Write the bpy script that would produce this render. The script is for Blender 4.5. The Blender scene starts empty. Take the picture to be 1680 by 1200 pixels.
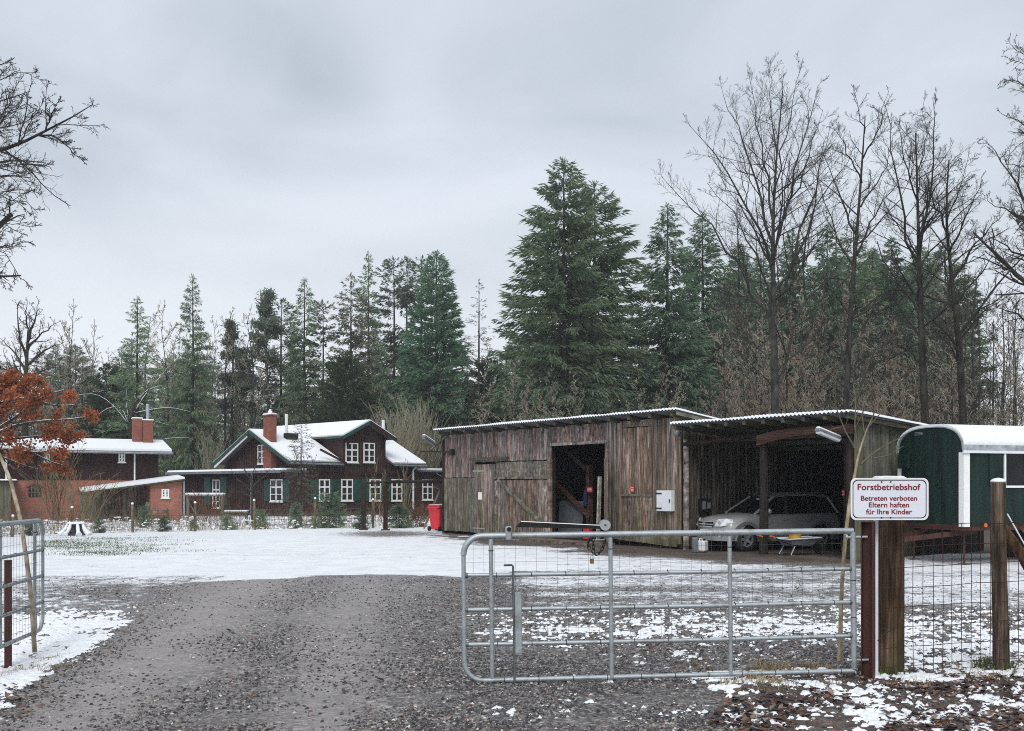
import bpy, bmesh, math, random
import numpy as np
from mathutils import Vector, Matrix, Euler
R = math.radians
sc = bpy.context.scene
col = sc.collection

# ------------------------------------------------------------------ camera, sky, sun, exposure
EYE = 1.8                                    # eye height above the yard
FPX, HX, HY = 1633.0, 840.0, 800.0           # focal length, horizon point, measured in the photograph
cd = bpy.data.cameras.new('camera')
cam = bpy.data.objects.new('camera', cd); col.objects.link(cam)
cam.location = (0, 0, EYE); cam.rotation_euler = (R(90), 0, 0)
cd.sensor_width = 36; cd.lens = 35; cd.shift_y = 200/1680
cd.clip_start = .05; cd.clip_end = 4000
sc.camera = cam

SUN_EL, SUN_AZ = 45, 184                     # a veiled sun behind the left shoulder
w = bpy.data.worlds.new('World'); sc.world = w; w.use_nodes = True
nt = w.node_tree; nt.nodes.clear()
def N(t, typ, **k):
    n = t.nodes.new(typ)
    for a, b in k.items(): setattr(n, a, b)
    return n
sky = N(nt, 'ShaderNodeTexSky', sky_type='NISHITA', sun_disc=False, sun_elevation=R(SUN_EL), sun_rotation=R(SUN_AZ))
tc = N(nt, 'ShaderNodeTexCoord')
mp = N(nt, 'ShaderNodeMapping'); mp.inputs['Scale'].default_value = (1.0, 1.0, 2.6)
nz = N(nt, 'ShaderNodeTexNoise'); nz.inputs['Scale'].default_value = 2.3; nz.inputs['Detail'].default_value = 5; nz.inputs['Roughness'].default_value = .48
nz.inputs['Distortion'].default_value = .5
cr = N(nt, 'ShaderNodeValToRGB')
cr.color_ramp.elements[0].position = .36; cr.color_ramp.elements[0].color = (.342, .386, .436, 1)
cr.color_ramp.elements[1].position = .66; cr.color_ramp.elements[1].color = (.51, .55, .605, 1)
sx = N(nt, 'ShaderNodeSeparateXYZ')
lo = N(nt, 'ShaderNodeMapRange', interpolation_type='SMOOTHSTEP'); lo.inputs[1].default_value = .03; lo.inputs[2].default_value = .36
lo.inputs[3].default_value = 1; lo.inputs[4].default_value = 0
mh = N(nt, 'ShaderNodeMixRGB'); mh.inputs[2].default_value = (.645, .665, .695, 1)
mlt = N(nt, 'ShaderNodeMath', operation='MULTIPLY'); mlt.inputs[1].default_value = .85
sc10 = N(nt, 'ShaderNodeMixRGB', blend_type='MULTIPLY'); sc10.inputs[0].default_value = 1; sc10.inputs[2].default_value = (10, 10, 10, 1)
ms = N(nt, 'ShaderNodeMixRGB'); ms.inputs[0].default_value = .96     # the cloud layer over the clear sky
bg = N(nt, 'ShaderNodeBackground'); bg.inputs[1].default_value = .1
out = N(nt, 'ShaderNodeOutputWorld')
L = nt.links.new
L(tc.outputs['Generated'], mp.inputs[0]); L(mp.outputs[0], nz.inputs['Vector']); L(nz.outputs[0], cr.inputs[0])
L(tc.outputs['Generated'], sx.inputs[0]); L(sx.outputs[2], lo.inputs[0]); L(lo.outputs[0], mlt.inputs[0]); L(mlt.outputs[0], mh.inputs[0])
L(cr.outputs[0], mh.inputs[1]); L(mh.outputs[0], sc10.inputs[1]); L(sky.outputs[0], ms.inputs[1]); L(sc10.outputs[0], ms.inputs[2])
L(ms.outputs[0], bg.inputs[0]); L(bg.outputs[0], out.inputs[0])

sd = bpy.data.lights.new('sun', 'SUN'); sd.energy = 1.5; sd.angle = R(35); sd.color = (1, .975, .94)
so = bpy.data.objects.new('sun', sd); col.objects.link(so)
a_, e_ = R(SUN_AZ), R(SUN_EL)
sdir = Vector((math.sin(a_)*math.cos(e_), math.cos(a_)*math.cos(e_), math.sin(e_)))
so.rotation_euler = (-sdir).to_track_quat('-Z', 'Y').to_euler(); so.location = (0, 0, 60)

vs = sc.view_settings
vs.view_transform = 'Standard'; vs.look = 'None'; vs.exposure = 0.58; vs.gamma = 1.0; vs.use_curve_mapping = False
sc.cycles.max_bounces = 6; sc.cycles.diffuse_bounces = 3; sc.cycles.volume_bounces = 1
sc.cycles.use_denoising = False; sc.cycles.filter_width = 1.0

# ------------------------------------------------------------------ measuring helpers
def at(px, py, Y):                           # the point at depth Y seen at this place of the photograph
    return Vector(((px-HX)/FPX*Y, Y, EYE-(py-HY)/FPX*Y))
def gp(px, py):                              # the ground point there
    Y = EYE*FPX/(py-HY); return Vector(((px-HX)/FPX*Y, Y, 0))
class Frame:                                 # a building's own axes: x along its front, y back, z up
    def __init__(s, o, ang): s.o = Vector((o[0], o[1])); s.a = ang; s.ex = Vector((math.cos(ang), math.sin(ang))); s.ey = Vector((-s.ex.y, s.ex.x))
    def x(s, px, y=0):                       # local x where the column px meets the plane at local y
        k = (px-HX)/FPX; p = s.o + s.ey*y
        return (k*p.y-p.x)/(s.ex.x-k*s.ex.y)
    def y(s, px, x=0):
        k = (px-HX)/FPX; p = s.o + s.ex*x
        return (k*p.y-p.x)/(s.ey.x-k*s.ey.y)
    def w(s, x, y): p = s.o+s.ex*x+s.ey*y; return p
    def z(s, py, x, y): return EYE-(py-HY)/FPX*s.w(x, y).y

# ------------------------------------------------------------------ value noise
_lat = np.random.RandomState(7).rand(64, 64, 64).astype(np.float32)
def vnoise(x, y, z=0.0):
    x = np.asarray(x, float); y = np.asarray(y, float); z = np.zeros_like(x)+z
    xi, yi, zi = np.floor(x).astype(int), np.floor(y).astype(int), np.floor(z).astype(int)
    fx, fy, fz = x-xi, y-yi, z-zi
    fx, fy, fz = [f*f*(3-2*f) for f in (fx, fy, fz)]
    g = lambda a, b, c: _lat[(xi+a) & 63, (yi+b) & 63, (zi+c) & 63]
    l = lambda a, b, t: a+(b-a)*t
    return l(l(l(g(0,0,0), g(1,0,0), fx), l(g(0,1,0), g(1,1,0), fx), fy), l(l(g(0,0,1), g(1,0,1), fx), l(g(0,1,1), g(1,1,1), fx), fy), fz)
def fbm(x, y, z=0.0, o=4, gain=.5):
    s = 0; a = 1; t = 0; f = 1.0
    for i in range(o):
        s = s+a*vnoise(x*f+i*17.3, y*f+i*9.1, z); t += a; a *= gain; f *= 2.03
    return s/t
def sst(a, b, x): t = np.clip((x-a)/(b-a), 0, 1); return t*t*(3-2*t)

# ------------------------------------------------------------------ object helpers
def tag(o, label=None, cat=None, group=None, kind=None):
    if label: o['label'] = label
    if cat: o['category'] = cat
    if group: o['group'] = group
    if kind: o['kind'] = kind
    return o
def thing(name, label, cat, loc=(0,0,0), rz=0, group=None):
    o = bpy.data.objects.new(name, None); col.objects.link(o); o.empty_display_size = .2
    o.location = loc; o.rotation_euler = (0, 0, rz)
    return tag(o, label, cat, group)
def obj(name, me, parent=None, loc=(0,0,0), rot=(0,0,0), scale=(1,1,1), kind=None, label=None):
    o = bpy.data.objects.new(name, me); col.objects.link(o); o.parent = parent
    o.location = loc; o.rotation_euler = rot; o.scale = scale
    if kind: o['kind'] = kind
    if label: o['label'] = label
    return o
def copy_tree(o, parent=None):
    c = o.copy(); col.objects.link(c); c.parent = parent
    for ch in list(o.children): copy_tree(ch, c)
    return c
def np_mesh(name, V, F, mat, smooth=False, attr=None):
    """V (n,3); F an (m,k) array or a list of such arrays"""
    me = bpy.data.meshes.new(name)
    Fs = [f for f in (F if isinstance(F, list) else [F]) if len(f)]
    V = np.asarray(V, np.float32)
    me.vertices.add(len(V)); me.vertices.foreach_set('co', V.ravel())
    li = np.concatenate([f.ravel() for f in Fs]).astype(np.int32)
    tot = np.concatenate([np.full(len(f), f.shape[1]) for f in Fs]).astype(np.int32)
    st = np.concatenate([[0], np.cumsum(tot)[:-1]]).astype(np.int32)
    me.loops.add(len(li)); me.loops.foreach_set('vertex_index', li)
    me.polygons.add(len(tot)); me.polygons.foreach_set('loop_start', st)
    if smooth: me.polygons.foreach_set('use_smooth', np.ones(len(tot), bool))
    me.update(calc_edges=True)
    for k, a in (attr or {}).items():
        if np.ndim(a) == 1:
            at_ = me.attributes.new(k, 'FLOAT', 'POINT'); at_.data.foreach_set('value', np.asarray(a, np.float32))
        else:
            at_ = me.attributes.new(k, 'FLOAT_COLOR', 'POINT'); at_.data.foreach_set('color', np.asarray(a, np.float32).ravel())
    for m in (mat if isinstance(mat, (list, tuple)) else [mat]): me.materials.append(m)
    return me

class MB:
    def __init__(s): s.v = []; s.f = []
    def add(s, vs, fs):
        o = len(s.v); s.v += [tuple(p) for p in vs]; s.f += [tuple(i+o for i in f) for f in fs]; return s
    def box(s, x0, y0, z0, x1, y1, z1):
        return s.add([(x0,y0,z0),(x1,y0,z0),(x1,y1,z0),(x0,y1,z0),(x0,y0,z1),(x1,y0,z1),(x1,y1,z1),(x0,y1,z1)],
                     [(0,3,2,1),(4,5,6,7),(0,1,5,4),(1,2,6,5),(2,3,7,6),(3,0,4,7)])
    def bar(s, a, b, w, h, up=(0,0,1)):      # a straight bar of w x h between two points
        a, b = Vector(a), Vector(b); d = (b-a).normalized(); up = Vector(up)
        sx_ = d.cross(up)
        if sx_.length < 1e-3: sx_ = d.cross(Vector((1,0,0)))
        sx_.normalize(); sy_ = sx_.cross(d).normalized()
        vs = [p+sx_*(i*w/2)+sy_*(j*h/2) for p in (a, b) for i, j in ((-1,-1),(1,-1),(1,1),(-1,1))]
        return s.add(vs, [(0,1,2,3)[::-1],(4,5,6,7),(0,1,5,4),(1,2,6,5),(2,3,7,6),(3,0,4,7)])
    def tube(s, pts, r, n=8, caps=True):
        pts = [Vector(p) for p in pts]; rs = r if isinstance(r, (list, tuple)) else [r]*len(pts)
        prev = None; base = len(s.v); k = len(pts)
        for i, p in enumerate(pts):
            t = (pts[min(i+1,k-1)]-pts[max(i-1,0)]).normalized()
            if prev is None:
                a = t.cross(Vector((0,0,1)))
                if a.length < 1e-3: a = t.cross(Vector((0,1,0)))
            else: a = prev-t*prev.dot(t)
            a.normalize(); prev = a; b = t.cross(a)
            for j in range(n):
                th = 2*math.pi*j/n; s.v.append(tuple(p+(a*math.cos(th)+b*math.sin(th))*rs[i]))
        for i in range(k-1):
            for j in range(n):
                j2 = (j+1) % n
                s.f.append((base+i*n+j, base+i*n+j2, base+(i+1)*n+j2, base+(i+1)*n+j))
        if caps:
            s.f.append(tuple(base+j for j in range(n))[::-1]); s.f.append(tuple(base+(k-1)*n+j for j in range(n)))
        return s
    def lathe(s, prof, n=16, c=(0,0,0), axis='z', caps=True):
        base = len(s.v)
        for r_, z_ in prof:
            for j in range(n):
                th = 2*math.pi*j/n; a, b = r_*math.cos(th), r_*math.sin(th)
                p = (a, b, z_) if axis == 'z' else ((a, z_, b) if axis == 'y' else (z_, a, b))
                s.v.append((p[0]+c[0], p[1]+c[1], p[2]+c[2]))
        k = len(prof)
        for i in range(k-1):
            for j in range(n):
                j2 = (j+1) % n; s.f.append((base+i*n+j, base+i*n+j2, base+(i+1)*n+j2, base+(i+1)*n+j))
        if caps: s.f.append(tuple(base+j for j in range(n))[::-1]); s.f.append(tuple(base+(k-1)*n+j for j in range(n)))
        return s
    def prism(s, poly, y0, y1, axis='y'):    # polygon in the (x,z) plane pushed along y (or in (y,z) along x, or (x,y) along z)
        n = len(poly)
        q = {'y': lambda p, d: (p[0], d, p[1]), 'x': lambda p, d: (d, p[0], p[1]), 'z': lambda p, d: (p[0], p[1], d)}[axis]
        vs = [q(p, y0) for p in poly]+[q(p, y1) for p in poly]
        return s.add(vs, [tuple(range(n))[::-1], tuple(range(n, 2*n))]+[(i, (i+1)%n, n+(i+1)%n, n+i) for i in range(n)])
    def mesh(s, name, mat, smooth=False, bevel=0, fix=True):
        me = bpy.data.meshes.new(name); me.from_pydata(s.v, [], s.f)
        if fix or bevel:
            b = bmesh.new(); b.from_mesh(me)
            bmesh.ops.recalc_face_normals(b, faces=b.faces)
            if bevel: bmesh.ops.bevel(b, geom=[e for e in b.edges if len(e.link_faces) == 2 and e.calc_face_angle(0) > .6], offset=bevel, segments=1, affect='EDGES', profile=.5)
            b.to_mesh(me); b.free()
        if smooth:
            for p in me.polygons: p.use_smooth = len(p.vertices) <= 4
            try: me.set_sharp_from_angle(angle=R(50))
            except Exception: pass
        me.materials.append(mat)
        return me
    def build(s, name, mat, parent=None, smooth=False, bevel=0, loc=(0,0,0), rot=(0,0,0), kind=None, label=None):
        return obj(name, s.mesh(name, mat, smooth, bevel), parent, loc, rot, kind=kind, label=label)

# ------------------------------------------------------------------ materials
def newmat(name):
    m = bpy.data.materials.new(name); m.use_nodes = True; t = m.node_tree; t.nodes.clear()
    b = N(t, 'ShaderNodeBsdfPrincipled'); o = N(t, 'ShaderNodeOutputMaterial'); t.links.new(b.outputs[0], o.inputs[0])
    return m, t, b
def ramp(t, stops, src):
    r = N(t, 'ShaderNodeValToRGB'); el = r.color_ramp.elements
    while len(el) < len(stops): el.new(.5)
    for e, (p, c) in zip(el, stops): e.position = p; e.color = (*c, 1)
    t.links.new(src, r.inputs[0]); return r.outputs[0]
def noise(t, vec, scale, detail=4, rough=.55, dist=0):
    n = N(t, 'ShaderNodeTexNoise'); n.inputs['Scale'].default_value = scale; n.inputs['Detail'].default_value = detail
    n.inputs['Roughness'].default_value = rough; n.inputs['Distortion'].default_value = dist
    if vec is not None: t.links.new(vec, n.inputs['Vector'])
    return n.outputs[0]
def mix(t, fac, a, b, mode='MIX'):
    m = N(t, 'ShaderNodeMixRGB', blend_type=mode)
    for i, v in ((0, fac), (1, a), (2, b)):
        if hasattr(v, 'default_value') or hasattr(v, 'is_linked'): t.links.new(v, m.inputs[i])
        elif isinstance(v, (int, float)): m.inputs[i].default_value = v
        else: m.inputs[i].default_value = (*v, 1)
    return m.outputs[0]
def math_(t, op, a, b=None, c=None, clamp=False):
    m = N(t, 'ShaderNodeMath', operation=op); m.use_clamp = clamp
    for i, v in enumerate((a, b, c)):
        if v is None: continue
        if isinstance(v, (int, float)): m.inputs[i].default_value = v
        else: t.links.new(v, m.inputs[i])
    return m.outputs[0]
def mrange(t, v, a, b, c=0, d=1, smooth=True):
    m = N(t, 'ShaderNodeMapRange', interpolation_type='SMOOTHSTEP' if smooth else 'LINEAR')
    t.links.new(v, m.inputs[0])
    for i, q in enumerate((a, b, c, d)): m.inputs[i+1].default_value = q
    return m.outputs[0]
def vmap(t, vec, scale, rnd=False):
    m = N(t, 'ShaderNodeMapping'); m.inputs['Scale'].default_value = scale; t.links.new(vec, m.inputs[0])
    if rnd:
        oi = N(t, 'ShaderNodeObjectInfo'); k = math_(t, 'MULTIPLY', oi.outputs['Random'], 57.0)
        cb = N(t, 'ShaderNodeCombineXYZ'); t.links.new(k, cb.inputs[0]); t.links.new(k, cb.inputs[2]); t.links.new(cb.outputs[0], m.inputs['Location'])
    return m.outputs[0]
def bump(t, b, h, strength=.4, dist=.02):
    n = N(t, 'ShaderNodeBump'); n.inputs['Strength'].default_value = strength; n.inputs['Distance'].default_value = dist
    t.links.new(h, n.inputs['Height']); t.links.new(n.outputs[0], b.inputs['Normal'])
def plain(name, c, rough=.7, metal=0, var=.25, scale=6, bmp=0, spec=.4, stretch=(1,1,1)):
    m, t, b = newmat(name); tcn = N(t, 'ShaderNodeTexCoord')
    n = noise(t, vmap(t, tcn.outputs['Object'], stretch, True), scale)
    c0 = tuple(x*(1-var) for x in c); c1 = tuple(min(1, x*(1+var)) for x in c)
    t.links.new(ramp(t, [(.3, c0), (.7, c1)], n), b.inputs['Base Color'])
    b.inputs['Roughness'].default_value = rough; b.inputs['Metallic'].default_value = metal; b.inputs['Specular IOR Level'].default_value = spec
    if bmp: bump(t, b, n, bmp, .01)
    return m
def wood(name, cols, sc_=(22, 22, 1.2), moss=0.0, mosstop=2.0, rnd=.5, rough=.85, streak=None):
    """weathered timber; the grain runs along local z; each piece differs a little"""
    m, t, b = newmat(name); tcn = N(t, 'ShaderNodeTexCoord'); oi = N(t, 'ShaderNodeObjectInfo'); geo = N(t, 'ShaderNodeNewGeometry')
    v = vmap(t, tcn.outputs['Object'], sc_, True)
    g = noise(t, v, 1.0, 6, .65, .3)
    big = noise(t, vmap(t, tcn.outputs['Object'], (sc_[0]*.12, sc_[1]*.12, sc_[2]*1.7), True), 1.0, 4, .6)
    n = len(cols); c = ramp(t, [(.33+.34*i/(n-1), cc) for i, cc in enumerate(cols)], g)
    k = math_(t, 'MULTIPLY_ADD', oi.outputs['Random'], rnd, 1-rnd*.5)
    k2 = math_(t, 'MULTIPLY', k, mrange(t, big, .3, .7, .62, 1.3))
    hsv = N(t, 'ShaderNodeHueSaturation'); t.links.new(c, hsv.inputs['Color']); t.links.new(k2, hsv.inputs['Value'])
    r2 = math_(t, 'FRACT', math_(t, 'MULTIPLY', oi.outputs['Random'], 7.31))
    t.links.new(math_(t, 'MULTIPLY_ADD', r2, .9, .5), hsv.inputs['Saturation'])
    c = hsv.outputs[0]
    if streak:                                # pale bare streaks where the stain has weathered off
        sn = noise(t, vmap(t, tcn.outputs['Object'], (sc_[0]*.55, sc_[1]*.55, sc_[2]*1.1), True), 1.0, 5, .7)
        c = mix(t, mrange(t, sn, .56, .68), c, streak)
    if moss:
        s3 = N(t, 'ShaderNodeSeparateXYZ'); t.links.new(geo.outputs['Position'], s3.inputs[0])
        mn = noise(t, vmap(t, geo.outputs['Position'], (3, 3, .8)), 1.0, 5, .6)
        low = mrange(t, s3.outputs[2], 0, mosstop, 1, .25)
        f = math_(t, 'MULTIPLY', mrange(t, mn, .40, .62), math_(t, 'MULTIPLY', low, moss))
        c = mix(t, f, c, (.085, .088, .035))
    t.links.new(c, b.inputs['Base Color']); b.inputs['Roughness'].default_value = rough; b.inputs['Specular IOR Level'].default_value = .25
    bump(t, b, g, .5, .01)
    return m
M = {}
M['board']   = wood('weathered brown board', [(.022,.014,.012), (.128,.091,.075), (.245,.185,.156), (.42,.34,.295)], sc_=(5, 1, 3.2), moss=.6, rnd=.8, streak=(.42,.36,.32))
M['board_up']= wood('weathered violet brown board', [(.024,.015,.014), (.124,.087,.079), (.232,.170,.153), (.37,.295,.27)], sc_=(5, 1, 2.6), moss=.15, rnd=.7, streak=(.36,.31,.285))
M['board_g'] = wood('green grey weathered board', [(.035,.031,.023), (.11,.10,.078), (.20,.185,.15), (.30,.275,.235)], sc_=(5, 1, 3), moss=.55, mosstop=2.4, rnd=.5)
M['board_s'] = wood('grey stained carport board', [(.055,.055,.04), (.115,.115,.085), (.18,.18,.135)], sc_=(4, 1, 2.4), moss=.5, mosstop=4, rnd=.35)
M['pole_w']  = wood('bark edged wall pole', [(.016,.013,.011), (.05,.042,.036), (.11,.095,.08), (.17,.15,.13)], sc_=(3, 3, 4), rnd=.8)
M['rafter']  = wood('grey mossy rafter timber', [(.03,.027,.02), (.075,.07,.05), (.13,.125,.09)], sc_=(20, 2.5, 20), rnd=.5)
M['beam']    = wood('red brown beam timber', [(.035,.022,.018), (.09,.055,.046), (.155,.105,.088)], sc_=(1.6, 18, 18), rnd=.3)
M['darkbeam']= wood('dark tarred or shaded timber', [(.010,.007,.006), (.022,.014,.012), (.042,.026,.021)], sc_=(14, 14, 1.2), rnd=.4)  # also for carport boards that carry shade in their colour
M['post']    = wood('brown round fence timber', [(.016,.010,.008), (.055,.034,.024), (.115,.076,.054), (.21,.155,.115)], sc_=(24, 24, 1.6), rnd=.4, moss=.35, mosstop=.7)
M['post_g']  = wood('green grey garden post timber', [(.06,.052,.03), (.13,.115,.07), (.2,.18,.12)], sc_=(16, 16, 1.5), rnd=.4)
M['bamboo']  = wood('peeled tan stick', [(.20,.165,.115), (.36,.315,.235), (.47,.43,.34)], sc_=(20, 20, 4), rnd=.3)
M['bark']    = wood('dark furrowed bark', [(.012,.011,.009), (.032,.029,.023), (.062,.057,.045)], sc_=(5, 5, 1.2), rnd=.3)
M['bark_gr'] = wood('grey green beech bark', [(.025,.025,.02), (.052,.053,.042), (.095,.095,.078)], sc_=(3, 3, 1.6), rnd=.4)
M['twig']    = plain('dark winter twig', (.038,.033,.029), .9, var=.35, scale=.6)
M['twig_br'] = plain('brown winter twig', (.36,.32,.25), .9, var=.5, scale=.35)
M['twig_ol'] = plain('olive hazel twig', (.27,.25,.175), .9, var=.35, scale=.8)
M['sapling'] = plain('grey brown sapling bark', (.13,.115,.08), .9, var=.35, scale=4)
M['stalk']   = plain('dry tan stalk', (.19,.15,.085), .9, var=.5, scale=1.5)
M['bramble'] = plain('red brown bramble twig', (.15,.075,.045), .9, var=.4, scale=1.5)
def needle(name, dark, light, scale=.55):
    m, t, b = newmat(name); tcn = N(t, 'ShaderNodeTexCoord'); oi = N(t, 'ShaderNodeObjectInfo')
    n = noise(t, vmap(t, tcn.outputs['Object'], (1, 1, 1), True), scale, 5, .65)
    c = ramp(t, [(.32, dark), (.52, tuple((a+b_)/2 for a, b_ in zip(dark, light))), (.70, light)], n)
    hsv = N(t, 'ShaderNodeHueSaturation'); t.links.new(c, hsv.inputs['Color'])
    t.links.new(math_(t, 'MULTIPLY_ADD', oi.outputs['Random'], .5, .78), hsv.inputs['Value'])
    t.links.new(hsv.outputs[0], b.inputs['Base Color']); b.inputs['Roughness'].default_value = .75; b.inputs['Specular IOR Level'].default_value = .2
    tl = N(t, 'ShaderNodeBsdfTranslucent'); t.links.new(hsv.outputs[0], tl.inputs[0]); mx = N(t, 'ShaderNodeMixShader'); mx.inputs[0].default_value = .46
    o = [n for n in t.nodes if n.type == 'OUTPUT_MATERIAL'][0]; t.links.new(b.outputs[0], mx.inputs[1]); t.links.new(tl.outputs[0], mx.inputs[2]); t.links.new(mx.outputs[0], o.inputs[0])
    return m
M['fir']    = needle('douglas fir needles', (.125,.205,.135), (.31,.39,.22))
M['spruce'] = needle('dark spruce needles', (.095,.165,.115), (.21,.30,.19))
M['sequoia']= needle('fresh green scale leaves', (.10,.18,.125), (.20,.31,.20))
M['pine']   = needle('pine needles', (.11,.155,.118), (.22,.26,.19))
M['brownfir']=needle('brownish thin needles', (.12,.125,.09), (.24,.225,.165))
M['yew']    = needle('yew leaves', (.035,.066,.034), (.07,.11,.05), 1.2)
M['copper'] = needle('withered copper leaves', (.22,.070,.028), (.60,.21,.085), 1.6)
def snowmat(name):
    m, t, b = newmat(name); geo = N(t, 'ShaderNodeNewGeometry')
    n = noise(t, geo.outputs['Position'], 9, 6, .7)
    t.links.new(ramp(t, [(.3, (.76,.78,.81)), (.7, (.85,.865,.885))], n), b.inputs['Base Color'])
    b.inputs['Roughness'].default_value = .65; b.inputs['Specular IOR Level'].default_value = .25
    bump(t, b, n, .5, .03)
    return m
M['snow'] = snowmat('fresh thin snow')
def zinc(name, c):
    m, t, b = newmat(name); tcn = N(t, 'ShaderNodeTexCoord')
    n = noise(t, tcn.outputs['Object'], 30, 6, .8); n2 = noise(t, tcn.outputs['Object'], 5, 6, .75)
    t.links.new(mix(t, mrange(t, n2, .48, .66), mix(t, n, tuple(x*.62 for x in c), tuple(x*1.25 for x in c)), tuple(x*f for x, f in zip(c, (.62,.58,.52)))), b.inputs['Base Color'])
    b.inputs['Metallic'].default_value = .55; t.links.new(mrange(t, n, .3, .7, .42, .62), b.inputs['Roughness'])
    return m
M['zinc'] = zinc('galvanised steel', (.42,.46,.485))
M['zinc_d'] = zinc('dull dark galvanised steel', (.15,.165,.17))
M['wire'] = plain('thin dull wire', (.10,.10,.10), .6, .5)
M['rustwire'] = plain('rusty fence wire', (.045,.022,.016), .8, .2, var=.5, scale=30)
M['rust'] = plain('red brown painted steel', (.058,.018,.014), .55, .1, var=.35, scale=9, bmp=.2, stretch=(1,1,.3))
M['black'] = plain('black iron', (.014,.013,.013), .6, .3, var=.4, scale=20)
M['brass'] = plain('worn brass padlock', (.22,.12,.045), .5, .6, var=.4, scale=60)
M['white'] = plain('white window paint', (.80,.80,.78), .5, var=.05)
M['whitemetal'] = plain('white enamelled metal', (.70,.72,.75), .4, var=.06, scale=8)
M['grey'] = plain('grey sheet metal', (.22,.24,.26), .5, .4, var=.3, scale=5)
M['green'] = plain('dark green shutter paint', (.012,.055,.042), .5, var=.25)
M['green_t'] = plain('teal green bargeboard paint', (.014,.060,.052), .5, var=.2)
M['trailer'] = plain('dark green trailer paint', (.0055,.0195,.0150), .5, var=.6, scale=2.2, spec=.22, stretch=(2.6,2.6,.30))
M['roofgrey'] = plain('grey trailer roof sheet', (.30,.33,.34), .5, var=.4, scale=6)
M['red'] = plain('red plastic', (.62,.035,.05), .45, var=.12, scale=4)
M['signred'] = plain('dark red sign lettering', (.20,.012,.024), .5, var=.05)
M['signblack'] = plain('black sign border', (.012,.014,.016), .5, var=.1)
M['signwhite'] = plain('white sign face', (.72,.75,.82), .35, var=.03, scale=3)
M['yellow'] = plain('yellow plastic', (.68,.40,.02), .4, var=.1)
M['orange'] = plain('orange rubber grip', (.62,.13,.02), .5, var=.1)
M['rubber'] = plain('black rubber', (.016,.016,.017), .75, var=.3)
M['tarroof'] = plain('grey roofing sheet', (.10,.10,.10), .8, var=.3)
M['blue'] = plain('blue cloth', (.015,.03,.10), .8)
M['grip'] = M['orange']
def glassmat(name, c, rough=.08, cov=0):
    m, t, b = newmat(name); tcn = N(t, 'ShaderNodeTexCoord')
    n = noise(t, tcn.outputs['Object'], 1.3, 2)
    t.links.new(ramp(t, [(.35, tuple(x*.6 for x in c)), (.65, tuple(x*1.5 for x in c))], n), b.inputs['Base Color'])
    b.inputs['Roughness'].default_value = rough; b.inputs['Specular IOR Level'].default_value = cov or .5
    return m
M['glass'] = glassmat('dark window glass', (.022,.022,.022))
M['glass_d'] = glassmat('dim dusty window glass', (.07,.065,.055), .25)
M['carglass'] = glassmat('tinted car glass', (.006,.008,.008), .05, .25)
def paint(name, c):
    m, t, b = newmat(name); b.inputs['Base Color'].default_value = (*c, 1); b.inputs['Metallic'].default_value = .35
    tcn = N(t, 'ShaderNodeTexCoord'); n = noise(t, tcn.outputs['Object'], 2.2, 5)
    t.links.new(mrange(t, n, .3, .7, .30, .5), b.inputs['Roughness']); b.inputs['Coat Weight'].default_value = .4; b.inputs['Coat Roughness'].default_value = .12
    return m
M['carpaint'] = paint('silver car paint', (.33,.33,.335))
M['carclad'] = plain('dark grey car cladding', (.16,.155,.155), .5, .2, var=.1)
M['chrome'] = plain('chrome trim', (.75,.76,.78), .15, 1, var=.05)
M['lamp'] = plain('clear headlamp plastic', (.55,.57,.60), .35, .2, var=.2, scale=12)
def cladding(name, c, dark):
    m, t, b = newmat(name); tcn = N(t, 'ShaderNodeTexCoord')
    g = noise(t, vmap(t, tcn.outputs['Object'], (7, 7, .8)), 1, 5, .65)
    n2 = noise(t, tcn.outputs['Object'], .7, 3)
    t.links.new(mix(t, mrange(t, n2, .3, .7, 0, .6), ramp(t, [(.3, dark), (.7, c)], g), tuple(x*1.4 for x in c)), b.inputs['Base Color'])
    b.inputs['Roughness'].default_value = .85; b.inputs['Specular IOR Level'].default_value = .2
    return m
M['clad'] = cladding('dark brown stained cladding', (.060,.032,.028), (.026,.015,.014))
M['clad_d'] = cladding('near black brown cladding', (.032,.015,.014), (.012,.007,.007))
def brick(name, c1, c2, mort, sc_=1.0, white=0):
    m, t, b = newmat(name); tcn = N(t, 'ShaderNodeTexCoord')
    mpn = N(t, 'ShaderNodeMapping'); mpn.inputs['Rotation'].default_value = (R(90), 0, 0); t.links.new(tcn.outputs['Object'], mpn.inputs[0])
    sp = N(t, 'ShaderNodeSeparateXYZ'); t.links.new(tcn.outputs['Object'], sp.inputs[0])
    cb = N(t, 'ShaderNodeCombineXYZ'); t.links.new(math_(t, 'ADD', sp.outputs[0], sp.outputs[1]), cb.inputs[0]); t.links.new(sp.outputs[2], cb.inputs[1])
    br = N(t, 'ShaderNodeTexBrick'); t.links.new(cb.outputs[0], br.inputs['Vector'])
    br.inputs['Color1'].default_value = (*c1, 1); br.inputs['Color2'].default_value = (*c2, 1); br.inputs['Mortar'].default_value = (*mort, 1)
    br.inputs['Scale'].default_value = 1; br.inputs['Brick Width'].default_value = .25; br.inputs['Row Height'].default_value = .077; br.inputs['Mortar Size'].default_value = .010
    n = noise(t, tcn.outputs['Object'], 1.7, 5, .65)
    c = mix(t, mrange(t, n, .35, .7, 0, .55), br.outputs[0], tuple(x*.55 for x in c1))
    if white: c = mix(t, mrange(t, noise(t, tcn.outputs['Object'], 4, 5, .7), .62, .72, 0, white), c, (.5,.47,.45))
    t.links.new(c, b.inputs['Base Color']); b.inputs['Roughness'].default_value = .9; b.inputs['Specular IOR Level'].default_value = .2
    bump(t, b, br.outputs['Fac'], -.4, .01)
    return m
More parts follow.
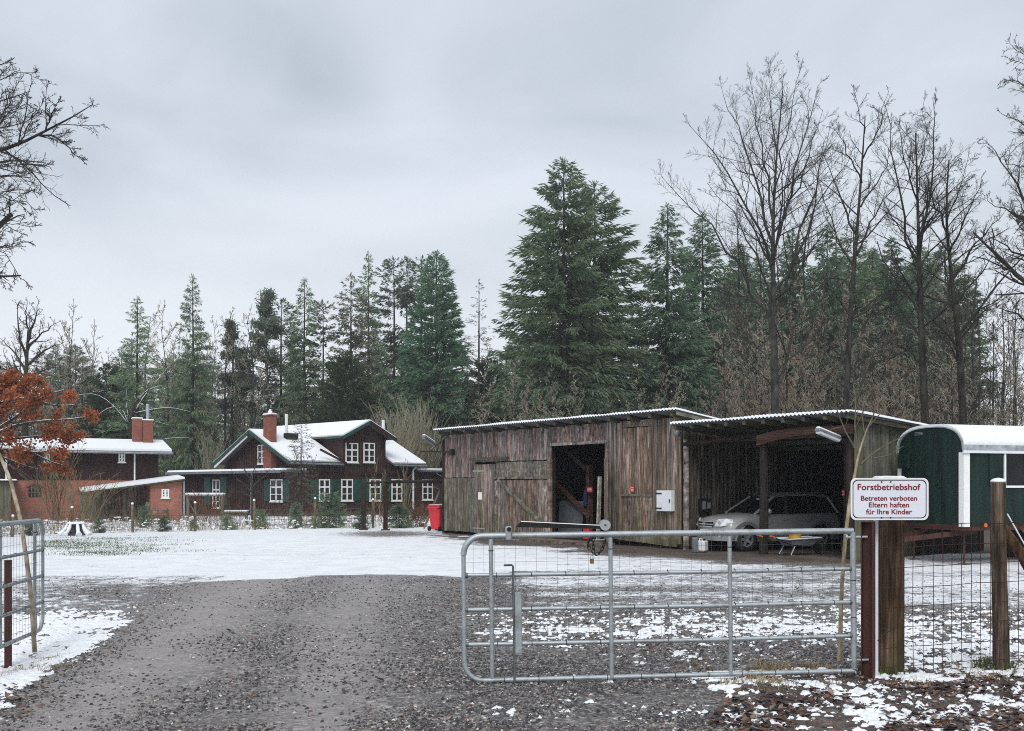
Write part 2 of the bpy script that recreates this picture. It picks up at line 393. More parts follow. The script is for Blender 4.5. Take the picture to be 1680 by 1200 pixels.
M['brick'] = brick('faded red brickwork', (.38,.135,.095), (.30,.105,.075), (.30,.20,.16), white=.5)
M['brick_c'] = brick('chimney brickwork', (.30,.095,.06), (.20,.068,.048), (.20,.13,.11))

_unit = {}
def unit_plank(mat):
    """one shared board: 1 x 1 x 1 with its two front edges eased"""
    if mat.name not in _unit:
        b = MB(); e = .06
        b.prism([(-.5,.5), (-.5,-.3), (-.5+e,-.5), (.5-e,-.5), (.5,-.3), (.5,.5)], 0, 1, 'z')
        _unit[mat.name] = b.mesh('plank', mat)
    return _unit[mat.name]
rp = random.Random(11)
def planks(parent, x0, x1, z0, z1, w, mat, y=0.0, th=.028, name='plank', rot=0, base=(0,0), jz=.015, jy=.008, ztop=None, zbot=None, gap=.012, rand_w=.25):
    """upright boards along a line; rot turns the line about base (for walls that run back)"""
    x = x0; c, s = math.cos(rot), math.sin(rot)
    while x < x1-.02:
        ww = min(w*(1+rp.uniform(-rand_w, rand_w)), x1-x)
        if x1-x-ww < w*.35: ww = x1-x
        xc = x+ww/2; lx, ly = xc, y+rp.uniform(-jy, jy)
        a = z0 if zbot is None else zbot(xc); b = z1 if ztop is None else ztop(xc)
        a += rp.uniform(-jz, jz*.4); b += rp.uniform(-jz*.3, jz*.3)
        obj(name, unit_plank(mat), parent, (base[0]+c*lx-s*ly, base[1]+s*lx+c*ly, a), (0, rp.uniform(-.004,.004), rot), (ww-gap, th, b-a))
        x += ww

# ================================================================== GROUND
def to_px(x, y):
    yy = np.maximum(y, 2.0)
    return HX+FPX*x/yy, HY+FPX*EYE/yy
def ground_z(x, y):
    x = np.asarray(x, float); y = np.asarray(y, float)
    z = (fbm(x*.35+3, y*.35+8, 0, 3)-.5)*.10*sst(60, 20, y)-.012
    z += (fbm(x*2.1, y*2.1, 2.2, 3)-.5)*.035*sst(30, 10, y)
    z -= .20*np.exp(-((x+5.9)/.9)**2-((y-10.6)/2.4)**2)                       # shallow ditch by the left gate
    z += .05*np.exp(-((x-3.0)/2.2)**2-((y-8.6)/.8)**2)                        # leaf bank along the fence
    z += .06*np.exp(-((x-2.15)/.35)**2-((y-8.75)/.25)**2)                     # grass hummock under the gate
    return z
IP = np.interp
def masks(x, y):
    px, py = to_px(x, y)
    wob = fbm(np.asarray(x)*.6, np.asarray(y)*.6, 5.0, 4)-.5
    wob2 = fbm(np.asarray(x)*1.7+40, np.asarray(y)*1.7, 7.0, 4)-.5
    q = py+wob*(py-800)*.16; p = px+wob2*90
    yb = IP(px, [0,230,420,760,900,1000,1100,1400,1680], [985,960,946,944,938,930,908,906,935])
    c = .97*(1-sst(yb-5, yb+9, q))
    # far half of the yard is thinner towards the barn
    c -= .26*sst(.52, .74, vnoise(np.asarray(x)*.16+5, np.asarray(y)*1.7, 2.0))*sst(880, 905, py)
    c -= .30*sst(880, 980, px)*sst(880, 935, py)*(1-sst(930, 960, py))
    rt = IP(q, [895,940,1000,1045,1090], [.70,.62,.46,.20,.04])*sst(730, 900, p)
    rt2 = IP(q, [895,975,1030,1070,1100], [.74,.62,.28,.40,.34])
    rt = np.where(px > 1425, rt2, rt)
    # streaks left by wheels across the yard
    rt += .25*(vnoise(x*.18, y*1.5, 3.0)-.5)*sst(730, 900, p)
    c = np.maximum(c, rt*sst(890, 900, py))
    xb = IP(py, [935,950,962,985,1010,1070,1110,1150,1200], [520,330,272,240,188,118,60,-5,-80])
    lf = (1-sst(xb-22, xb+34, p+wob*40))*sst(938, 948, py)
    hole = np.exp(-((px-150)/110)**2-((py-972)/17)**2)
    c = c*(1-lf)+lf*(.62+.30*wob2-.22*hole)
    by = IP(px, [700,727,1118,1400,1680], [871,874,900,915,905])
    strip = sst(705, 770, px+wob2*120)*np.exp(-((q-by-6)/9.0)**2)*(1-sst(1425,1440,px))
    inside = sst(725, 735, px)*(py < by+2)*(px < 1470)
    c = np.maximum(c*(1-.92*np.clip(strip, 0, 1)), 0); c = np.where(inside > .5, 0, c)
    und_shade = (px > 1440)*(py+wob2*10 < 907); c = np.where(und_shade, 0, c)  # bare ground under the trailer, blackened to carry its shade
    slab = np.exp(-((px-640)/120)**2-((py-876)/7.5)**2); c = c*(1-.62*slab)
    br = sst(1120, 1180, p+(py-1100)*-.6)*sst(1096, 1108, py+wob*12)
    c = np.where(br > .4, .29+.8*wob2-.06*sst(1150,1200,py)+.12*sst(1130,1105,py), c)
    grass = np.exp(-((px-150)/110)**2-((py-889)/14)**2)*.9+.6*lf*sst(1000, 1030, py)*0
    c = np.where((py < 868) & (px < 720), .80, c)
    c = np.where(py < 846, .35, c)
    # light, worn wheel tracks on the drive
    ta = IP(py, [945,1000,1060,1120,1200], [430,345,275,190,95]); tw = IP(py, [945,1200], [125,135])
    tb = IP(py, [945,1000,1060,1130,1200], [610,565,555,550,530]); tv = IP(py, [945,1200], [95,95])
    tr = np.maximum(np.exp(-((px+wob2*60-ta)/tw)**2), .85*np.exp(-((px+wob2*60-tb)/tv)**2))*sst(935, 950, py)*(1-sst(720, 900, px))
    soil = np.clip(br+strip+inside+und_shade*1.0+(py < 868)*(px < 720)*.8+(py < 846)*1.0+.8*lf*sst(1040,1120,py), 0, 1)
    return np.clip(c, 0, 1), np.clip(tr, 0, 1), soil, np.clip(grass, 0, 1)
def axis_(a, b, d, lo, hi):
    core = np.arange(a, b+1e-6, d); k = 1.28
    l, s = [], d; x = a
    while x > lo: s *= k; x -= s; l.append(x)
    r, s = [], d; x = b
    while x < hi: s *= k; x += s; r.append(x)
    return np.array(l[::-1]+list(core)+r)
gx_ = axis_(-14, 16, .22, -900, 900); gy_ = axis_(5, 46, .22, -400, 1300)
GX, GY = np.meshgrid(gx_, gy_)
gz = ground_z(GX, GY); c_, t_, s_, g_ = masks(GX.ravel(), GY.ravel())
near = 1-.55*sst(14.0, 12.5, GY.ravel())*sst(6.5, 7.5, GY.ravel())*0
nx, ny = len(gx_), len(gy_)
idx = np.arange(nx*ny).reshape(ny, nx)
F = np.stack([idx[:-1,:-1], idx[:-1,1:], idx[1:,1:], idx[1:,:-1]], -1).reshape(-1, 4)
def groundmat():
    m, t, b = newmat('gravel yard under thin snow'); geo = N(t, 'ShaderNodeNewGeometry'); P = geo.outputs['Position']
    A = lambda n: N(t, 'ShaderNodeAttribute', attribute_name=n).outputs['Fac']
    snow, track, soil, grass = A('snow'), A('track'), A('soil'), A('grass')
    v = N(t, 'ShaderNodeTexVoronoi'); v.inputs['Scale'].default_value = 26; t.links.new(P, v.inputs['Vector'])
    v2 = N(t, 'ShaderNodeTexVoronoi'); v2.inputs['Scale'].default_value = 62; t.links.new(P, v2.inputs['Vector'])
    s1 = N(t, 'ShaderNodeSeparateColor'); t.links.new(v.outputs['Color'], s1.inputs[0])
    s2 = N(t, 'ShaderNodeSeparateColor'); t.links.new(v2.outputs['Color'], s2.inputs[0])
    st = [(.12, (.007,.006,.006)), (.40, (.042,.038,.038)), (.64, (.155,.143,.140)), (.84, (.37,.335,.312)), (1, (.72,.67,.61))]
    peb = mix(t, .5, ramp(t, st, s1.outputs[0]), ramp(t, st, s2.outputs[1]))
    v3 = N(t, 'ShaderNodeTexVoronoi'); v3.inputs['Scale'].default_value = 11; t.links.new(P, v3.inputs['Vector'])
    s3 = N(t, 'ShaderNodeSeparateColor'); t.links.new(v3.outputs['Color'], s3.inputs[0]); peb = mix(t, mrange(t, v3.outputs['Distance'], .25, .45, .75, 0), peb, ramp(t, st, s3.outputs[2]))
    big = noise(t, P, 1.1, 5, .6); fine = noise(t, P, 160, 3, .7)
    peb = mix(t, mrange(t, big, .35, .65, .15, .55), peb, mix(t, noise(t, P, 48, 6, .8), (.010,.010,.011), (.30,.285,.29)))
    worn = mix(t, noise(t, P, 60, 6, .75), (.105,.095,.092), (.62,.575,.555))
    worn = mix(t, .30, worn, peb)
    g = mix(t, math_(t, 'MULTIPLY', track, mrange(t, noise(t, P, 2.5, 6, .65), .3, .55, .6, 1.0)), peb, worn)
    sn = noise(t, P, 14, 6, .7)
    dirt = ramp(t, [(.25, (.018,.013,.010)), (.5, (.055,.038,.028)), (.75, (.12,.085,.062))], sn)
    dirt = mix(t, mrange(t, s1.outputs[2], .75, .9, 0, .8), dirt, (.14,.055,.035))
    g = mix(t, math_(t, 'MULTIPLY', soil, mrange(t, big, .3, .7, .6, 1)), g, dirt)
    gr = mix(t, noise(t, P, 30, 4, .7), (.10,.13,.06), (.30,.34,.20))
    g = mix(t, math_(t, 'MULTIPLY', grass, .9), g, gr)
    # snow lies where a lumpy noise beats the coverage
    na = noise(t, P, 4.2, 9, .82, .6); nb = noise(t, P, 40, 5, .8)
    nn = math_(t, 'ADD', math_(t, 'MULTIPLY', na, .6), math_(t, 'MULTIPLY', nb, .4))
    eff = math_(t, 'SUBTRACT', snow, math_(t, 'MULTIPLY', grass, .22))
    thr = math_(t, 'MULTIPLY_ADD', eff, -.42, .71)
    d = math_(t, 'SUBTRACT', nn, thr)
    mask = mrange(t, d, -.03, .035)
    scol = mix(t, mrange(t, noise(t, P, 1.6, 5, .65), .35, .7), (.86,.87,.89), (.73,.745,.78))
    c = mix(t, mask, g, scol)
    t.links.new(c, b.inputs['Base Color'])
    t.links.new(mix(t, mask, (.78,.78,.78), (.6,.6,.6)), b.inputs['Roughness']); b.inputs['Specular IOR Level'].default_value = .3
    h = math_(t, 'ADD', math_(t, 'MULTIPLY', mrange(t, v.outputs['Distance'], 0, .5, 1, 0, False), .35), math_(t, 'MULTIPLY', mask, 1.4))
    h = math_(t, 'ADD', h, math_(t, 'MULTIPLY', fine, .3))
    bump(t, b, h, .8, .02)
    return m
M['ground'] = groundmat()
gshade = c_.copy()
gyf = GY.ravel()
nearf = sst(16.5, 13.0, gyf)*sst(6.4, 7.2, gyf)*(np.abs(GX.ravel()) < 9)
gshade = gshade*(1-nearf*.55)
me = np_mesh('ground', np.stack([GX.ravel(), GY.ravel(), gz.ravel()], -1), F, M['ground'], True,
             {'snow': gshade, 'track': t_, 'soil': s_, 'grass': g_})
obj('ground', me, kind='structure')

# snow lying in real, thin patches near the camera
def snow_sheet(name, x0, x1, y0, y1, d, seed):
    xs = np.arange(x0, x1, d); ys = np.arange(y0, y1, d); X, Y = np.meshgrid(xs, ys)
    c, _, s, _ = masks(X.ravel(), Y.ravel()); c = c.reshape(X.shape)
    edge = sst(y0, y0+.3, Y)*sst(y1, y1-2.5, Y)
    n = .34*fbm(X*3.2+seed, Y*4.2, 1.0, 4, .65)+.66*fbm(X*15, Y*16+seed, 4.0, 3, .72)
    thr = .70-.385*c*edge
    h = np.clip((n-thr)*.30, -.005, .022)*np.where(c > .03, 1, 0)+np.where(c > .03, 0, -.006)
    keep = np.maximum.reduce([h[:-1,:-1], h[1:,:-1], h[:-1,1:], h[1:,1:]]) > .0005
    qx, _ = to_px(X, Y); keep &= np.abs(qx[:-1,:-1]-840) < 1050
    Z = ground_z(X, Y)+h+.002
    id_ = np.arange(X.size).reshape(X.shape)
    Fq = np.stack([id_[:-1,:-1], id_[:-1,1:], id_[1:,1:], id_[1:,:-1]], -1)[keep]
    used = np.unique(Fq); rm = np.full(X.size, -1); rm[used] = np.arange(len(used))
    V = np.stack([X.ravel(), Y.ravel(), Z.ravel()], -1)[used]
    return tag(obj(name, np_mesh(name, V, rm[Fq], M['snow'], True)), kind='stuff')
snow_sheet('thin_snow', -9.0, 8.2, 6.9, 15.5, .018, 3.0)

# loose gravel: stones of a few centimetres on the drive
rs = np.random.RandomState(5)
def stones(n, x0, x1, y0, y1, smin, smax):
    X = rs.uniform(x0, x1, n*3); Y = y0+(y1-y0)*rs.rand(n*3)**1.6
    c, t, s, g = masks(X, Y)
    cl = fbm(X*1.3, Y*1.3, 9.0, 3)
    pr = (1-.9*sst(.25, .55, c))*(1-.88*t)*(1-.55*s)*sst(.15, .60, cl)
    qx, _ = to_px(X, Y); pr = pr*(np.abs(qx-840) < 1010)*np.where(Y > 12, .34, .66)
    k = np.where(rs.rand(n*3) < pr)[0][:n]; X, Y = X[k], Y[k]; n = len(k)
    S = (smin+(smax-smin)*rs.rand(n)**3.0)*(1+.02*np.maximum(0, Y-9))
    ico = np.array([(1,0,0),(.3,.95,0),(-.8,.6,0),(-.8,-.6,0),(.3,-.95,0),(.25,.2,.8),(-.35,-.1,.9)])
    fc = np.array([(0,1,5),(1,2,5),(2,6,5),(2,3,6),(3,4,6),(4,0,5),(4,5,6)])
    v = ico[None]*(1+rs.uniform(-.3, .3, (n, 7, 1)))*S[:,None,None]*np.stack([rs.uniform(.7,1.4,n), rs.uniform(.7,1.2,n), rs.uniform(.5,1.0,n)], -1)[:,None]
    a = rs.rand(n)*6.28; ca, sa = np.cos(a)[:,None], np.sin(a)[:,None]
    x = v[...,0]*ca-v[...,1]*sa+X[:,None]; y = v[...,0]*sa+v[...,1]*ca+Y[:,None]; z = v[...,2]+(ground_z(X, Y)+S*.12)[:,None]
    u = rs.rand(n); base = np.array([(.026,.024,.027),(.073,.067,.069),(.165,.150,.146),(.30,.265,.235),(.56,.52,.47),(.19,.10,.085)])
    ci = np.searchsorted([.30,.62,.85,.945,.98], u); C = base[ci]*rs.uniform(.7, 1.3, (n, 1))
    colr = np.repeat(np.concatenate([C, np.ones((n, 1))], 1), 7, 0)
    return np.stack([x, y, z], -1).reshape(-1, 3), (fc[None]+7*np.arange(n)[:,None,None]).reshape(-1, 3), colr
sv, sf, scol_ = stones(190000, -9, 9, 6.9, 20, .0045, .019)
def attrmat(name, rough=.75):
    m, t, b = newmat(name); a = N(t, 'ShaderNodeAttribute', attribute_name='tint'); geo = N(t, 'ShaderNodeNewGeometry')
    n = noise(t, geo.outputs['Position'], 70, 4, .7)
    t.links.new(mix(t, 1, a.outputs['Color'], ramp(t, [(.3, (.65,.65,.65)), (.7, (1.25,1.25,1.25))], n), 'MULTIPLY'), b.inputs['Base Color'])
    b.inputs['Roughness'].default_value = rough; return m
M['stone'] = attrmat('loose gravel stones', .7)
tag(obj('gravel', np_mesh('gravel', sv, sf, M['stone'], False, {'tint': scol_})), kind='stuff')

# fallen leaves, curled, along the fence and in the gravel edge
def leaves(name, X, Y, smin, smax, mat, pal, lift=.0):
    n = len(X); S = rs.uniform(smin, smax, n)
    sh = np.array([(-1,0,0),(-.45,.42,.10),(.35,.50,.16),(1,0,.05),(.35,-.50,.16),(-.45,-.42,.10),(0,0,-.04)])
    fc = np.array([(6,0,1),(6,1,2),(6,2,3),(6,3,4),(6,4,5),(6,5,0)])
    v = sh[None]*(1+rs.uniform(-.25, .25, (n, 7, 1))); v[...,2] *= rs.uniform(-1.2, 2.6, (n, 1)); v[...,1] *= rs.uniform(.6, 1.2, (n, 1)); v *= S[:,None,None]
    a = rs.rand(n)*6.28; tl = rs.uniform(-.5, .5, n)
    ca, sa = np.cos(a)[:,None], np.sin(a)[:,None]
    z = v[...,2]+v[...,0]*np.sin(tl)[:,None]
    x = v[...,0]*ca-v[...,1]*sa+X[:,None]; y = v[...,0]*sa+v[...,1]*ca+Y[:,None]; z = z+(ground_z(X, Y)+.012+lift+rs.uniform(0,.012,n))[:,None]
    P = np.array(pal); C = P[rs.randint(0, len(P), n)]*rs.uniform(.6, 1.3, (n, 1))
    cc = np.repeat(np.concatenate([C, np.ones((n, 1))], 1), 7, 0)
    me = np_mesh(name, np.stack([x, y, z], -1).reshape(-1, 3), (fc[None]+7*np.arange(n)[:,None,None]).reshape(-1, 3), mat, False, {'tint': cc})
    return tag(obj(name, me), kind='stuff')
M['leaf'] = attrmat('fallen oak leaves', .65)
PAL = [(.060,.022,.017), (.080,.034,.028), (.040,.023,.020), (.10,.060,.046), (.17,.125,.10), (.085,.050,.048), (.035,.024,.020), (.17,.075,.04), (.24,.18,.15)]
lx = rs.uniform(1.4, 8.5, 9000); ly = rs.uniform(6.9, 9.9, 9000)
_, lpy = to_px(lx, ly); lpx, _ = to_px(lx, ly)
k = (fbm(lx*1.6, ly*1.6, 3.3, 3) > .47)*(lpx > 1130+70*fbm(lx*2, ly*2, 0, 2)+(1200-lpy)*.55)
lx, ly = lx[k], ly[k]
ex = rs.uniform(-6, 2, 120); ey = rs.uniform(7, 13, 120)
e2x = rs.uniform(-5.2, -3.9, 160); e2y = rs.uniform(7.6, 9.2, 160)
leaves('fallen_leaves', np.concatenate([lx, ex, e2x]), np.concatenate([ly, ey, e2y]), .012, .048, M['leaf'], PAL)

# dry grass and weeds at the feet of gate and fence
def blades(name, spots, mat, kind='stuff', wid=.004):
    V, Fs = [], []
    for (x, y, rad, n, h) in spots:
        a = rs.rand(n)*6.28; r_ = rad*np.sqrt(rs.rand(n)); bx, by = x+r_*np.cos(a), y+r_*np.sin(a)
        z0 = ground_z(bx, by); hh = h*rs.uniform(.35, 1.1, n); ln = hh*rs.uniform(.2, 1.3, n); az = rs.rand(n)*6.28
        dx, dy = np.cos(az), np.sin(az)
        for f0, f1 in ((0, .5), (.5, 1)):
            def pt(f, sgn):
                wv = wid*(1.1-f)*sgn
                return np.stack([bx+dx*ln*f*f-dy*wv, by+dy*ln*f*f+dx*wv, z0+hh*(f-.25*f*f)], -1)
            o = sum(len(q) for q in V); V.append(np.stack([pt(f0,-1), pt(f0,1), pt(f1,1), pt(f1,-1)], 1).reshape(-1, 3))
            Fs.append(o+np.arange(n*4).reshape(n, 4))
    return tag(obj(name, np_mesh(name, np.concatenate(V), np.concatenate(Fs), mat)), kind=kind)
M['drygrass'] = plain('dry pale grass', (.30,.23,.13), .9, var=.45, scale=3)
M['greengrass'] = plain('green weeds', (.075,.10,.03), .9, var=.45, scale=3)
gsp = [(2.55,9.75,.20,260,.12), (2.15,8.85,.34,200,.09), (1.8,9.9,.3,50,.08), (3.05,9.9,.2,70,.10)]
gsp += [(rs.uniform(1.6, 6), rs.uniform(8.6, 10.6), .14, 34, .09) for i in range(22)]
gsp += [(rs.uniform(-6.6, -4.6), rs.uniform(8.4, 11.5), .2, 46, .10) for i in range(18)]
blades('dry_grass', gsp, M['drygrass'])
blades('green_weeds', [(3.55,9.72,.18,200,.16), (4.82,9.95,.2,240,.19), (3.7,9.6,.15,60,.12)]+[(rs.uniform(2.2, 5.6), rs.uniform(7.4, 9.6), .05, 16, .07) for i in range(16)], M['greengrass'])
# thin grass poking through the snow on the verge beside the drive
vp = [gp(60+290*rs.beta(1.5, 2.6), 878+34*rs.beta(2, 2)) for i in range(240)]
blades('verge_grass', [(p.x, p.y, .45, 22, .07) for p in vp], plain('winter lawn grass', (.10,.13,.055), .9, var=.4, scale=2), wid=.007)

# ================================================================== TREES
def frusta(P0, P1, R0, R1, n):
    d = P1-P0; ln = np.linalg.norm(d, axis=1, keepdims=True); d = d/np.maximum(ln, 1e-6)
    up = np.where(np.abs(d[:,2:3]) > .9, np.array([[1.,0,0]]), np.array([[0,0,1.]]))
    a = np.cross(d, up); a /= np.linalg.norm(a, axis=1, keepdims=True); b = np.cross(d, a)
    th = 2*np.pi*np.arange(n)/n
    ring = a[:,None]*np.cos(th)[None,:,None]+b[:,None]*np.sin(th)[None,:,None]
    V = np.concatenate([P0[:,None]+ring*R0[:,None,None], P1[:,None]+ring*R1[:,None,None]], 1).reshape(-1, 3)
    j = np.arange(n); q = np.stack([j, (j+1)%n, n+(j+1)%n, n+j], -1)
    F = (q[None]+2*n*np.arange(len(P0))[:,None,None]).reshape(-1, 4)
    return V, F
def seg_mesh(name, segs, sides, mat, smooth=True):
    """segs: list of (P0,P1,R0,R1) arrays; sides: one count for each entry"""
    Vs, Fs, o = [], [], 0
    for (a, b, r0, r1), n in zip(segs, sides):
        V, F_ = frusta(a, b, r0, r1, n); Vs.append(V); Fs.append(F_+o); o += len(V)
    return np_mesh(name, np.concatenate(Vs), np.concatenate(Fs), mat, smooth)
def paths_to_segs(P, Rr):
    n = P.shape[1]
    return P[:,:-1].reshape(-1,3), P[:,1:].reshape(-1,3), Rr[:,:-1].reshape(-1), Rr[:,1:].reshape(-1)
def resample(pts, n):
    pts = np.array([tuple(p) for p in pts], float); s = np.concatenate([[0], np.cumsum(np.linalg.norm(np.diff(pts, axis=0), axis=1))])
    t = np.linspace(0, s[-1], n); return np.stack([np.interp(t, s, pts[:,i]) for i in range(3)], -1)
def smooth_path(P, it=2):
    for _ in range(it): P[1:-1] = .25*P[:-2]+.5*P[1:-1]+.25*P[2:]
    return P
def children(P, Rr, kids, rng, ang, ratio, rr, f0=.15, up=.15, steps=4, wob=.16, lenbase=None, rmin=.004, droop=0.0, taper=.35):
    """one more level of branches on the paths P (N,n,3) with radii Rr (N,n)"""
    Nn, n, _ = P.shape
    L = np.linalg.norm(np.diff(P, axis=1), axis=2).sum(1)
    pi = np.repeat(np.arange(Nn), kids)
    f = f0+(1-f0)*((np.tile(np.arange(kids), Nn)+rng.rand(Nn*kids))/kids)
    u = np.clip(f*(n-1), 0, n-1.001); i0 = u.astype(int); fr = (u-i0)[:,None]
    p0 = P[pi,i0]*(1-fr)+P[pi,i0+1]*fr
    r0 = (Rr[pi,i0]*(1-fr[:,0])+Rr[pi,i0+1]*fr[:,0])*rr
    t = P[pi,i0+1]-P[pi,i0]; t /= np.linalg.norm(t, axis=1, keepdims=True)+1e-9
    rnd = rng.randn(len(t), 3); pr = rnd-t*(rnd*t).sum(1, keepdims=True); pr /= np.linalg.norm(pr, axis=1, keepdims=True)
    a = np.radians(ang)*rng.uniform(.7, 1.3, len(t))[:,None]
    d = t*np.cos(a)+pr*np.sin(a); d[:,2] += up; d /= np.linalg.norm(d, axis=1, keepdims=True)
    ln = (L[pi] if lenbase is None else np.full(len(pi), lenbase))*ratio*(1-.78*f)*rng.uniform(.6, 1.25, len(pi))
    if lenbase is None: ln = np.maximum(ln, L[pi]*ratio*.18)
    st = ln/steps; path = [p0]; cur = p0.copy()
    for k in range(steps):
        d = d+rng.randn(len(d), 3)*wob; d[:,2] += up*.35-droop*(k/steps); d /= np.linalg.norm(d, axis=1, keepdims=True)
        cur = cur+d*st[:,None]; path.append(cur.copy())
    Pn = np.stack(path, 1); r0 = np.maximum(r0, rmin)
    Rn = np.maximum(r0[:,None]*np.linspace(1, taper, steps+1)[None], rmin*.7)
    return Pn, Rn
def bare_tree_meshes(name, trunk, trunk_r, limbs, limb_r, seed, bark, twig, lv, sides=(8,6,4,3,3,3), extra=0, extra_kw=None):
    """trunk and limbs are polylines; lv lists the keyword sets of the finer branch levels"""
    rng = np.random.RandomState(seed)
    T = smooth_path(resample(trunk, 14), 2)[None]; TR = np.interp(np.linspace(0,1,14), np.linspace(0,1,len(trunk_r)), trunk_r)[None]
    tr = [paths_to_segs(T, TR)]; ts = [sides[0]]
    Pl, Rl = [], []
    for l, r_ in zip(limbs, limb_r):
        p = smooth_path(resample(l, 9), 1); k = np.linalg.norm(np.diff(p, axis=0), axis=1).mean()
        p[1:-1] += rng.randn(7, 3)*k*.10
        Pl.append(p); Rl.append(np.maximum(r_*np.linspace(1, .10, 9), .009))
    if extra:
        Pe, Re = children(T, TR, extra, rng, **extra_kw)
        Pe = np.stack([resample(p, 9) for p in Pe]); Re = np.stack([np.interp(np.linspace(0,1,9), np.linspace(0,1,r_.shape[0]), r_) for r_ in Re])
        Pl = Pl+list(Pe); Rl = Rl+list(Re)
    k = 9; Pl.append(resample(T[0][5:], 9)); Rl.append(np.interp(np.linspace(5/13, 1, 9), np.linspace(0, 1, 14), TR[0])*.98)
    P = np.stack(Pl); Rr = np.stack(Rl)
    tr.append(paths_to_segs(P, Rr)); ts.append(sides[1])
    cs, csd = [], []
    # the finest levels also grow on the upper trunk
    for li, kw in enumerate(lv):
        kw = dict(kw); kids = kw.pop('kids')
        P, Rr = children(P, Rr, kids, rng, **kw)
        cs.append(paths_to_segs(P, Rr)); csd.append(sides[min(2+li, 5)])
    return seg_mesh('trunk', tr, ts, bark), seg_mesh('crown', cs, csd, twig, False)
def tree(name, label, meshes, loc=(0,0,0), rz=0, sc_=1.0, group=None, cat='tree'):
    t = thing(name, label, cat, loc, rz, group); t.scale = (sc_,)*3 if not isinstance(sc_, tuple) else sc_
    obj('trunk', meshes[0], t); obj('crown', meshes[1], t)
    if len(meshes) > 2: obj('leaves', meshes[2], t)
    return t
def rel(px, py, Y, o): return at(px, py, Y)-o
FINE = [dict(kids=15, ang=46, ratio=.46, rr=.5, f0=.12, up=.14, steps=5, wob=.15, rmin=.009),
        dict(kids=9, ang=44, ratio=.55, rr=.55, f0=.15, up=.14, steps=4, wob=.18, rmin=.0058),
        dict(kids=6, ang=44, ratio=.60, rr=.6, f0=.15, up=.12, steps=2, wob=.22, rmin=.0045)]

# ---- the four tall bare trees behind the carport and the limbs that lean in from both edges
def hero(name, label, Y, trunk, trunk_w, limbs, lws, seed, bark='bark', twig='twig', lv=FINE, depth=3.2, shorten=.985, snow=False):
    def cut(l, f):                           # the limbs proper; their twigs grow on beyond them
        q = resample([(a, b, 0) for a, b in l], 12); n = max(2, int(round(11*f))+1); q = resample(q[:n], max(3, len(l))); return [(p[0], p[1]) for p in q]
    limbs = [cut(l, shorten) for l in limbs]; trunk = trunk[:-1]+[tuple(a+(b-a)*(.35 if shorten < 1 else 1) for a, b in zip(trunk[-2], trunk[-1]))]
    o = Vector((at(trunk[0][0], 800, Y).x, Y, -.05)); k = Y/FPX; rng = random.Random(seed)
    tp = [rel(px, py, Y, o) for px, py in trunk]; tp[0] = Vector((0, 0, 0))
    ls = []
    for l in limbs:
        dd = rng.uniform(-depth, depth) if ls else 0.0
        ls.append([rel(px, py, Y+dd*i/(len(l)-1), o) for i, (px, py) in enumerate(l)])
    m = list(bare_tree_meshes(name, tp, [x*k/2 for x in trunk_w], ls, [x*k/2 for x in lws], seed, M[bark], M[twig], lv))
    t = tree(name, label, m, o)
    if snow:                                 # snow lying along the upper side of the main limbs
        sg = []
        for l, lw in zip(ls, lws):
            p = smooth_path(resample(l, 9), 1); r_ = np.maximum(lw*k/2*np.linspace(1, .3, 9), .012)
            a, b_, r0, r1 = paths_to_segs(p[None], r_[None]); sg.append((a+np.array([[0,0,1]])*r0[:,None]*.8, b_+np.array([[0,0,1]])*r1[:,None]*.8, r0*.5, r1*.5))
        obj('snow_line', seg_mesh('snow_line', sg, [5]*len(sg), M['snow']), t, kind='stuff')
    return t
hero('beech_tree', 'tallest bare beech with a wide fan crown behind the barn and carport', 48,
     [(1273,861),(1272,690),(1270,560),(1268,450),(1267,350),(1274,250),(1282,170),(1288,110)], (17,15,14,11,8,5,3,1.5),
     [[(1268,545),(1215,430),(1150,345),(1085,290)], [(1267,440),(1225,330),(1175,245),(1130,205)], [(1267,400),(1240,285),(1205,200),(1185,150)],
      [(1267,360),(1252,240),(1240,170),(1228,120)], [(1268,420),(1300,300),(1325,200),(1342,140)], [(1270,520),(1310,400),(1355,320),(1400,240)],
      [(1270,480),(1320,380),(1345,280),(1362,205)], [(1272,650),(1300,560),(1317,440),(1340,320),(1352,230)], [(1270,600),(1230,560),(1200,500),(1170,470)],
      [(1270,330),(1285,230),(1305,160),(1315,110)], [(1268,500),(1240,420),(1190,330),(1160,300)], [(1274,250),(1262,180),(1268,120),(1265,100)],
      [(1271,620),(1330,560),(1380,500),(1420,470)], [(1271,380),(1300,330),(1330,250),(1350,180)], [(1272,640),(1240,610),(1210,570)]],
     (5.5,5,5,4,5,5,5,5.5,3,3,4,2.5,3,4,2.5), 1, 'bark_gr')
hero('ash_tree', 'slim bare tree with thin curving trunk right of the tall beech', 46,
     [(1385,864),(1387,690),(1392,560),(1400,450),(1410,330),(1417,230),(1423,125)], (12,11,10,8,6,4,1.5),
     [[(1395,560),(1430,505),(1500,470)], [(1405,420),(1440,340),(1482,285)], [(1408,390),(1370,300),(1345,235)], [(1414,300),(1388,250),(1362,200)],
      [(1416,260),(1445,205),(1458,150)], [(1388,600),(1350,545),(1310,520)], [(1390,620),(1440,570),(1480,540)], [(1402,440),(1365,380),(1340,330)],
      [(1418,220),(1405,170),(1400,140)], [(1388,640),(1420,600),(1450,590)], [(1412,340),(1450,290),(1470,230)]], (4,4,4,3,3,3,3,3,2,3,3), 2,
     lv=[dict(FINE[0], kids=10), dict(FINE[1], kids=7), dict(FINE[2], kids=5)])
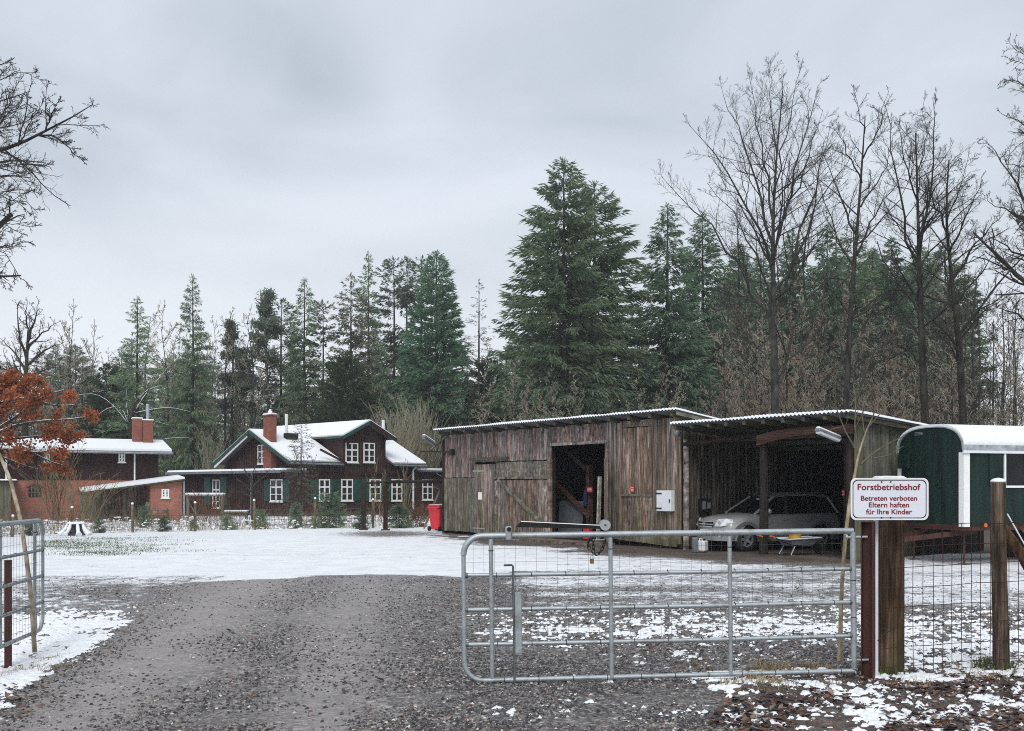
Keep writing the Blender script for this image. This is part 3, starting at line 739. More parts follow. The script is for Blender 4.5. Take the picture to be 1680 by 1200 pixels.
hero('alder_tree', 'bare alder with dark dense top and forked stems right of the slim tree', 45,
     [(1522,866),(1518,690),(1512,560),(1508,450),(1506,350),(1503,250),(1500,160)], (17,15,13,10,7,4,2),
     [[(1508,470),(1480,340),(1458,230),(1450,165)], [(1508,430),(1528,310),(1538,220),(1530,160)], [(1510,480),(1560,420),(1600,365)],
      [(1508,430),(1475,370),(1440,330)], [(1512,560),(1460,590),(1400,600)], [(1506,360),(1540,300),(1575,260)], [(1505,330),(1480,260),(1475,190)],
      [(1512,540),(1560,500),(1600,480)], [(1504,300),(1520,230),(1515,170)], [(1506,390),(1560,330),(1595,290)], [(1514,600),(1470,560),(1430,555)]],
     (5,5,3.4,3.4,3.4,3.2,3.2,3.4,2.6,3.2,2.6), 3, lv=[dict(FINE[0], kids=14, up=.08), dict(FINE[1], kids=9), dict(FINE[2], kids=7)])
hero('oak_tree', 'bare tree with bent trunk standing behind the green trailer roof', 45,
     [(1585,866),(1581,690),(1573,560),(1562,460),(1549,360),(1555,280),(1560,230)], (14,13,12,10,6,4,2),
     [[(1562,460),(1600,400),(1650,345)], [(1552,380),(1525,310),(1510,270)], [(1556,420),(1590,350),(1610,290)], [(1573,560),(1620,500),(1660,480)],
      [(1552,370),(1580,300),(1590,250)], [(1575,600),(1540,540),(1510,520)], [(1566,500),(1620,440),(1640,400)]], (5,4,4,4,3,3,4), 4,
     lv=[dict(FINE[0], kids=12, up=.06), dict(FINE[1], kids=8), dict(FINE[2], kids=6)])
hero('oak_tree', 'large bare oak whose drooping dark limbs reach in at the right edge', 38,
     [(1740,877),(1735,700),(1720,500),(1715,350),(1725,200),(1735,60)], (30,28,24,18,12,6),
     [[(1718,420),(1670,340),(1620,330)], [(1716,380),(1660,300),(1640,240),(1615,230)], [(1720,260),(1680,190),(1640,185)], [(1725,180),(1690,140),(1645,130)],
      [(1720,480),(1690,430),(1640,410)], [(1715,560),(1680,520),(1625,500)], [(1728,150),(1690,80),(1660,75)], [(1718,330),(1690,260),(1650,270)],
      [(1720,440),(1660,410),(1610,380)], [(1722,230),(1760,150),(1800,100)], [(1719,400),(1680,380),(1655,350)]], (6,6,5,5,6,6,5,5,5,5,4), 5,
     lv=[dict(FINE[0], kids=14, up=.04, wob=.2), dict(FINE[1], kids=9, up=.04, wob=.24), dict(FINE[2], kids=6, up=.02, wob=.26)])
hero('oak_tree', 'large bare oak leaning in from the left edge with dark limbs against sky', 27,
     [(-150,909),(-140,700),(-135,450),(-140,300),(-150,150),(-150,60)], (60,55,46,36,26,14),
     [[(-136,330),(-60,260),(0,246),(40,236),(75,214),(110,195),(152,172)], [(60,222),(90,222),(110,240),(140,268)], [(-140,270),(-60,190),(0,168),(50,150)],
      [(-138,300),(-70,280),(-10,255),(40,290),(62,325)], [(-136,420),(-60,380),(0,355),(45,365)], [(-136,440),(-70,420),(-10,390),(30,430),(35,460)],
      [(-145,200),(-70,130),(-10,110),(25,95)], [(-138,360),(-80,300),(-20,300),(20,325)], [(30,240),(50,200),(62,175)], [(-10,232),(10,180),(22,150)],
      [(-137,480),(-70,450),(-15,440),(20,470)], [(75,214),(88,180),(100,160)], [(-145,220),(-60,200),(20,190),(45,170)],
      [(-140,290),(-70,240),(0,215),(35,205),(70,180)], [(-139,310),(-60,290),(0,270),(50,262),(75,275)], [(-141,250),(-80,170),(-10,140),(30,130),(60,120)], [(-138,350),(-70,320),(0,310),(50,330),(62,350)], [(-137,400),(-60,370),(0,345),(30,330)], [(-136,460),(-60,420),(0,400),(40,395)]],
     (11,4,7,5,4.5,4,5,4.5,3,3,3,3,4,5,4.5,4.5,4.5,4,3.5), 6,
     lv=[dict(FINE[0], kids=12, up=.05, wob=.18, ratio=.50, rmin=.010), dict(FINE[1], kids=9, up=.06, wob=.22, ratio=.55, rmin=.0072), dict(FINE[2], kids=5, up=.04, wob=.26, ratio=.55, rmin=.0056)], depth=1.0, shorten=.97)
hero('oak_tree', 'round bare oak behind the copper leaved beech at far left', 70,
     [(40,842),(42,700),(43,600),(46,560),(47,510)], (10,9,9,7,3),
     [[(42,610),(20,570),(0,555)], [(44,590),(30,540),(28,500)], [(46,560),(60,520),(64,495)], [(43,600),(80,570),(108,560)], [(45,570),(75,540),(98,528)],
      [(43,620),(90,600),(118,605)], [(43,630),(10,600),(-15,600)], [(47,540),(40,510),(45,492)]], (5,5,5,5,4,4,4,3), 7,
     lv=[dict(FINE[0], kids=8, up=.1, wob=.2), dict(FINE[1], kids=6, wob=.24, rmin=.012), dict(FINE[2], kids=4, rmin=.010)])

SN = [dict(FINE[0], kids=7, up=.1), dict(FINE[1], kids=5), dict(FINE[2], kids=3)]
hero('snowy_tree', 'low spreading bare tree with snow lined limbs behind the brick chimneys', 66,
     [(214,845),(213,740),(214,690),(222,660)], (9,8,6,4),
     [[(213,690),(232,655),(262,620),(280,598)], [(212,700),(195,655),(165,676),(148,694)], [(215,680),(247,672),(290,667),(312,676)], [(214,712),(252,730),(280,717),(310,718)],
      [(222,660),(240,640),(268,632)], [(212,690),(206,660),(208,630)], [(213,700),(180,655),(150,640),(120,650)], [(216,690),(250,690),(285,700)]], (2.6,2.4,2.2,2.2,2,2,2,1.6), 8, 'bark', 'twig', SN, 1.5, 1.0, True)
hero('leaning_tree', 'slender leaning tree with arching limbs between slim tree and alder', 44,
     [(1393,868),(1398,680),(1412,632),(1429,588)], (5,4.5,4,3),
     [[(1429,588),(1470,565),(1520,541),(1590,536)], [(1429,588),(1440,556),(1490,527),(1536,510)], [(1400,668),(1430,612),(1478,608)], [(1405,655),(1375,625),(1345,612)]], (2.6,2.2,1.8,1.6), 9, 'bark_gr', 'twig', SN, 1.5, 1.0)
# ---- conifers
def kites(P, D, Wd, Ln, rng, flat=1.25):
    """small leaf-like sprays: one narrow four-point blade each"""
    D = D/np.linalg.norm(D, axis=1, keepdims=True)
    rnd = rng.randn(len(P), 3)*flat; rnd[:,2] += 1
    S = np.cross(D, rnd); S /= np.linalg.norm(S, axis=1, keepdims=True)+1e-9
    mid = P+D*(Ln*.45)[:,None]
    V = np.stack([P, mid+S*Wd[:,None]/2, P+D*Ln[:,None], mid-S*Wd[:,None]/2], 1).reshape(-1, 3)
    return V, np.arange(len(P)*4).reshape(-1, 4)
def conifer_meshes(seed, H, Rm, mat, bark, base=.08, power=.9, dz=.42, per=8, slope=.25, droop=.55, tw=.55, dens=5.0, hang=.0, ragged=.25, wd=.15, trunk_r=None, gaps=0.0):
    rng = np.random.RandomState(seed); tr = trunk_r or H*.011
    zs = np.arange(H*base, H*.995, dz); 
    z = np.repeat(zs, per)+rng.uniform(-dz*.5, dz*.5, len(zs)*per); z = np.clip(z, H*base*.7, H*.997)
    az = rng.rand(len(z))*2*np.pi; f = 1-(z/H-base)/(1-base); f = np.clip(f, 0, 1)
    # lobed outline: the reach changes slowly with height and side
    lob = .72+.56*fbm(np.cos(az)*1.3+seed*3.7, np.sin(az)*1.3+z*.22, z*.35, 3)
    Lb = Rm*(f**power)*lob*rng.uniform(1-ragged, 1+ragged*.5, len(z))+.12
    if gaps:
        g = vnoise(z*.5+seed, az*.9, 1.0); keep = g > gaps; z, az, f, Lb = z[keep], az[keep], f[keep], Lb[keep]
    out = np.stack([np.cos(az), np.sin(az), np.zeros_like(az)], -1)
    sl = slope*(1-1.7*f)+rng.randn(len(z))*.10 # upper branches rise, lower ones sink
    # branch wood
    nseg = 4; s = np.linspace(0, 1, nseg+1)
    zz = z[:,None]+Lb[:,None]*(sl[:,None]*s[None]+.0-droop*.35*(s[None]**1.6)*f[:,None]**.5+.10*s[None]**4)
    BP = np.concatenate([out[:,None,:2]*(Lb[:,None]*s[None])[...,None], zz[...,None]], -1)
    BR = np.maximum(.006, Lb[:,None]*.0075*np.linspace(1, .2, nseg+1)[None])
    T = np.array([(0,0,-.1), (0,0,H*.33), (0,0,H*.66), (0,0,H)], float); T[1:3,:2] += rng.randn(2,2)*H*.002
    T = resample(T, 10)[None]; TR = (tr*np.linspace(1, .05, 10)**.9)[None]
    trunk = seg_mesh('trunk', [paths_to_segs(T, TR), paths_to_segs(BP, BR)], [8, 3], bark)   # the stem and its bare branch wood
    # sprays along the branches
    nt = np.maximum(3, (Lb*dens*.86).astype(int)); bi = np.repeat(np.arange(len(Lb)), nt*2)
    u = rng.rand(len(bi))**.75; u = .06+.94*u
    L_, f_, sl_ = Lb[bi], f[bi], sl[bi]
    P = np.concatenate([out[bi,:2]*(L_*u)[:,None], (z[bi]+L_*(sl_*u-droop*.35*u**1.6*f_**.5+.10*u**4))[:,None]], -1)
    side = np.stack([-out[bi,1], out[bi,0], np.zeros(len(bi))], -1)*np.where(rng.rand(len(bi)) < .5, 1, -1)[:,None]
    D = out[bi]*rng.uniform(.35, 1.0, (len(bi),1))+side*rng.uniform(.1, .9, (len(bi),1))*(1.15-u)[:,None]
    D[:,2] += sl_*.6+rng.uniform(-.55, .25, len(bi))-hang*rng.rand(len(bi))*1.3
    P[:,2] += rng.uniform(-.5, .18, len(bi))*tw*(.4+.6*f_)
    Ln = tw*rng.uniform(.55, 1.25, len(bi))*(.55+.45*np.minimum(1, L_/2.5)); W_ = wd*rng.uniform(.6, 1.3, len(bi))*(.6+.4*np.minimum(1, L_/2.5))
    V, F_ = kites(P, D, W_, Ln, rng)
    # leader tip
    n = 14; zt = H*(1-.03*rng.rand(n)); a = rng.rand(n)*6.28
    V2, F2 = kites(np.stack([0*a, 0*a, zt], -1), np.stack([np.cos(a)*.5, np.sin(a)*.5, np.full(n, .8)], -1), np.full(n, wd*.6), np.full(n, tw*.7), rng)
    return trunk, np_mesh('crown', np.concatenate([V, V2]), np.concatenate([F_, F2+len(V)]), mat)
def conifer(name, label, px, top, Y, meshes, H, wfac=1.0, rz=0, group=None):
    h = EYE-(top-HY)/FPX*Y; s = h/H
    return tree(name, label, meshes, (at(px, HY, Y).x, Y, -.05), rz, (s*wfac, s*wfac, s), group)
CM = {}
CM['douglas'] = conifer_meshes(21, 26, 5.6, M['fir'], M['bark'], base=.10, power=.62, dz=.40, per=8, slope=.42, droop=.55, tw=0.64, dens=13.65, hang=.35, ragged=.34, wd=0.124)
CM['douglas2']= conifer_meshes(22, 25, 5.2, M['fir'], M['bark'], base=.06, power=.60, dz=.40, per=8, slope=.38, droop=.5, tw=0.66, dens=13.65, hang=.3, ragged=.34, wd=0.124)
CM['spruce']  = conifer_meshes(23, 24, 4.3, M['spruce'], M['bark'], base=.03, power=.72, dz=.36, per=9, slope=.35, droop=.75, tw=0.51, dens=15.75, hang=.55, ragged=.28, wd=0.105)
CM['spruce2'] = conifer_meshes(24, 22, 3.4, M['fir'], M['bark'], base=.08, power=.75, dz=.40, per=8, slope=.35, droop=.7, tw=0.49, dens=13.65, hang=.5, ragged=.35, wd=0.099, gaps=.2)
CM['thin']    = conifer_meshes(25, 18, 3.0, M['brownfir'], M['bark'], base=.18, power=.85, dz=.55, per=6, slope=.30, droop=.45, tw=0.37, dens=10.50, hang=.1, ragged=.35, wd=0.062, gaps=.2)
CM['sequoia'] = conifer_meshes(26, 22, 4.6, M['sequoia'], M['bark'], base=.02, power=.72, dz=.30, per=9, slope=.5, droop=.45, tw=0.49, dens=17.85, hang=.15, ragged=.16, wd=0.112)
CM['column']  = conifer_meshes(27, 22, 2.9, M['pine'], M['bark'], base=.22, power=.45, dz=.45, per=8, slope=.5, droop=.3, tw=0.57, dens=11.55, hang=.2, ragged=.45, wd=0.124, gaps=.34)
CM['brown']   = conifer_meshes(28, 22, 3.6, M['brownfir'], M['bark'], base=.15, power=.6, dz=.5, per=8, slope=.35, droop=.5, tw=0.57, dens=10.50, hang=.35, ragged=.4, wd=0.112, gaps=.25)
conifer('douglas_fir', 'tallest douglas fir with ragged crown rising behind the barn roof', 925, 262, 76, CM['douglas'], 26, 1.15, 0)
conifer('douglas_fir', 'second great douglas fir leaning on the tallest one from the right', 976, 300, 79, CM['douglas2'], 25, 1.22, 1.2)
conifer('spruce_tree', 'dense dark spruce between the douglas firs and the tall beech', 1095, 335, 80, CM['spruce'], 24, 1.25, 0)
conifer('spruce_tree', 'shorter dark spruce touching the right side of the dense one', 1152, 350, 84, CM['spruce'], 24, 1.2, 2.2)
conifer('spruce_tree', 'open spruce with sparse brown branches behind the brick chimneys', 226, 488, 84, CM['spruce2'], 22, 1.25, 0)
conifer('spruce_tree', 'narrow dense green spruce with a spire top right of the chimneys', 316, 452, 84, CM['spruce2'], 22, .95, 1.9)
conifer('cypress_tree', 'broad bright green cone shaped conifer behind the dark house', 716, 412, 88, CM['sequoia'], 22, 1.15, 0)
conifer('larch_tree', 'thin sparse larch standing alone between green cone and fir group', 786, 458, 86, CM['thin'], 18, .9, 0)
conifer('spruce_tree', 'tall thin spruce with the highest tip above the dark house', 604, 415, 94, CM['spruce2'], 22, .85, 3.0)
conifer('pine_tree', 'open pine crown just right of the tall thin spruce', 646, 422, 98, CM['column'], 22, 1.0, .7)
conifer('pine_tree', 'open pine crown second to the right of the tall thin spruce', 668, 422, 101, CM['column'], 22, .9, 2.7)
conifer('pine_tree', 'open pine crown touching the broad green cone from the left', 692, 420, 98, CM['column'], 22, .95, 4.2)
conifer('spruce_tree', 'dark rounded conifer left of the tall thin spruce', 576, 450, 92, CM['brown'], 22, 1.0, 0.4)
conifer('spruce_tree', 'dark pointed conifer right of the umbrella pine', 500, 458, 92, CM['spruce2'], 22, 1.1, 4.4)
conifer('spruce_tree', 'low conifer shoulder right of the dark pointed conifer', 530, 492, 95, CM['column'], 22, 1.0, 1.4)
conifer('pine_tree', 'conifer behind the umbrella pine with a blunt top', 462, 490, 98, CM['column'], 22, 1.15, 3.3)
conifer('fir_tree', 'green conifer seen through the left side of the tall beech', 1212, 405, 86, CM['spruce2'], 22, 1.35, .2)
conifer('fir_tree', 'dark conifer directly behind the trunk of the tall beech', 1300, 375, 88, CM['spruce'], 24, 1.05, 1.3)
conifer('fir_tree', 'dark green conifer seen between beech and slim bare tree', 1357, 368, 84, CM['spruce'], 24, 1.1, 3.1)
conifer('fir_tree', 'dark conifer with pointed top behind the slim bare tree', 1400, 362, 86, CM['spruce2'], 22, 1.4, .9)
conifer('fir_tree', 'dark conifer seen between slim tree and alder', 1462, 388, 86, CM['spruce'], 24, 1.1, 5.0)
conifer('fir_tree', 'small brown conifer top right of the alder trunk', 1540, 500, 96, CM['brown'], 22, 1.1, 3.7)
conifer('fir_tree', 'dark conifer between the two brown crowns left of the beech trunk', 1248, 425, 90, CM['spruce'], 24, 1.2, 2.7)
conifer('fir_tree', 'blunt dark conifer right of the slim bare tree, lower than its neighbours', 1432, 410, 92, CM['spruce2'], 22, 1.4, 4.1)
conifer('fir_tree', 'dark conifer directly behind the alder stems', 1505, 420, 92, CM['spruce'], 24, 1.1, 1.1)
# yews low behind the house
ym = conifer_meshes(31, 7, 3.4, M['yew'], M['bark'], base=.02, power=.5, dz=.22, per=9, slope=.3, droop=.3, tw=0.41, dens=16.80, hang=.2, ragged=.3, wd=0.099)
conifer('yew_tree', 'broad dark yew behind the roof ridge of the dark house', 570, 585, 84, ym, 7, .62, 0)
conifer('yew_tree', 'dark yew below the open spruce behind the brick chimneys', 178, 600, 86, ym, 7, .6, 2)
conifer('yew_tree', 'dark yew at the foot of the larch', 800, 590, 88, ym, 7, .6, 4)
# umbrella pine: long bare stem, needle clumps high up
def pine_meshes(seed, H):
    rng = np.random.RandomState(seed)
    T = smooth_path(resample([(0,0,0), (.25,.1,H*.4), (-.1,.2,H*.75), (.2,0,H*.97)], 14), 1)[None]; TR = np.linspace(.24, .07, 14)[None]
    P, Rr = children(T, TR, 16, rng, ang=62, ratio=.24, rr=.5, f0=.52, up=.16, steps=5, wob=.22, rmin=.02, lenbase=H)
    P2, R2 = children(P, Rr, 6, rng, ang=48, ratio=.5, rr=.6, f0=.35, up=.18, steps=3, wob=.25, rmin=.012)
    tr = seg_mesh('trunk', [paths_to_segs(T, TR), paths_to_segs(P, Rr), paths_to_segs(P2, R2)], [8, 5, 3], M['bark'])
    c = np.concatenate([P2[:,k] for k in (1, 2, 3)]); k = 30
    pts = np.repeat(c, k, 0)+rng.randn(len(c)*k, 3)*np.array([.26,.26,.16]); D = rng.randn(len(pts), 3); D[:,2] += .5
    V, F_ = kites(pts, D, np.full(len(pts), .11)*rng.uniform(.6,1.3,len(pts)), rng.uniform(.25, .5, len(pts)), rng, 1.5)
    return tr, np_mesh('crown', V, F_, M['pine'])
PM = pine_meshes(33, 19)
conifer('pine_tree', 'umbrella pine with rounded top and long bare brown trunk', 437, 477, 92, PM, 19.4, 1.0, 0)
conifer('pine_tree', 'lower brown pine left of the umbrella pine', 384, 528, 92, PM, 19.4, .95, 2.5)

# ---- the brown wood behind: bare trees and hazels, a few shared shapes
def wood_tree_meshes(seed, H, spread, twig, bark, kids=(13,7,5,4), up=.25, f0=.28):
    rng = np.random.RandomState(seed)
    T = smooth_path(resample([(0,0,0), (rng.uniform(-.3,.3), rng.uniform(-.3,.3), H*.35), (rng.uniform(-.5,.5), rng.uniform(-.4,.4), H*.7), (rng.uniform(-.4,.4), 0, H)], 14), 2)[None]
    TR = (H*.0085*np.linspace(1, .12, 14))[None]
    P, Rr = children(T, TR, kids[0], rng, ang=46, ratio=spread, rr=.5, f0=f0, up=up, steps=6, wob=.12, rmin=.018)
    a = seg_mesh('trunk', [paths_to_segs(T, TR), paths_to_segs(P, Rr)], [7, 4], bark); cs = []
    for k_, rt in zip(kids[1:], (.5, .55, .6)):
        P, Rr = children(P, Rr, k_, rng, ang=42, ratio=rt, rr=.55, f0=.15, up=.14, steps=3, wob=.18, rmin=.011); cs.append(paths_to_segs(P, Rr))
    return a, seg_mesh('crown', cs, [3]*len(cs), twig, False)
WT = [wood_tree_meshes(41, 15, .42, M['twig_br'], M['bark']), wood_tree_meshes(42, 14, .36, M['twig_br'], M['bark'], up=.3),
      wood_tree_meshes(43, 16, .40, M['twig'], M['bark_gr']), wood_tree_meshes(44, 11, .55, M['twig_br'], M['bark'], (18,7,5,4), f0=.10)]
def leafy(seed, m, n_, mat):
    """the same bare tree still holding some of its withered leaves"""
    rng = np.random.RandomState(seed); co = np.zeros(len(m[1].vertices)*3, np.float32); m[1].vertices.foreach_get('co', co); co = co.reshape(-1, 3)
    pts = co[rng.randint(0, len(co), n_)]; pts = pts[fbm(pts[:,0]*.8, pts[:,2]*.8, pts[:,1]*.8, 3) > .46]; D = rng.randn(len(pts), 3); D[:,2] -= .6
    V, F_ = kites(pts+rng.randn(len(pts), 3)*.05, D, rng.uniform(.06, .11, len(pts)), rng.uniform(.09, .17, len(pts)), rng, 1.5)
    return m[0], m[1], np_mesh('leaves', V, F_, mat)
M['russet'] = needle('pale russet beech leaves', (.19,.13,.095), (.36,.26,.19), 1.2)
WT.append(leafy(45, WT[3], 1500, M['russet'])); WT.append(leafy(46, WT[1], 1200, M['russet']))
rw = random.Random(77)
def wood_row(n, px0, px1, Y0, Y1, top0, top1, label, group, kinds=(0,1,2,3), name='bare_tree'):
    for i in range(n):
        px = px0+(px1-px0)*(i+rw.uniform(.1,.9))/n; Y = rw.uniform(Y0, Y1); top = rw.uniform(top0, top1)
        k = rw.choice(kinds); H = (15,14,16,11,11,14)[k]; h = EYE-(top-HY)/FPX*Y; s = h/H
        tree(name, label, WT[k], (at(px, HY, Y).x, Y, -.05), rw.uniform(0, 6.28), (s*1.1, s*1.1, s), group)
wood_row(18, 1165, 1580, 58, 74, 490, 600, 'bare brown tree in the thicket behind carport and trailer', 'bare trees in the thicket behind the trailer', (0,1,2,3,5,4))
wood_row(15, 1165, 1610, 54, 66, 580, 660, 'low brown tree at the thicket edge behind the carport roof', 'low bare trees along the thicket edge', (3,4,4,5))
wood_row(14, 1540, 1760, 58, 92, 440, 540, 'slender bare tree against the sky right of the bent oak', 'slender bare trees right of the bent oak', (2,))
wood_row(12, 1570, 1740, 56, 66, 560, 650, 'low bare tree under the slender trees behind the trailer roof', 'low bare trees behind the trailer roof', (3,2))
wood_row(12, 1190, 1560, 62, 80, 425, 540, 'tall thin bare tree rising in front of the dark conifers behind the carport', 'tall thin bare trees in front of the conifers', (1,2))
wood_row(22, 95, 420, 86, 104, 515, 610, 'bare grey tree standing among the conifers left of the house', 'bare trees left of the dark house')
wood_row(16, 400, 850, 104, 118, 560, 640, 'bare grey tree in the wood behind the dark house', 'bare trees behind the dark house')
wood_row(10, 770, 1180, 66, 74, 610, 665, 'low bare tree in front of the firs behind the barn roof', 'low bare trees behind the barn roof', (3,))
wood_row(8, -60, 150, 84, 100, 560, 640, 'bare tree behind the copper beech at the left', 'bare trees behind the copper beech')
def far_conifers(n, px0, px1, Y0, Y1, top0, top1, label, group):
    ks = [('spruce', 24), ('spruce2', 22), ('brown', 22), ('douglas', 26), ('column', 22)]
    for i in range(n):
        px = px0+(px1-px0)*(i+rw.uniform(.1,.9))/n; k, H = rw.choice(ks)
        conifer('spruce_tree', label, px, rw.uniform(top0, top1), rw.uniform(Y0, Y1), CM[k], H, rw.uniform(1.0, 1.35), rw.uniform(0, 6.28), group)
far_conifers(40, -60, 840, 110, 150, 560, 650, 'dark far conifer low in the wood behind the houses', 'far conifers behind the houses')
far_conifers(15, 800, 1190, 100, 130, 520, 620, 'dark far conifer filling the gaps behind the douglas firs', 'far conifers behind the douglas firs')
far_conifers(30, 1165, 1560, 96, 122, 395, 500, 'dim far conifer behind the brown thicket', 'far conifers behind the brown thicket')

# low brush that closes the foot of the wood
def brush(name, n, pxs, Ys, hmax, mat, seed, rad=.012, each=26):
    rng = np.random.RandomState(seed); k = n*each
    px = rng.uniform(pxs[0], pxs[1], n); Y = rng.uniform(Ys[0], Ys[1], n); X = (px-HX)/FPX*Y
    b = np.stack([X, Y, np.zeros(n)], -1); b = np.repeat(b, each, 0)+np.concatenate([rng.randn(k, 2)*.35, np.zeros((k, 1))], 1)
    d = rng.randn(k, 3)*.33; d[:,2] = 1; h = hmax*rng.uniform(.3, 1, k)
    P = [b]; cur = b
    for s in range(3):
        d = d+rng.randn(k, 3)*.22; d /= np.linalg.norm(d, axis=1, keepdims=True); cur = cur+d*(h/3)[:,None]; P.append(cur)
    P = np.stack(P, 1); Rr = rad*np.linspace(1, .4, 4)[None].repeat(k, 0)
    P2, R2 = children(P, Rr, 5, rng, ang=45, ratio=.45, rr=.6, f0=.3, up=.1, steps=2, wob=.25, rmin=rad*.5)
    return tag(obj(name, seg_mesh(name, [paths_to_segs(P, Rr), paths_to_segs(P2, R2)], [3, 3], mat, False)), kind='stuff')
brush('undergrowth', 120, (-80, 860), (90, 112), 7.5, M['twig_br'], 51, .034, 15)
brush('undergrowth', 130, (1120, 1560), (52, 80), 5.5, M['twig_br'], 52, .022, 18)
brush('undergrowth', 60, (1540, 1740), (52, 80), 2.8, M['bramble'], 54, .018, 20)
brush('undergrowth', 55, (780, 1180), (58, 74), 4.5, M['twig_br'], 53, .018, 20)

# ================================================================== BARN AND CARPORT
BA = math.atan2(-.8, .6)
B = Frame((-2.748, 39.72), BA)
barn = thing('barn', 'long weathered plank barn with corrugated roof and open doorway', 'barn', (-2.748, 39.72, 0), BA)
BL = 12.92; BD = 7.0; WT_ = 3.88
def bzr(y): return 4.06-.125*(y+.5)
xd0, xd1 = B.x(905), B.x(995); zd = B.z(729, (xd0+xd1)/2, 0)
x1, x2 = B.x(780), B.x(815); zl = B.z(784, 1.2, 0); zs_ = B.z(757, 5, 0)
# frame timbers and inner walls
for x in (.09, x1, x2, xd0-.09, xd1+.09, BL-.09): MB().box(x-.07, .05, 0, x+.07, .19, WT_-.05).build('frame_post', M['darkbeam'], barn)
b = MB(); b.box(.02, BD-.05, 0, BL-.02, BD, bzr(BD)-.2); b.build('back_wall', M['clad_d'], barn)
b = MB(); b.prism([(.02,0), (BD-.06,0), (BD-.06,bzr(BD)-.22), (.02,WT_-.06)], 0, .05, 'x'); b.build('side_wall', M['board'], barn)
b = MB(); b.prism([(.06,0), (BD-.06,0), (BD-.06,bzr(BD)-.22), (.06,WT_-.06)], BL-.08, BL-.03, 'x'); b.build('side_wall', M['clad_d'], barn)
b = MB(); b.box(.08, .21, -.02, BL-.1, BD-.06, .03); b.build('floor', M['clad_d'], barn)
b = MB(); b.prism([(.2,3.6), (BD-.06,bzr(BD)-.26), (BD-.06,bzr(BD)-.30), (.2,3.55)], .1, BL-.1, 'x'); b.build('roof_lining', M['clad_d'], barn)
# boards of the front
planks(barn, 0, x1+.02, zl+.01, WT_, .24, M['board_up'], y=.0)
planks(barn, x1+.02, xd0, zs_+.02, WT_, .24, M['board_up'], y=.0)
planks(barn, xd0, xd1, zd, WT_, .22, M['board_up'], y=.0)
xh0, xh1 = B.x(1022), B.x(1070)
zh = B.z(813, 11, 0)
planks(barn, xd1, xh0, .12, WT_, .20, M['board'], y=.0)
planks(barn, xh0, xh1, zh+.03, WT_-.22, .17, M['board'], y=-.012)
planks(barn, xh0, xh1, WT_-.20, WT_, .17, M['board'], y=.0)
planks(barn, xh0, xh1, .12, zh, .22, M['board'], y=.0)
planks(barn, xh1, BL, .12, WT_, .19, M['board'], y=.0)
b = MB(); b.box(xh0-.02, -.05, zh-.03, xh1+.02, -.02, zh+.035); b.build('batten', M['board_g'], barn)
b = MB(); b.bar((xd1+.4, -.04, .30), (BL-.15, -.04, .16), .05, .26, (0,0,1)); b.build('bottom_board', M['board_g'], barn)
b = MB(); b.box(-.02, -.03, 0, .14, .02, WT_); b.build('corner_board', M['darkbeam'], barn)
def leaf(name, x0, x1_, z0, z1, w, mat, y, label=None):
    b = MB()
    for z in (z0+.25, (z0+z1)/2, z1-.25): b.box(x0+.03, y+.03, z-.06, x1_-.03, y+.06, z+.06)
    o = b.build(name, M['darkbeam'], barn, label=label)
    planks(o, x0, x1_, z0, z1, w, mat, y=y); return o
leaf('door', .16, x1-.02, .10, zl-.02, .20, M['board_g'], -.05, 'mossy green grey door leaf at the left corner')
d2 = leaf('door', x1+.01, x2-.02, .08, B.z(762, 2.9, 0), .23, M['board'], -.06, 'grey plank door with long hinges')
for z in (B.z(773, 2.6, 0), B.z(867, 2.6, 0)):
    b = MB(); b.bar((x1-.05, -.085, z), (x1+.75, -.085, z-.01), .05, .012, (0,1,0)); b.build('hinge', M['zinc'], d2)
d3 = leaf('sliding_door', x2+.02, xd0-.02, B.z(784, 5, 0), B.z(757, 5, 0)-.02, .27, M['board_g'], -.07, 'mossy upper band of the sliding door')
b = MB(); b.box(x2, -.13, B.z(784, 5, 0)-.05, xd0, -.09, B.z(784, 5, 0)+.03); b.build('ledge', M['board_g'], barn)
d4 = leaf('sliding_door', x2+.08, xd0-.14, .14, B.z(784, 5, 0)-.08, .27, M['board'], -.075, 'sliding door with diagonal brace')
b = MB(); b.bar((B.x(821), -.125, B.z(788, B.x(821), 0)), (B.x(893), -.125, B.z(858, B.x(893), 0)), .13, .035, (0,1,0)); b.build('brace', M['board_g'], d4)
for x in (x2+.10, xd0-.18):
    b = MB(); b.box(x-.07, -.12, .14, x+.07, -.095, B.z(784, 5, 0)-.10); b.build('stile', M['board'], d4)
b = MB(); b.bar((B.x(778), -.16, B.z(754, 2.3, 0)), (B.x(838), -.16, B.z(752, 4.4, 0)), .14, .10); b.build('door_track', M['rafter'], barn)
b = MB(); b.box(xd0-.13, -.10, .05, xd0+.05, -.01, 2.75); b.build('door_post', M['board'], barn)
b = MB(); b.box(xd1+.02, -.09, zd-.7, xd1+.14, -.03, zd+.02); b.build('jamb', M['board_up'], barn)
b = MB(); b.box(xd0-.02, -.055, zd-.02, xd1+.1, -.02, zd+.08); b.build('lintel_board', M['board_up'], barn)
# the open plank leaf standing out of the doorway
ol = MB(); ol.box(-.02, -.05, .1, .04, .0, 2.75); oo = ol.build('open_door', M['board_g'], barn, loc=(xd1-.02, -.02, 0), rot=(0, 0, R(-38)))
planks(oo, .04, 1.15, .1, 2.7, .2, M['board'], y=-.03, th=.03)
b = MB(); b.bar((0,0,.05), (.12,-.03,2.15), .13, .05, (1,0,0)); b.build('loose_board', M['bamboo'], barn, loc=(B.x(981, -.1), -.1, 0))
b = MB(); b.box(xd0-.4, -1.1, -.02, xd1+.5, -.1, .05); b.build('threshold_ramp', M['board'], barn)
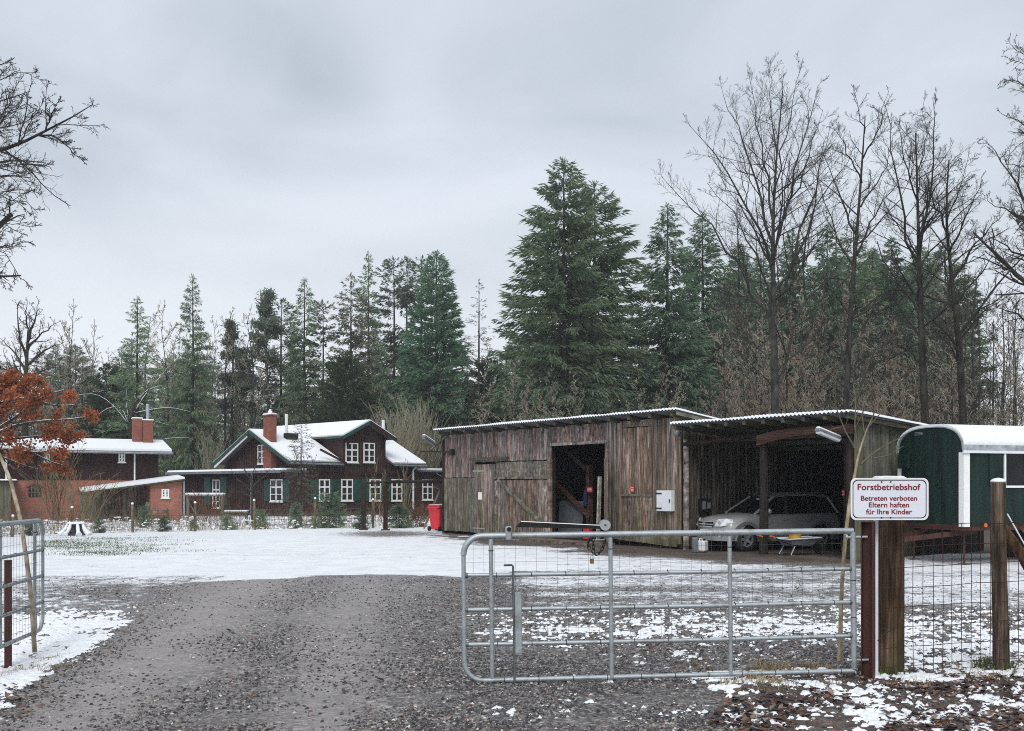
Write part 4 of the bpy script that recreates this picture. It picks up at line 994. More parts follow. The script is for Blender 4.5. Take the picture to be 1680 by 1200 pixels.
# roof
def roof(parent, x0, x1_, y0, y1, zf, pitch, amp, n, snow_th):
    wsh = (x1_-x0)/n; k = max(1, int(round(wsh/pitch))); m = k*6
    xs = np.linspace(0, wsh, m+1); zc = amp*np.cos(2*np.pi*xs/(wsh/k)); ys = np.linspace(y0, y1, 4)
    V = []
    for th in (0, -.012):
        for y in ys: V += [(x, y, zf(y)+c+th) for x, c in zip(xs, zc)]
    V = np.array(V); r_ = (m+1); o2 = r_*4; F_ = []
    for j in range(3):
        for i in range(m):
            a = j*r_+i; F_.append((a, a+1, a+r_+1, a+r_)); F_.append((o2+a+r_, o2+a+r_+1, o2+a+1, o2+a))
    for i in range(m): F_.append((o2+i, o2+i+1, i+1, i)); a = 3*r_+i; F_.append((a, a+1, o2+a+1, o2+a))
    me = np_mesh('roof_sheet', V, np.array(F_), M['tarroof'], False)
    for i in range(n): obj('roof_sheet', me, parent, (x0+i*wsh, 0, rp.uniform(-.012, .012)), (0, rp.uniform(-.006, .006), 0))
    X = np.linspace(x0+.02, x1_-.02, m*n//2*2+1); Yv = np.linspace(y0-.015, y1-.02, 22); XX, YY = np.meshgrid(X, Yv)
    zc = amp*.85*np.cos(2*np.pi*(XX-x0)/(wsh/k)); th = snow_th*(.45+1.1*fbm(XX*1.1, YY*1.4, 2.0, 3))
    ZZ = np.vectorize(zf)(YY)+zc+th+.006; ZB = np.vectorize(zf)(YY)+zc+.004
    id_ = np.arange(XX.size).reshape(XX.shape); top = np.stack([id_[:-1,:-1], id_[:-1,1:], id_[1:,1:], id_[1:,:-1]], -1).reshape(-1, 4)
    e = id_[0]; fr = np.stack([XX.size+np.arange(len(e)-1), XX.size+np.arange(1, len(e)), e[1:], e[:-1]], -1)
    e2 = id_[:,-1]; o3 = XX.size+len(e); sd_ = np.stack([o3+np.arange(len(e2)-1), o3+np.arange(1, len(e2)), e2[1:], e2[:-1]], -1)
    V = np.concatenate([np.stack([XX, YY, ZZ], -1).reshape(-1, 3), np.stack([XX[0], YY[0], ZB[0]], -1), np.stack([XX[:,-1], YY[:,-1], ZB[:,-1]], -1)])
    obj('snow_cover', np_mesh('snow_cover', V, np.concatenate([top, fr, sd_]), M['snow'], False), parent)
xr0, xr1 = B.x(711, -.5), B.x(1109, -.5)
roof(barn, xr0, xr1, -.5, BD+.3, bzr, .13, .018, 14, .045)
raf = MB(); raf.prism([(BD-.1, bzr(BD-.1)-.05), (BD-.1, bzr(BD-.1)-.16), (-.44, bzr(-.44)-.17), (-.44, bzr(-.44)-.05)], -.055, .055, 'x')
rm = raf.mesh('rafter', M['rafter'])
for i in range(15): obj('rafter', rm, barn, (xr0+.25+(xr1-xr0-.5)*i/14, 0, 0))
planks(barn, 0, 2.6, 2.9, 3.6, .2, M['board_s'], y=0, rot=R(90), base=(BL+.02, .05), ztop=lambda x: bzr(x)-.15)
b = MB(); b.prism([(-.45, bzr(-.45)-.14), (3.2, bzr(3.2)-.14), (3.2, bzr(3.2)-.04), (-.45, bzr(-.45)-.04)], xr1-.05, xr1-.01, 'x'); b.build('barge_board', M['board_g'], barn)

CX0 = BL+.04; CX1 = B.x(1401); CD = 6.2
carport = thing('carport', 'open timber carport with corrugated roof built onto the barn end', 'carport', (-2.748, 39.72, 0), BA)
def czr(y): return 3.63-.07*(y+.7)
cx0r, cx1r = B.x(1099, -.7), B.x(1396, -.7)
roof(carport, cx0r, cx1r, -.7, CD+.2, czr, .13, .022, 6, .05)
raf = MB(); raf.prism([(-.66, czr(-.66)-.04), (CD-.1, czr(CD-.1)-.05), (CD-.1, czr(CD-.1)-.15), (-.66, czr(-.66)-.15)], -.05, .05, 'x')
rm = raf.mesh('rafter', M['rafter'])
for i in range(10): obj('rafter', rm, carport, (cx0r+.15+(cx1r-cx0r-.3)*i/9, 0, 0))
# wall of bark edged poles on the barn side
pm_ = MB(); pm_.tube([(0,0,0), (.01,0,.35), (-.008,.005,.7), (0,0,1)], [.5,.47,.49,.46], 8, True)
pmesh = pm_.mesh('wall_pole', M['pole_w'], True)
y = .1
while y < CD-.1:
    wdt = rp.uniform(.13, .20); obj('wall_pole', pmesh, carport, (CX0+.02, y+wdt/2, .02), (0, 0, rp.uniform(0, 3)), (wdt, wdt, czr(y)-.18)); y += wdt
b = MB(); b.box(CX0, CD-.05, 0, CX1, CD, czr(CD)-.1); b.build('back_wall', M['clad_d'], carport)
planks(carport, CX0+.1, CX1-.1, .05, czr(CD)-.12, .3, M['darkbeam'], y=CD-.09)  # back boards coloured near black to stand in for the bay's shade
b = MB(); b.box(CX1-.05, .22, 0, CX1-.02, CD, czr(CD)-.12); b.build('side_wall', M['clad_d'], carport)  # inner face darkened likewise, the bay's shade put into its colour
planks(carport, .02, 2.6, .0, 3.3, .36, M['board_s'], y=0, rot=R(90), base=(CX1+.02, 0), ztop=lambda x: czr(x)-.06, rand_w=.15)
planks(carport, 2.6, CD, .0, 3.3, .36, M['darkbeam'], y=0, rot=R(90), base=(CX1+.02, 0), ztop=lambda x: czr(x)-.06, rand_w=.15)  # same wall further back: darker colour stands in for the trailer's shade
for i in range(10):
    yb_ = .38+.37*i
    if yb_ < 2.6:
        b = MB(); b.box(CX1+.02, yb_-.03, 0, CX1+.06, yb_+.03, czr(yb_)-.08); b.build('cover_strip', M['board_s'], carport)
xp = B.x(1251)
def rpost(x, y, h, r_, mat, nm='post'):
    b = MB(); b.tube([(x, y, -.05), (x+.01, y, h*.5), (x, y, h)], [r_, r_*.97, r_*.95], 10); return b.build(nm, M[mat], carport, True)
rpost(xp, .05, 3.25, .125, 'darkbeam'); rpost(CX1-.16, .08, 3.3, .12, 'darkbeam'); rpost(CX0+.16, -.02, 3.2, .09, 'board')
rpost(B.x(1388, 3.2), 3.2, 3.1, .08, 'beam')
bm_ = MB(); n = 9; xb0, xb1 = B.x(1244, -.12), B.x(1398, -.12); top, bot = [], []
for i in range(n):
    u = i/(n-1); x = xb0+(xb1-xb0)*u; top.append((x, 3.20+.16*math.sin(math.pi*min(u*1.15,1)**.8)*.5+.17*u)); bot.append((x, 2.93+.12*math.sin(math.pi*u)+.20*u))
for i in range(n-1): bm_.add([(top[i][0],-.2,top[i][1]),(top[i+1][0],-.2,top[i+1][1]),(bot[i+1][0],-.2,bot[i+1][1]),(bot[i][0],-.2,bot[i][1]),
                              (top[i][0],-.06,top[i][1]),(top[i+1][0],-.06,top[i+1][1]),(bot[i+1][0],-.06,bot[i+1][1]),(bot[i][0],-.06,bot[i][1])],
                             [(0,1,2,3),(7,6,5,4),(0,4,5,1),(3,2,6,7)]+([(0,3,7,4)] if i == 0 else [])+([(1,5,6,2)] if i == n-2 else []))
bm_.build('beam', M['beam'], carport, label='curved red brown header beam')
b = MB(); b.tube([(CX0+.1, -.05, 3.06), (xp-.1, -.05, 3.22)], .075, 8); b.build('beam', M['darkbeam'], carport)
b = MB(); b.tube([(CX1-.3, -.1, 3.3), (CX1-.05, -.1, 3.3)], .07, 8); b.build('beam', M['darkbeam'], carport)
for i in range(3):
    b = MB(); yy = 1.6+1.5*i; b.box(CX0+.1, yy-.06, czr(yy)-.30, CX1-.1, yy+.06, czr(yy)-.16); b.build('purlin', M['rafter'], carport)
for (pa, pb) in (((CX0+.12, .06, .9), (CX0+.12, .06, 1.0)),): pass

# ---- things on and by the barn
def onbarn(px, py, y=0):
    x = B.x(px, y); p = B.w(x, y); return Vector((p.x, p.y, B.z(py, x, y)))
def barnbox(name, label, cat, px0, px1_, py0, py1, y, d, mat, group=None, bevel=.008):
    xa, xb = B.x(px0, y), B.x(px1_, y); za, zb = B.z(py1, (xa+xb)/2, y), B.z(py0, (xa+xb)/2, y)
    p = B.w((xa+xb)/2, y); o = MB().box(-(xb-xa)/2, -d, 0, (xb-xa)/2, 0, zb-za).build(name, M[mat], bevel=bevel)
    o.location = (p.x, p.y, za); o.rotation_euler = (0, 0, BA); tag(o, label, cat, group); return o, (xb-xa), (zb-za)
o, w_, h_ = barnbox('meter_cabinet', 'white metal wall cabinet on the barn boards left of the carport', 'cabinet', 1083, 1107, 805, 839, -.03, .16, 'whitemetal')
for zf in (.14, .86):
    MB().box(-w_/2-.03, -.18, h_*zf-.02, -w_/2+.22, -.162, h_*zf+.02).build('hinge', M['black'], o)
MB().box(w_/2-.07, -.18, h_*.5-.05, w_/2-.04, -.162, h_*.5+.05).build('latch', M['black'], o)
barnbox('notice', 'white paper notice pinned on the grey plank door', 'notice', 784.5, 790.5, 808, 820, -.08, .006, 'white', bevel=0)
def redsign(label, px0, px1_, py0, py1, y, rz=0, glabel=None):
    o, w_, h_ = barnbox('warning_sign', label, 'sign', px0, px1_, py0, py1, y, .012, 'red', bevel=0)
    for k in range(3): MB().box(-w_*.38, -.016, h_*(.2+.25*k), w_*.38, -.0125, h_*(.28+.25*k)).build('print_line', M['white'], o)
    o.rotation_euler.z += rz
redsign('small red and white sign on mossy boards right of the doorway', 1035, 1040.5, 798, 808, -.05)
redsign('small red sign on the post inside the dark doorway', 963, 972, 799, 808, 1.2)
redsign('small red sign on the inner post at the right of the carport', 1381.5, 1386, 804, 814.5, 3.06)
sb = thing('socket_box', 'grey electric socket boxes on the carport pole wall', 'socket box', tuple(B.w(CX0+.12, .75))+(1.05,), BA)
MB().box(0,-.22,0,.12,.22,.42).build('box', M['black'], sb, bevel=.01); MB().box(.121,-.16,.1,.17,-.06,.34).build('socket', M['grey'], sb); MB().box(.121,.05,.12,.17,.15,.3).build('socket', M['grey'], sb)
MB().tube([(.03,-.1,.42),(.03,-.08,1.0),(.03,-.1,1.6)], .022, 6).build('cable', M['black'], sb)
MB().tube([(.02,-.1,.0),(.03,-.1,-.5),(.03,-.05,-.9)], .018, 6).build('cable', M['black'], sb)
# lamps
def lamp(name, label, pa, pb, r_, mat, snow=True, group=None):
    pa, pb = Vector(pa), Vector(pb); d = pb-pa; L_ = d.length; rz = math.atan2(d.y, d.x); ry = -math.atan2(d.z, math.hypot(d.x, d.y))
    t = thing(name, label, 'lamp', tuple(pa)); t.rotation_euler = (0, ry, rz)
    MB().prism([(-r_,0),(-r_*.6,r_*.75),(r_*.6,r_*.75),(r_,0)], 0, L_, 'x').build('housing', M['grey'], t, bevel=.01)
    MB().prism([(-r_*.85,-.003),(r_*.85,-.003),(r_*.6,-r_*.6),(-r_*.6,-r_*.6)], .05, L_-.05, 'x').build('cover', M[mat], t)
    if snow: MB().prism([(-r_*.8,r_*.76),(-r_*.4,r_*1.3),(r_*.4,r_*1.3),(r_*.8,r_*.76)], .02, L_-.03, 'x').build('snow_cap', M['snow'], t, bevel=.01)
    return t
pA, pB = onbarn(1340, 712, -1.15), onbarn(1377, 727, -.25); pA.z = 3.18; pB.z = 2.98
lamp('fluorescent_lamp', 'long fluorescent lamp with snow on top under the carport eaves', pA, pB, .09, 'whitemetal')
q = at(694, 717, 39.9); q2 = at(712, 729, 40.6)
lamp('yard_lamp', 'snow capped lamp on a strut at the left barn corner', q, q2, .10, 'grey')
br = thing('lamp_bracket', 'dark iron bracket with diagonal strut at the left barn corner', 'bracket', (-2.748, 39.72, 0), BA)
def bl(px, py, y): x = B.x(px, y); return (x, y, B.z(py, x, y))
MB().bar(bl(745, 742, -.1), bl(690, 741, -.1), .06, .06).build('arm', M['black'], br)
MB().bar(bl(732, 716, -.1), bl(705, 740, -.1), .06, .05).build('strut', M['board_g'], br)
MB().box(*(lambda a: (a[0]-.07, -.16, a[2]-.12, a[0]+.07, -.02, a[2]+.12))(bl(745, 742, 0))).build('mount', M['black'], br)
sl_ = thing('spot_lamp', 'small lamp on the barn boards under the carport gutter', 'lamp', tuple(onbarn(1110, 717, -.12)), BA)
MB().lathe([(.03,0),(.09,.04),(.10,.14),(.04,.20)], 10).build('shade', M['grey'], sl_, True); MB().bar((0,0,.1), (0,.12,.12), .04, .04).build('arm', M['black'], sl_)
# inside the doorway
gs = MB(); gs.box(0,0,0,1.30,.03,1.28); o = gs.build('metal_sheet', M['grey'], bevel=.004); p = B.w(B.x(915, 1.3), 1.3); o.location = (p.x, p.y, .04); o.rotation_euler = (R(-4), 0, BA); tag(o, 'dark grey metal sheet leaning inside the open barn doorway', 'sheet')
dp = thing('inner_post', 'timber post with diagonal brace inside the dark barn doorway', 'post', tuple(B.w(B.x(967, 1.4), 1.4))+(.03,), BA)
MB().box(-.09,-.09,0,.09,.09,2.55).build('shaft', M['beam'], dp)
MB().bar((-2.3,-.18,2.4), (.25,-.22,.75), .16, .05, (0,1,0)).build('brace', M['beam'], dp)
MB().bar((-1.7,.1,3.3), (-.35,.1,2.45), .14, .05, (0,1,0)).build('brace', M['beam'], dp)
jk = thing('jacket', 'blue jacket hanging on the post inside the barn doorway', 'jacket', tuple(B.w(B.x(962, 1.25), 1.25))+(1.15,), BA)
MB().prism([(-.12,0),(.02,-.02),(.05,.35),(.03,.60),(-.03,.62),(-.09,.5),(-.13,.25)], -.06, .04).build('cloth', M['blue'], jk, bevel=.02)
cn = thing('fuel_can', 'red fuel can on the floor inside the barn doorway', 'can', tuple(B.w(B.x(964, .7), .7))+(.035,), BA)
MB().box(-.15,-.09,0,.15,.09,.40).build('body', M['red'], cn, bevel=.02); MB().tube([(-.08,0,.40),(-.08,0,.47),(.06,0,.47),(.06,0,.40)], .015, 6).build('handle', M['red'], cn); MB().lathe([(.03,.4),(.03,.44)], 8, (.11,0,0)).build('cap', M['black'], cn)

# ---- two red wheelie bins at the left corner
def bin_(label, loc, rz):
    t = thing('wheelie_bin', label, 'bin', loc, rz, 'red wheelie bins at the barn corner')
    b = MB(); b.add([(-.22,-.25,.06),(.22,-.25,.06),(.22,.22,.06),(-.22,.22,.06),(-.285,-.31,.95),(.285,-.31,.95),(.285,.33,.95),(-.285,.33,.95)],
                    [(0,3,2,1),(4,5,6,7),(0,1,5,4),(1,2,6,5),(2,3,7,6),(3,0,4,7)]); b.build('body', M['red'], t, bevel=.03)
    MB().box(-.31,-.34,.955,.31,.36,1.0).build('rim', M['red'], t, bevel=.015)
    MB().prism([(-.32,1.003),(.32,1.003),(.30,1.05),(.15,1.085),(-.15,1.085),(-.30,1.05)], -.34, .34).build('lid', M['red'], t, bevel=.015)
    MB().tube([(-.26,.36,.93),(-.26,.43,.95),(.26,.43,.95),(.26,.36,.93)], .017, 6).build('handle', M['red'], t)
    for s in (-1, 1): MB().lathe([(.05,-.03),(.10,-.03),(.10,.03),(.05,.03)], 14, (s*.26,.26,.10), 'x').build('wheel', M['rubber'], t, True)
    MB().box(-.27,-.3,1.088,.27,.28,1.10).build('snow_cap', M['snow'], t, bevel=.006)
    return t
p = at(719, 870, 41.0); bin_('front red wheelie bin at the left barn corner', (p.x-.03, 41.3, 0), R(150))
bin_('rear red wheelie bin half hidden by the barn corner', (at(729, 870, 42).x, 42.0, 0), R(160))

# ================================================================== DARK TIMBER HOUSE
HA = math.atan2(.74, .673)
H = Frame((-13.55, 62.0), HA)
house = thing('house', 'dark brown timber house with snowy roofs and white windows', 'house', (-13.55, 62, 0), HA)
HW, HL = 7.7, 10.0; rz_, sl = 5.5, .479; cxa, cxb, crz = 3.75, 7.31, 6.2; cxm = (cxa+cxb)/2
def mz(y): return rz_-abs(y-HW/2)*sl
b = MB()
b.prism([(0,0),(HW,0),(HW,mz(HW)-.1),(HW/2,rz_-.12),(0,mz(0)-.1)], 0, HL, 'x'); b.build('wall', M['clad'], house)
b = MB(); b.prism([(cxa,2.7),(cxb,2.7),(cxb,crz-abs(cxb-cxm)*.48-.1),(cxm,crz-.1),(cxa,crz-abs(cxa-cxm)*.48-.1)], -.04, 8.6); b.build('cross_gable', M['clad'], house)
# battens over the board joints, too fine to single out
b = MB(); x = .12
while x < HL:
    zt = mz(0)-.14
    if cxa < x < cxb: b.box(x-.022, -.07, 2.78, x+.022, -.043, crz-abs(x-cxm)*.48-.14); zt = 2.66
    b.box(x-.022, -.03, .3, x+.022, -.003, zt); x += .2
y = .12
while y < HW: b.box(-.03, y-.022, 2.85, -.003, y+.022, mz(y)-.14); y += .2
b.build('cladding_battens', M['clad_d'], house, kind='stuff')
MB().box(-.02, -.09, 2.62, HL+.02, -.03, 2.74).build('belt_board', M['clad_d'], house)
for x in (cxa+.05, cxb-.05, cxm): MB().box(x-.06, -.10, 2.75, x+.06, -.072, (crz-abs(x-cxm)*.48-.2)).build('corner_board', M['clad_d'], house)
def slope_slab(name, mat, x0, x1_, y0, z0, y1, z1, th, off=0):
    nrm = Vector((0, -(z1-z0), (y1-y0))).normalized(); nrm = nrm if nrm.z > 0 else -nrm
    vs = [Vector((x, y, z))+nrm*o for o in (off, off+th) for x, y, z in ((x0,y0,z0),(x1_,y0,z0),(x1_,y1,z1),(x0,y1,z1))]
    return MB().add(vs, [(0,3,2,1),(4,5,6,7),(0,1,5,4),(1,2,6,5),(2,3,7,6),(3,0,4,7)]).build(name, M[mat], house)
def slope_snow(x0, x1_, y0, z0, y1, z1, th=.09):
    return slope_slab('snow_cover', 'snow', x0+.03, x1_-.03, y0*.985+y1*.015, z0*.985+z1*.015, y1, z1, th, .004)
yo = -.55
for (xa, xb) in ((-.75, cxa-.35), (cxb+.35, HL+.7)):
    slope_slab('roof', 'tarroof', xa, xb, yo, mz(0)+yo*sl, HW/2, rz_, .10, -.10); slope_snow(xa, xb, yo, mz(0)+yo*sl, HW/2, rz_)
    MB().tube([(xa+.05, yo-.05, mz(0)+yo*sl-.1), (xb-.02, yo-.05, mz(0)+yo*sl-.12)], .06, 8).build('gutter', M['grey'], house)
slope_slab('roof', 'tarroof', -.75, HL+.7, HW-yo, mz(0)+yo*sl, HW/2, rz_, .10, -.10); slope_snow(-.75, HL+.7, HW-yo, mz(0)+yo*sl, HW/2+.001, rz_)
def cross_slab(name, mat, s, y0, y1, th, off, inset=0):
    e = 2.28; ze = crz-e*.48
    nrm = Vector((.48*s, 0, 1)).normalized(); a = (cxm, crz); c = (cxm+s*(e-inset), ze+inset*.48)
    vs = [Vector((x, y, z))+nrm*o for o in (off, off+th) for x, z, y in ((a[0],a[1],y0),(c[0],c[1],y0),(c[0],c[1],y1),(a[0],a[1],y1))]
    return MB().add(vs, [(0,3,2,1),(4,5,6,7),(0,1,5,4),(1,2,6,5),(2,3,7,6),(3,0,4,7)]).build(name, M[mat], house)
for s in (-1, 1):
    cross_slab('roof', 'tarroof', s, -.65, 9.8, .10, -.10); cross_slab('snow_cover', 'snow', s, -.62, 9.8, .09, .004, .04)
    e = 2.3; MB().bar((cxm, -.68, crz-.10), (cxm+s*e, -.68, crz-e*.48-.10), .05, .20).build('barge_board', M['green_t'] if s < 0 else M['clad_d'], house)
    MB().bar((cxm+s*1.5, -.6, crz-1.5*.48-.25), (cxm+s*1.5, -.05, crz-1.5*.48-1.0), .09, .09).build('bracket', M['clad_d'], house)
    e = HW/2+.6; MB().bar((-.78, HW/2, rz_-.10), (-.78, HW/2+s*e, rz_-e*sl-.10), .05, .20).build('barge_board', M['green_t'], house)
MB().bar((-.72, HW/2+.3, rz_-.40), (-.72, HW+.35, rz_-4.2*sl-.32), .05, .14).build('barge_board', M['white'], house, label='white board under the left green bargeboard')
MB().tube([(cxm-2.33, -.6, crz-2.28*.48-.08), (cxm-2.33, 1.0, crz-2.28*.48-.1)], .06, 8).build('gutter', M['green_t'], house)
MB().bar((1.6, -.5, 4.2), (3.6, -.62, 3.35), .10, .12).build('valley_gutter', M['clad_d'], house)
# windows: one shared frame for each size
_win = {}
def window(parent, kind, w_, h_, loc, rz=0, label=None, glass='glass'):
    key = (kind, round(w_, 2), round(h_, 2))
    if key not in _win:
        b = MB(); t = .075; d = .05
        b.box(-w_/2, -d, 0, -w_/2+t, 0, h_); b.box(w_/2-t, -d, 0, w_/2, 0, h_); b.box(-w_/2+t, -d+.003, 0, w_/2-t, 0, t); b.box(-w_/2+t, -d+.003, h_-t, w_/2-t, 0, h_)
        if kind != 'door': b.box(-w_/2-.05, -d-.04, -.06, w_/2+.05, -.002, -.002)
        b.box(-.05, -d-.006, t, .05, -.004, h_-t)
        if kind in ('cross', 'tall'):
            zt = h_*.64; b.box(-w_/2+t, -d-.003, zt-.05, w_/2-t, -.006, zt+.05)
            for z in ((zt*.5,) if kind == 'cross' else (zt*.36, zt*.68)): b.box(-w_/2+t, -d+.01, z-.022, w_/2-t, -.008, z+.022)
        elif kind == 'grid':
            for z in (h_*.33, h_*.66): b.box(-w_/2+t, -d+.01, z-.022, w_/2-t, -.008, z+.022)
        fm = b.mesh('window', M['white']); pm = MB().box(-w_/2+.02, -.02, .02, w_/2-.02, -.012, h_-.02).mesh('pane', M[glass])
        _win[key] = (fm, pm)
    fm, pm = _win[key]
    o = obj('window', fm, parent, loc, (0, 0, rz), label=label); obj('pane', pm, o); return o
def win_front(px0, px1_, py0, py1, kind, y=-.035):
    xa, xb = H.x(px0, y), H.x(px1_, y); xm = (xa+xb)/2; za, zb = H.z(py1, xm, y), H.z(py0, xm, y)
    window(house, kind, xb-xa, zb-za, (xm, y, za)); return xm, xb-xa, za, zb-za
def shutter(x, y, z, w_, h_, rz=0): MB().box(-w_/2, -.05, 0, w_/2, 0, h_).build('shutter', M['green'], house, bevel=.01, loc=(x, y, z), rot=(0, 0, rz))
for a in ((523,541), (559.5,578.5), (606,624.5), (642,659.5)):
    xm, w_, za, h_ = win_front(a[0], a[1], 786.5, 822, 'cross')
    for s in (-1, 1): shutter(xm+s*(w_*.5+.36), -.035, za, .58, h_)
for a in ((566.5,587), (596,614.5)):
    xm, w_, za, h_ = win_front(a[0], a[1], 727, 759, 'cross', -.075); MB().box(xm-w_/2-.08, -.16, za-.13, xm+w_/2+.08, -.08, za-.07).build('sill', M['green'], house)
# gable window and the chimney on the gable wall
def gwin(px0, px1_, py0, py1, kind, x, sh=True, parent=None):
    ya, yb_ = H.y(px1_, x), H.y(px0, x); ym = (ya+yb_)/2; za, zb = H.z(py1, x, ym), H.z(py0, x, ym)
    window(parent or house, kind, yb_-ya, zb-za, (x, ym, za), -R(90)); return ym, yb_-ya, za, zb-za
gwin(423.5, 438, 730, 761.5, 'cross', -.035)
yc = H.y(441.5, -.3)
MB().box(-.45, yc-.42, 2.9, -.02, yc+.42, 6.35).build('chimney', M['brick_c'], house, label='brick chimney on the gable wall')
ch = MB().box(-.52, yc-.48, 6.35, .05, yc+.48, 6.43).build('chimney_cap', M['brick_c'], house); MB().prism([(-.5,6.432),(.03,6.432),(-.1,6.52),(-.4,6.52)], yc-.46, yc+.46).build('snow_cap', M['snow'], ch)
MB().lathe([(.14,6.52),(.16,6.6),(.06,6.72),(.06,6.78)], 10, (-.22, yc, 0)).build('chimney_pot', M['snow'], house, True)
xf = H.x(470, 3.0); MB().tube([(xf, 3.0, 5.2), (xf, 3.0, 6.6)], .10, 8).build('flue_pipe', M['whitemetal'], house, label='steel flue on the near roof slope')
MB().box(xf-.45, 2.3, 4.95, xf+.45, 2.7, 5.32).build('roof_hatch', M['black'], house, bevel=.02)
xf = H.x(629, 2.2); MB().tube([(xf, 2.2, 4.2), (xf, 2.2, 6.55)], .12, 8).build('flue_pipe', M['whitemetal'], house, label='steel flue right of the cross gable')
# flat roofed annex along the gable and a second one at the right end
AX = -.45; yL = H.y(292, AX)
MB().box(AX, .12, 0, -.004, yL, 2.72).build('annex', M['clad'], house, label='low annex with a flat snowy roof')
b = MB(); y = .3
while y < yL: b.box(AX-.03, y-.022, .25, AX-.003, y+.022, 2.68); y += .2
b.build('annex_battens', M['clad_d'], house, kind='stuff')
MB().box(AX-.65, -.10, 2.74, 1.0, yL+.5, 2.86).build('annex_roof', M['tarroof'], house); MB().prism([(AX-.63,2.862),(.9,2.862),(.9,3.02),(AX-.50,3.0)], -.02, yL+.45).build('snow_cover', M['snow'], house)
MB().box(AX-.70, -.12, 2.70, AX-.655, yL+.52, 2.87).build('fascia', M['grey'], house)
ym, w_, za, h_ = gwin(444, 464, 786.5, 823, 'cross', AX-.035)
for s in (-1, 1): MB().box(-.3, -.05, 0, .3, 0, h_).build('shutter', M['green'], house, bevel=.01, loc=(AX-.035, ym+s*(w_*.5+.38), za), rot=(0, 0, -R(90)))
gwin(349.5, 361.5, 787, 834, 'tall', AX-.035)
for q_ in (341, 367):
    yq = H.y(q_, AX-.03); MB().box(-.42, -.05, 0, .42, 0, 1.9).build('shutter', M['green'], house, bevel=.01, loc=(AX-.035, yq, .6), rot=(0, 0, -R(90)))
yq = H.y(413.5, AX-.1); MB().tube([(AX-.12, yq, .1), (AX-.12, yq, 2.7)], .07, 8).build('downpipe', M['whitemetal'], house)
xq = H.x(678, -.12); MB().tube([(xq, -.12, .1), (xq, -.12, 3.0), (xq, yo, 3.3)], .07, 8).build('downpipe', M['whitemetal'], house)
MB().box(HL+.004, .1, 0, HL+5, 5, 2.85).build('annex', M['clad'], house, label='low annex behind the barn corner'); MB().box(HL+.2, -.5, 2.87, HL+5.4, 5.2, 2.99).build('annex_roof', M['tarroof'], house)
MB().box(HL+.25, -.47, 2.992, HL+5.3, 5.1, 3.14).build('snow_cover', M['snow'], house, bevel=.02)
xm, w_, za, h_ = win_front(692.5, 709.5, 787, 820.5, 'cross', .065)

# ================================================================== BRICK OUTBUILDING AT THE LEFT
LA = math.atan2(3.5, 7.19)
Lf = Frame((-27.26, 53.0), LA)
bb = thing('brick_building', 'long brick outbuilding with dark boarded upper storey and snowy roof', 'outbuilding', (-27.26, 53, 0), LA)
lx1 = Lf.x(260); lx0 = -7.0; LD = 6.0
def lzr(y): return 3.93+.17*y if y < 3.6 else 3.93+.17*3.6-.17*(y-3.6)
MB().box(lx0, 0, 0, lx1-.02, LD, 2.22).build('wall', M['brick'], bb, label='faded red brick lower wall')
MB().box(lx0, -.05, 2.224, lx1, LD, 3.88).build('upper_wall', M['clad_d'], bb, label='dark boarded upper wall')
b = MB(); x = lx0+.1
while x < lx1: b.box(x-.02, -.078, 2.26, x+.02, -.053, 3.86); x += .2
b.build('cladding_battens', M['clad_d'], bb, kind='stuff')
xr = Lf.x(283, -.6)
def lslab(nm, mat, y0, y1, off, th, ins=0):
    MB().prism([(y0, lzr(y0)+off), (3.6, lzr(3.6)+off), (y1, lzr(y1)+off), (y1, lzr(y1)+off+th), (3.6, lzr(3.6)+off+th), (y0, lzr(y0)+off+th)], lx0-.5+ins, xr-ins, 'x').build(nm, M[mat], bb)
lslab('roof', 'tarroof', -.65, LD+.5, -.10, .09); lslab('snow_cover', 'snow', -.62, LD+.4, .0, .13, .04)
MB().tube([(lx0, -.72, lzr(-.65)-.08), (xr, -.72, lzr(-.65)-.10)], .065, 8).build('gutter', M['grey'], bb)
def lchim(px0, px1_, ytop, y, nm='chimney', lab=None):
    xa, xb = Lf.x(px0, y), Lf.x(px1_, y); zt = Lf.z(ytop, (xa+xb)/2, y); o = MB().box(xa, y, 3.9, xb, y+.6, zt).build('chimney', M['brick_c'], bb, label=lab)
    MB().box(xa-.03, y-.03, zt, xb+.03, y+.63, zt+.07).build('snow_cap', M['snow'], o, bevel=.015); return xa, xb, zt
lchim(218, 233.5, 687, 2.4); xa, xb, zt = lchim(235, 251.5, 690, 2.1)
MB().tube([(xa+.28, 2.4, zt), (xa+.28, 2.4, Lf.z(663, xa+.28, 2.4))], .10, 10).build('flue_pipe', M['zinc'], bb)
def lwin(px0, px1_, py0, py1, y, kind, glass='glass', lab=None):
    xa, xb = Lf.x(px0, y), Lf.x(px1_, y); xm = (xa+xb)/2; window(bb, kind, xb-xa, Lf.z(py0, xm, y)-Lf.z(py1, xm, y), (xm, y, Lf.z(py1, xm, y)), 0, lab, glass)
lwin(194.5, 205.5, 741, 758.5, -.085, 'grid')
lwin(72, 82, 741, 758, -.085, 'grid', 'glass')
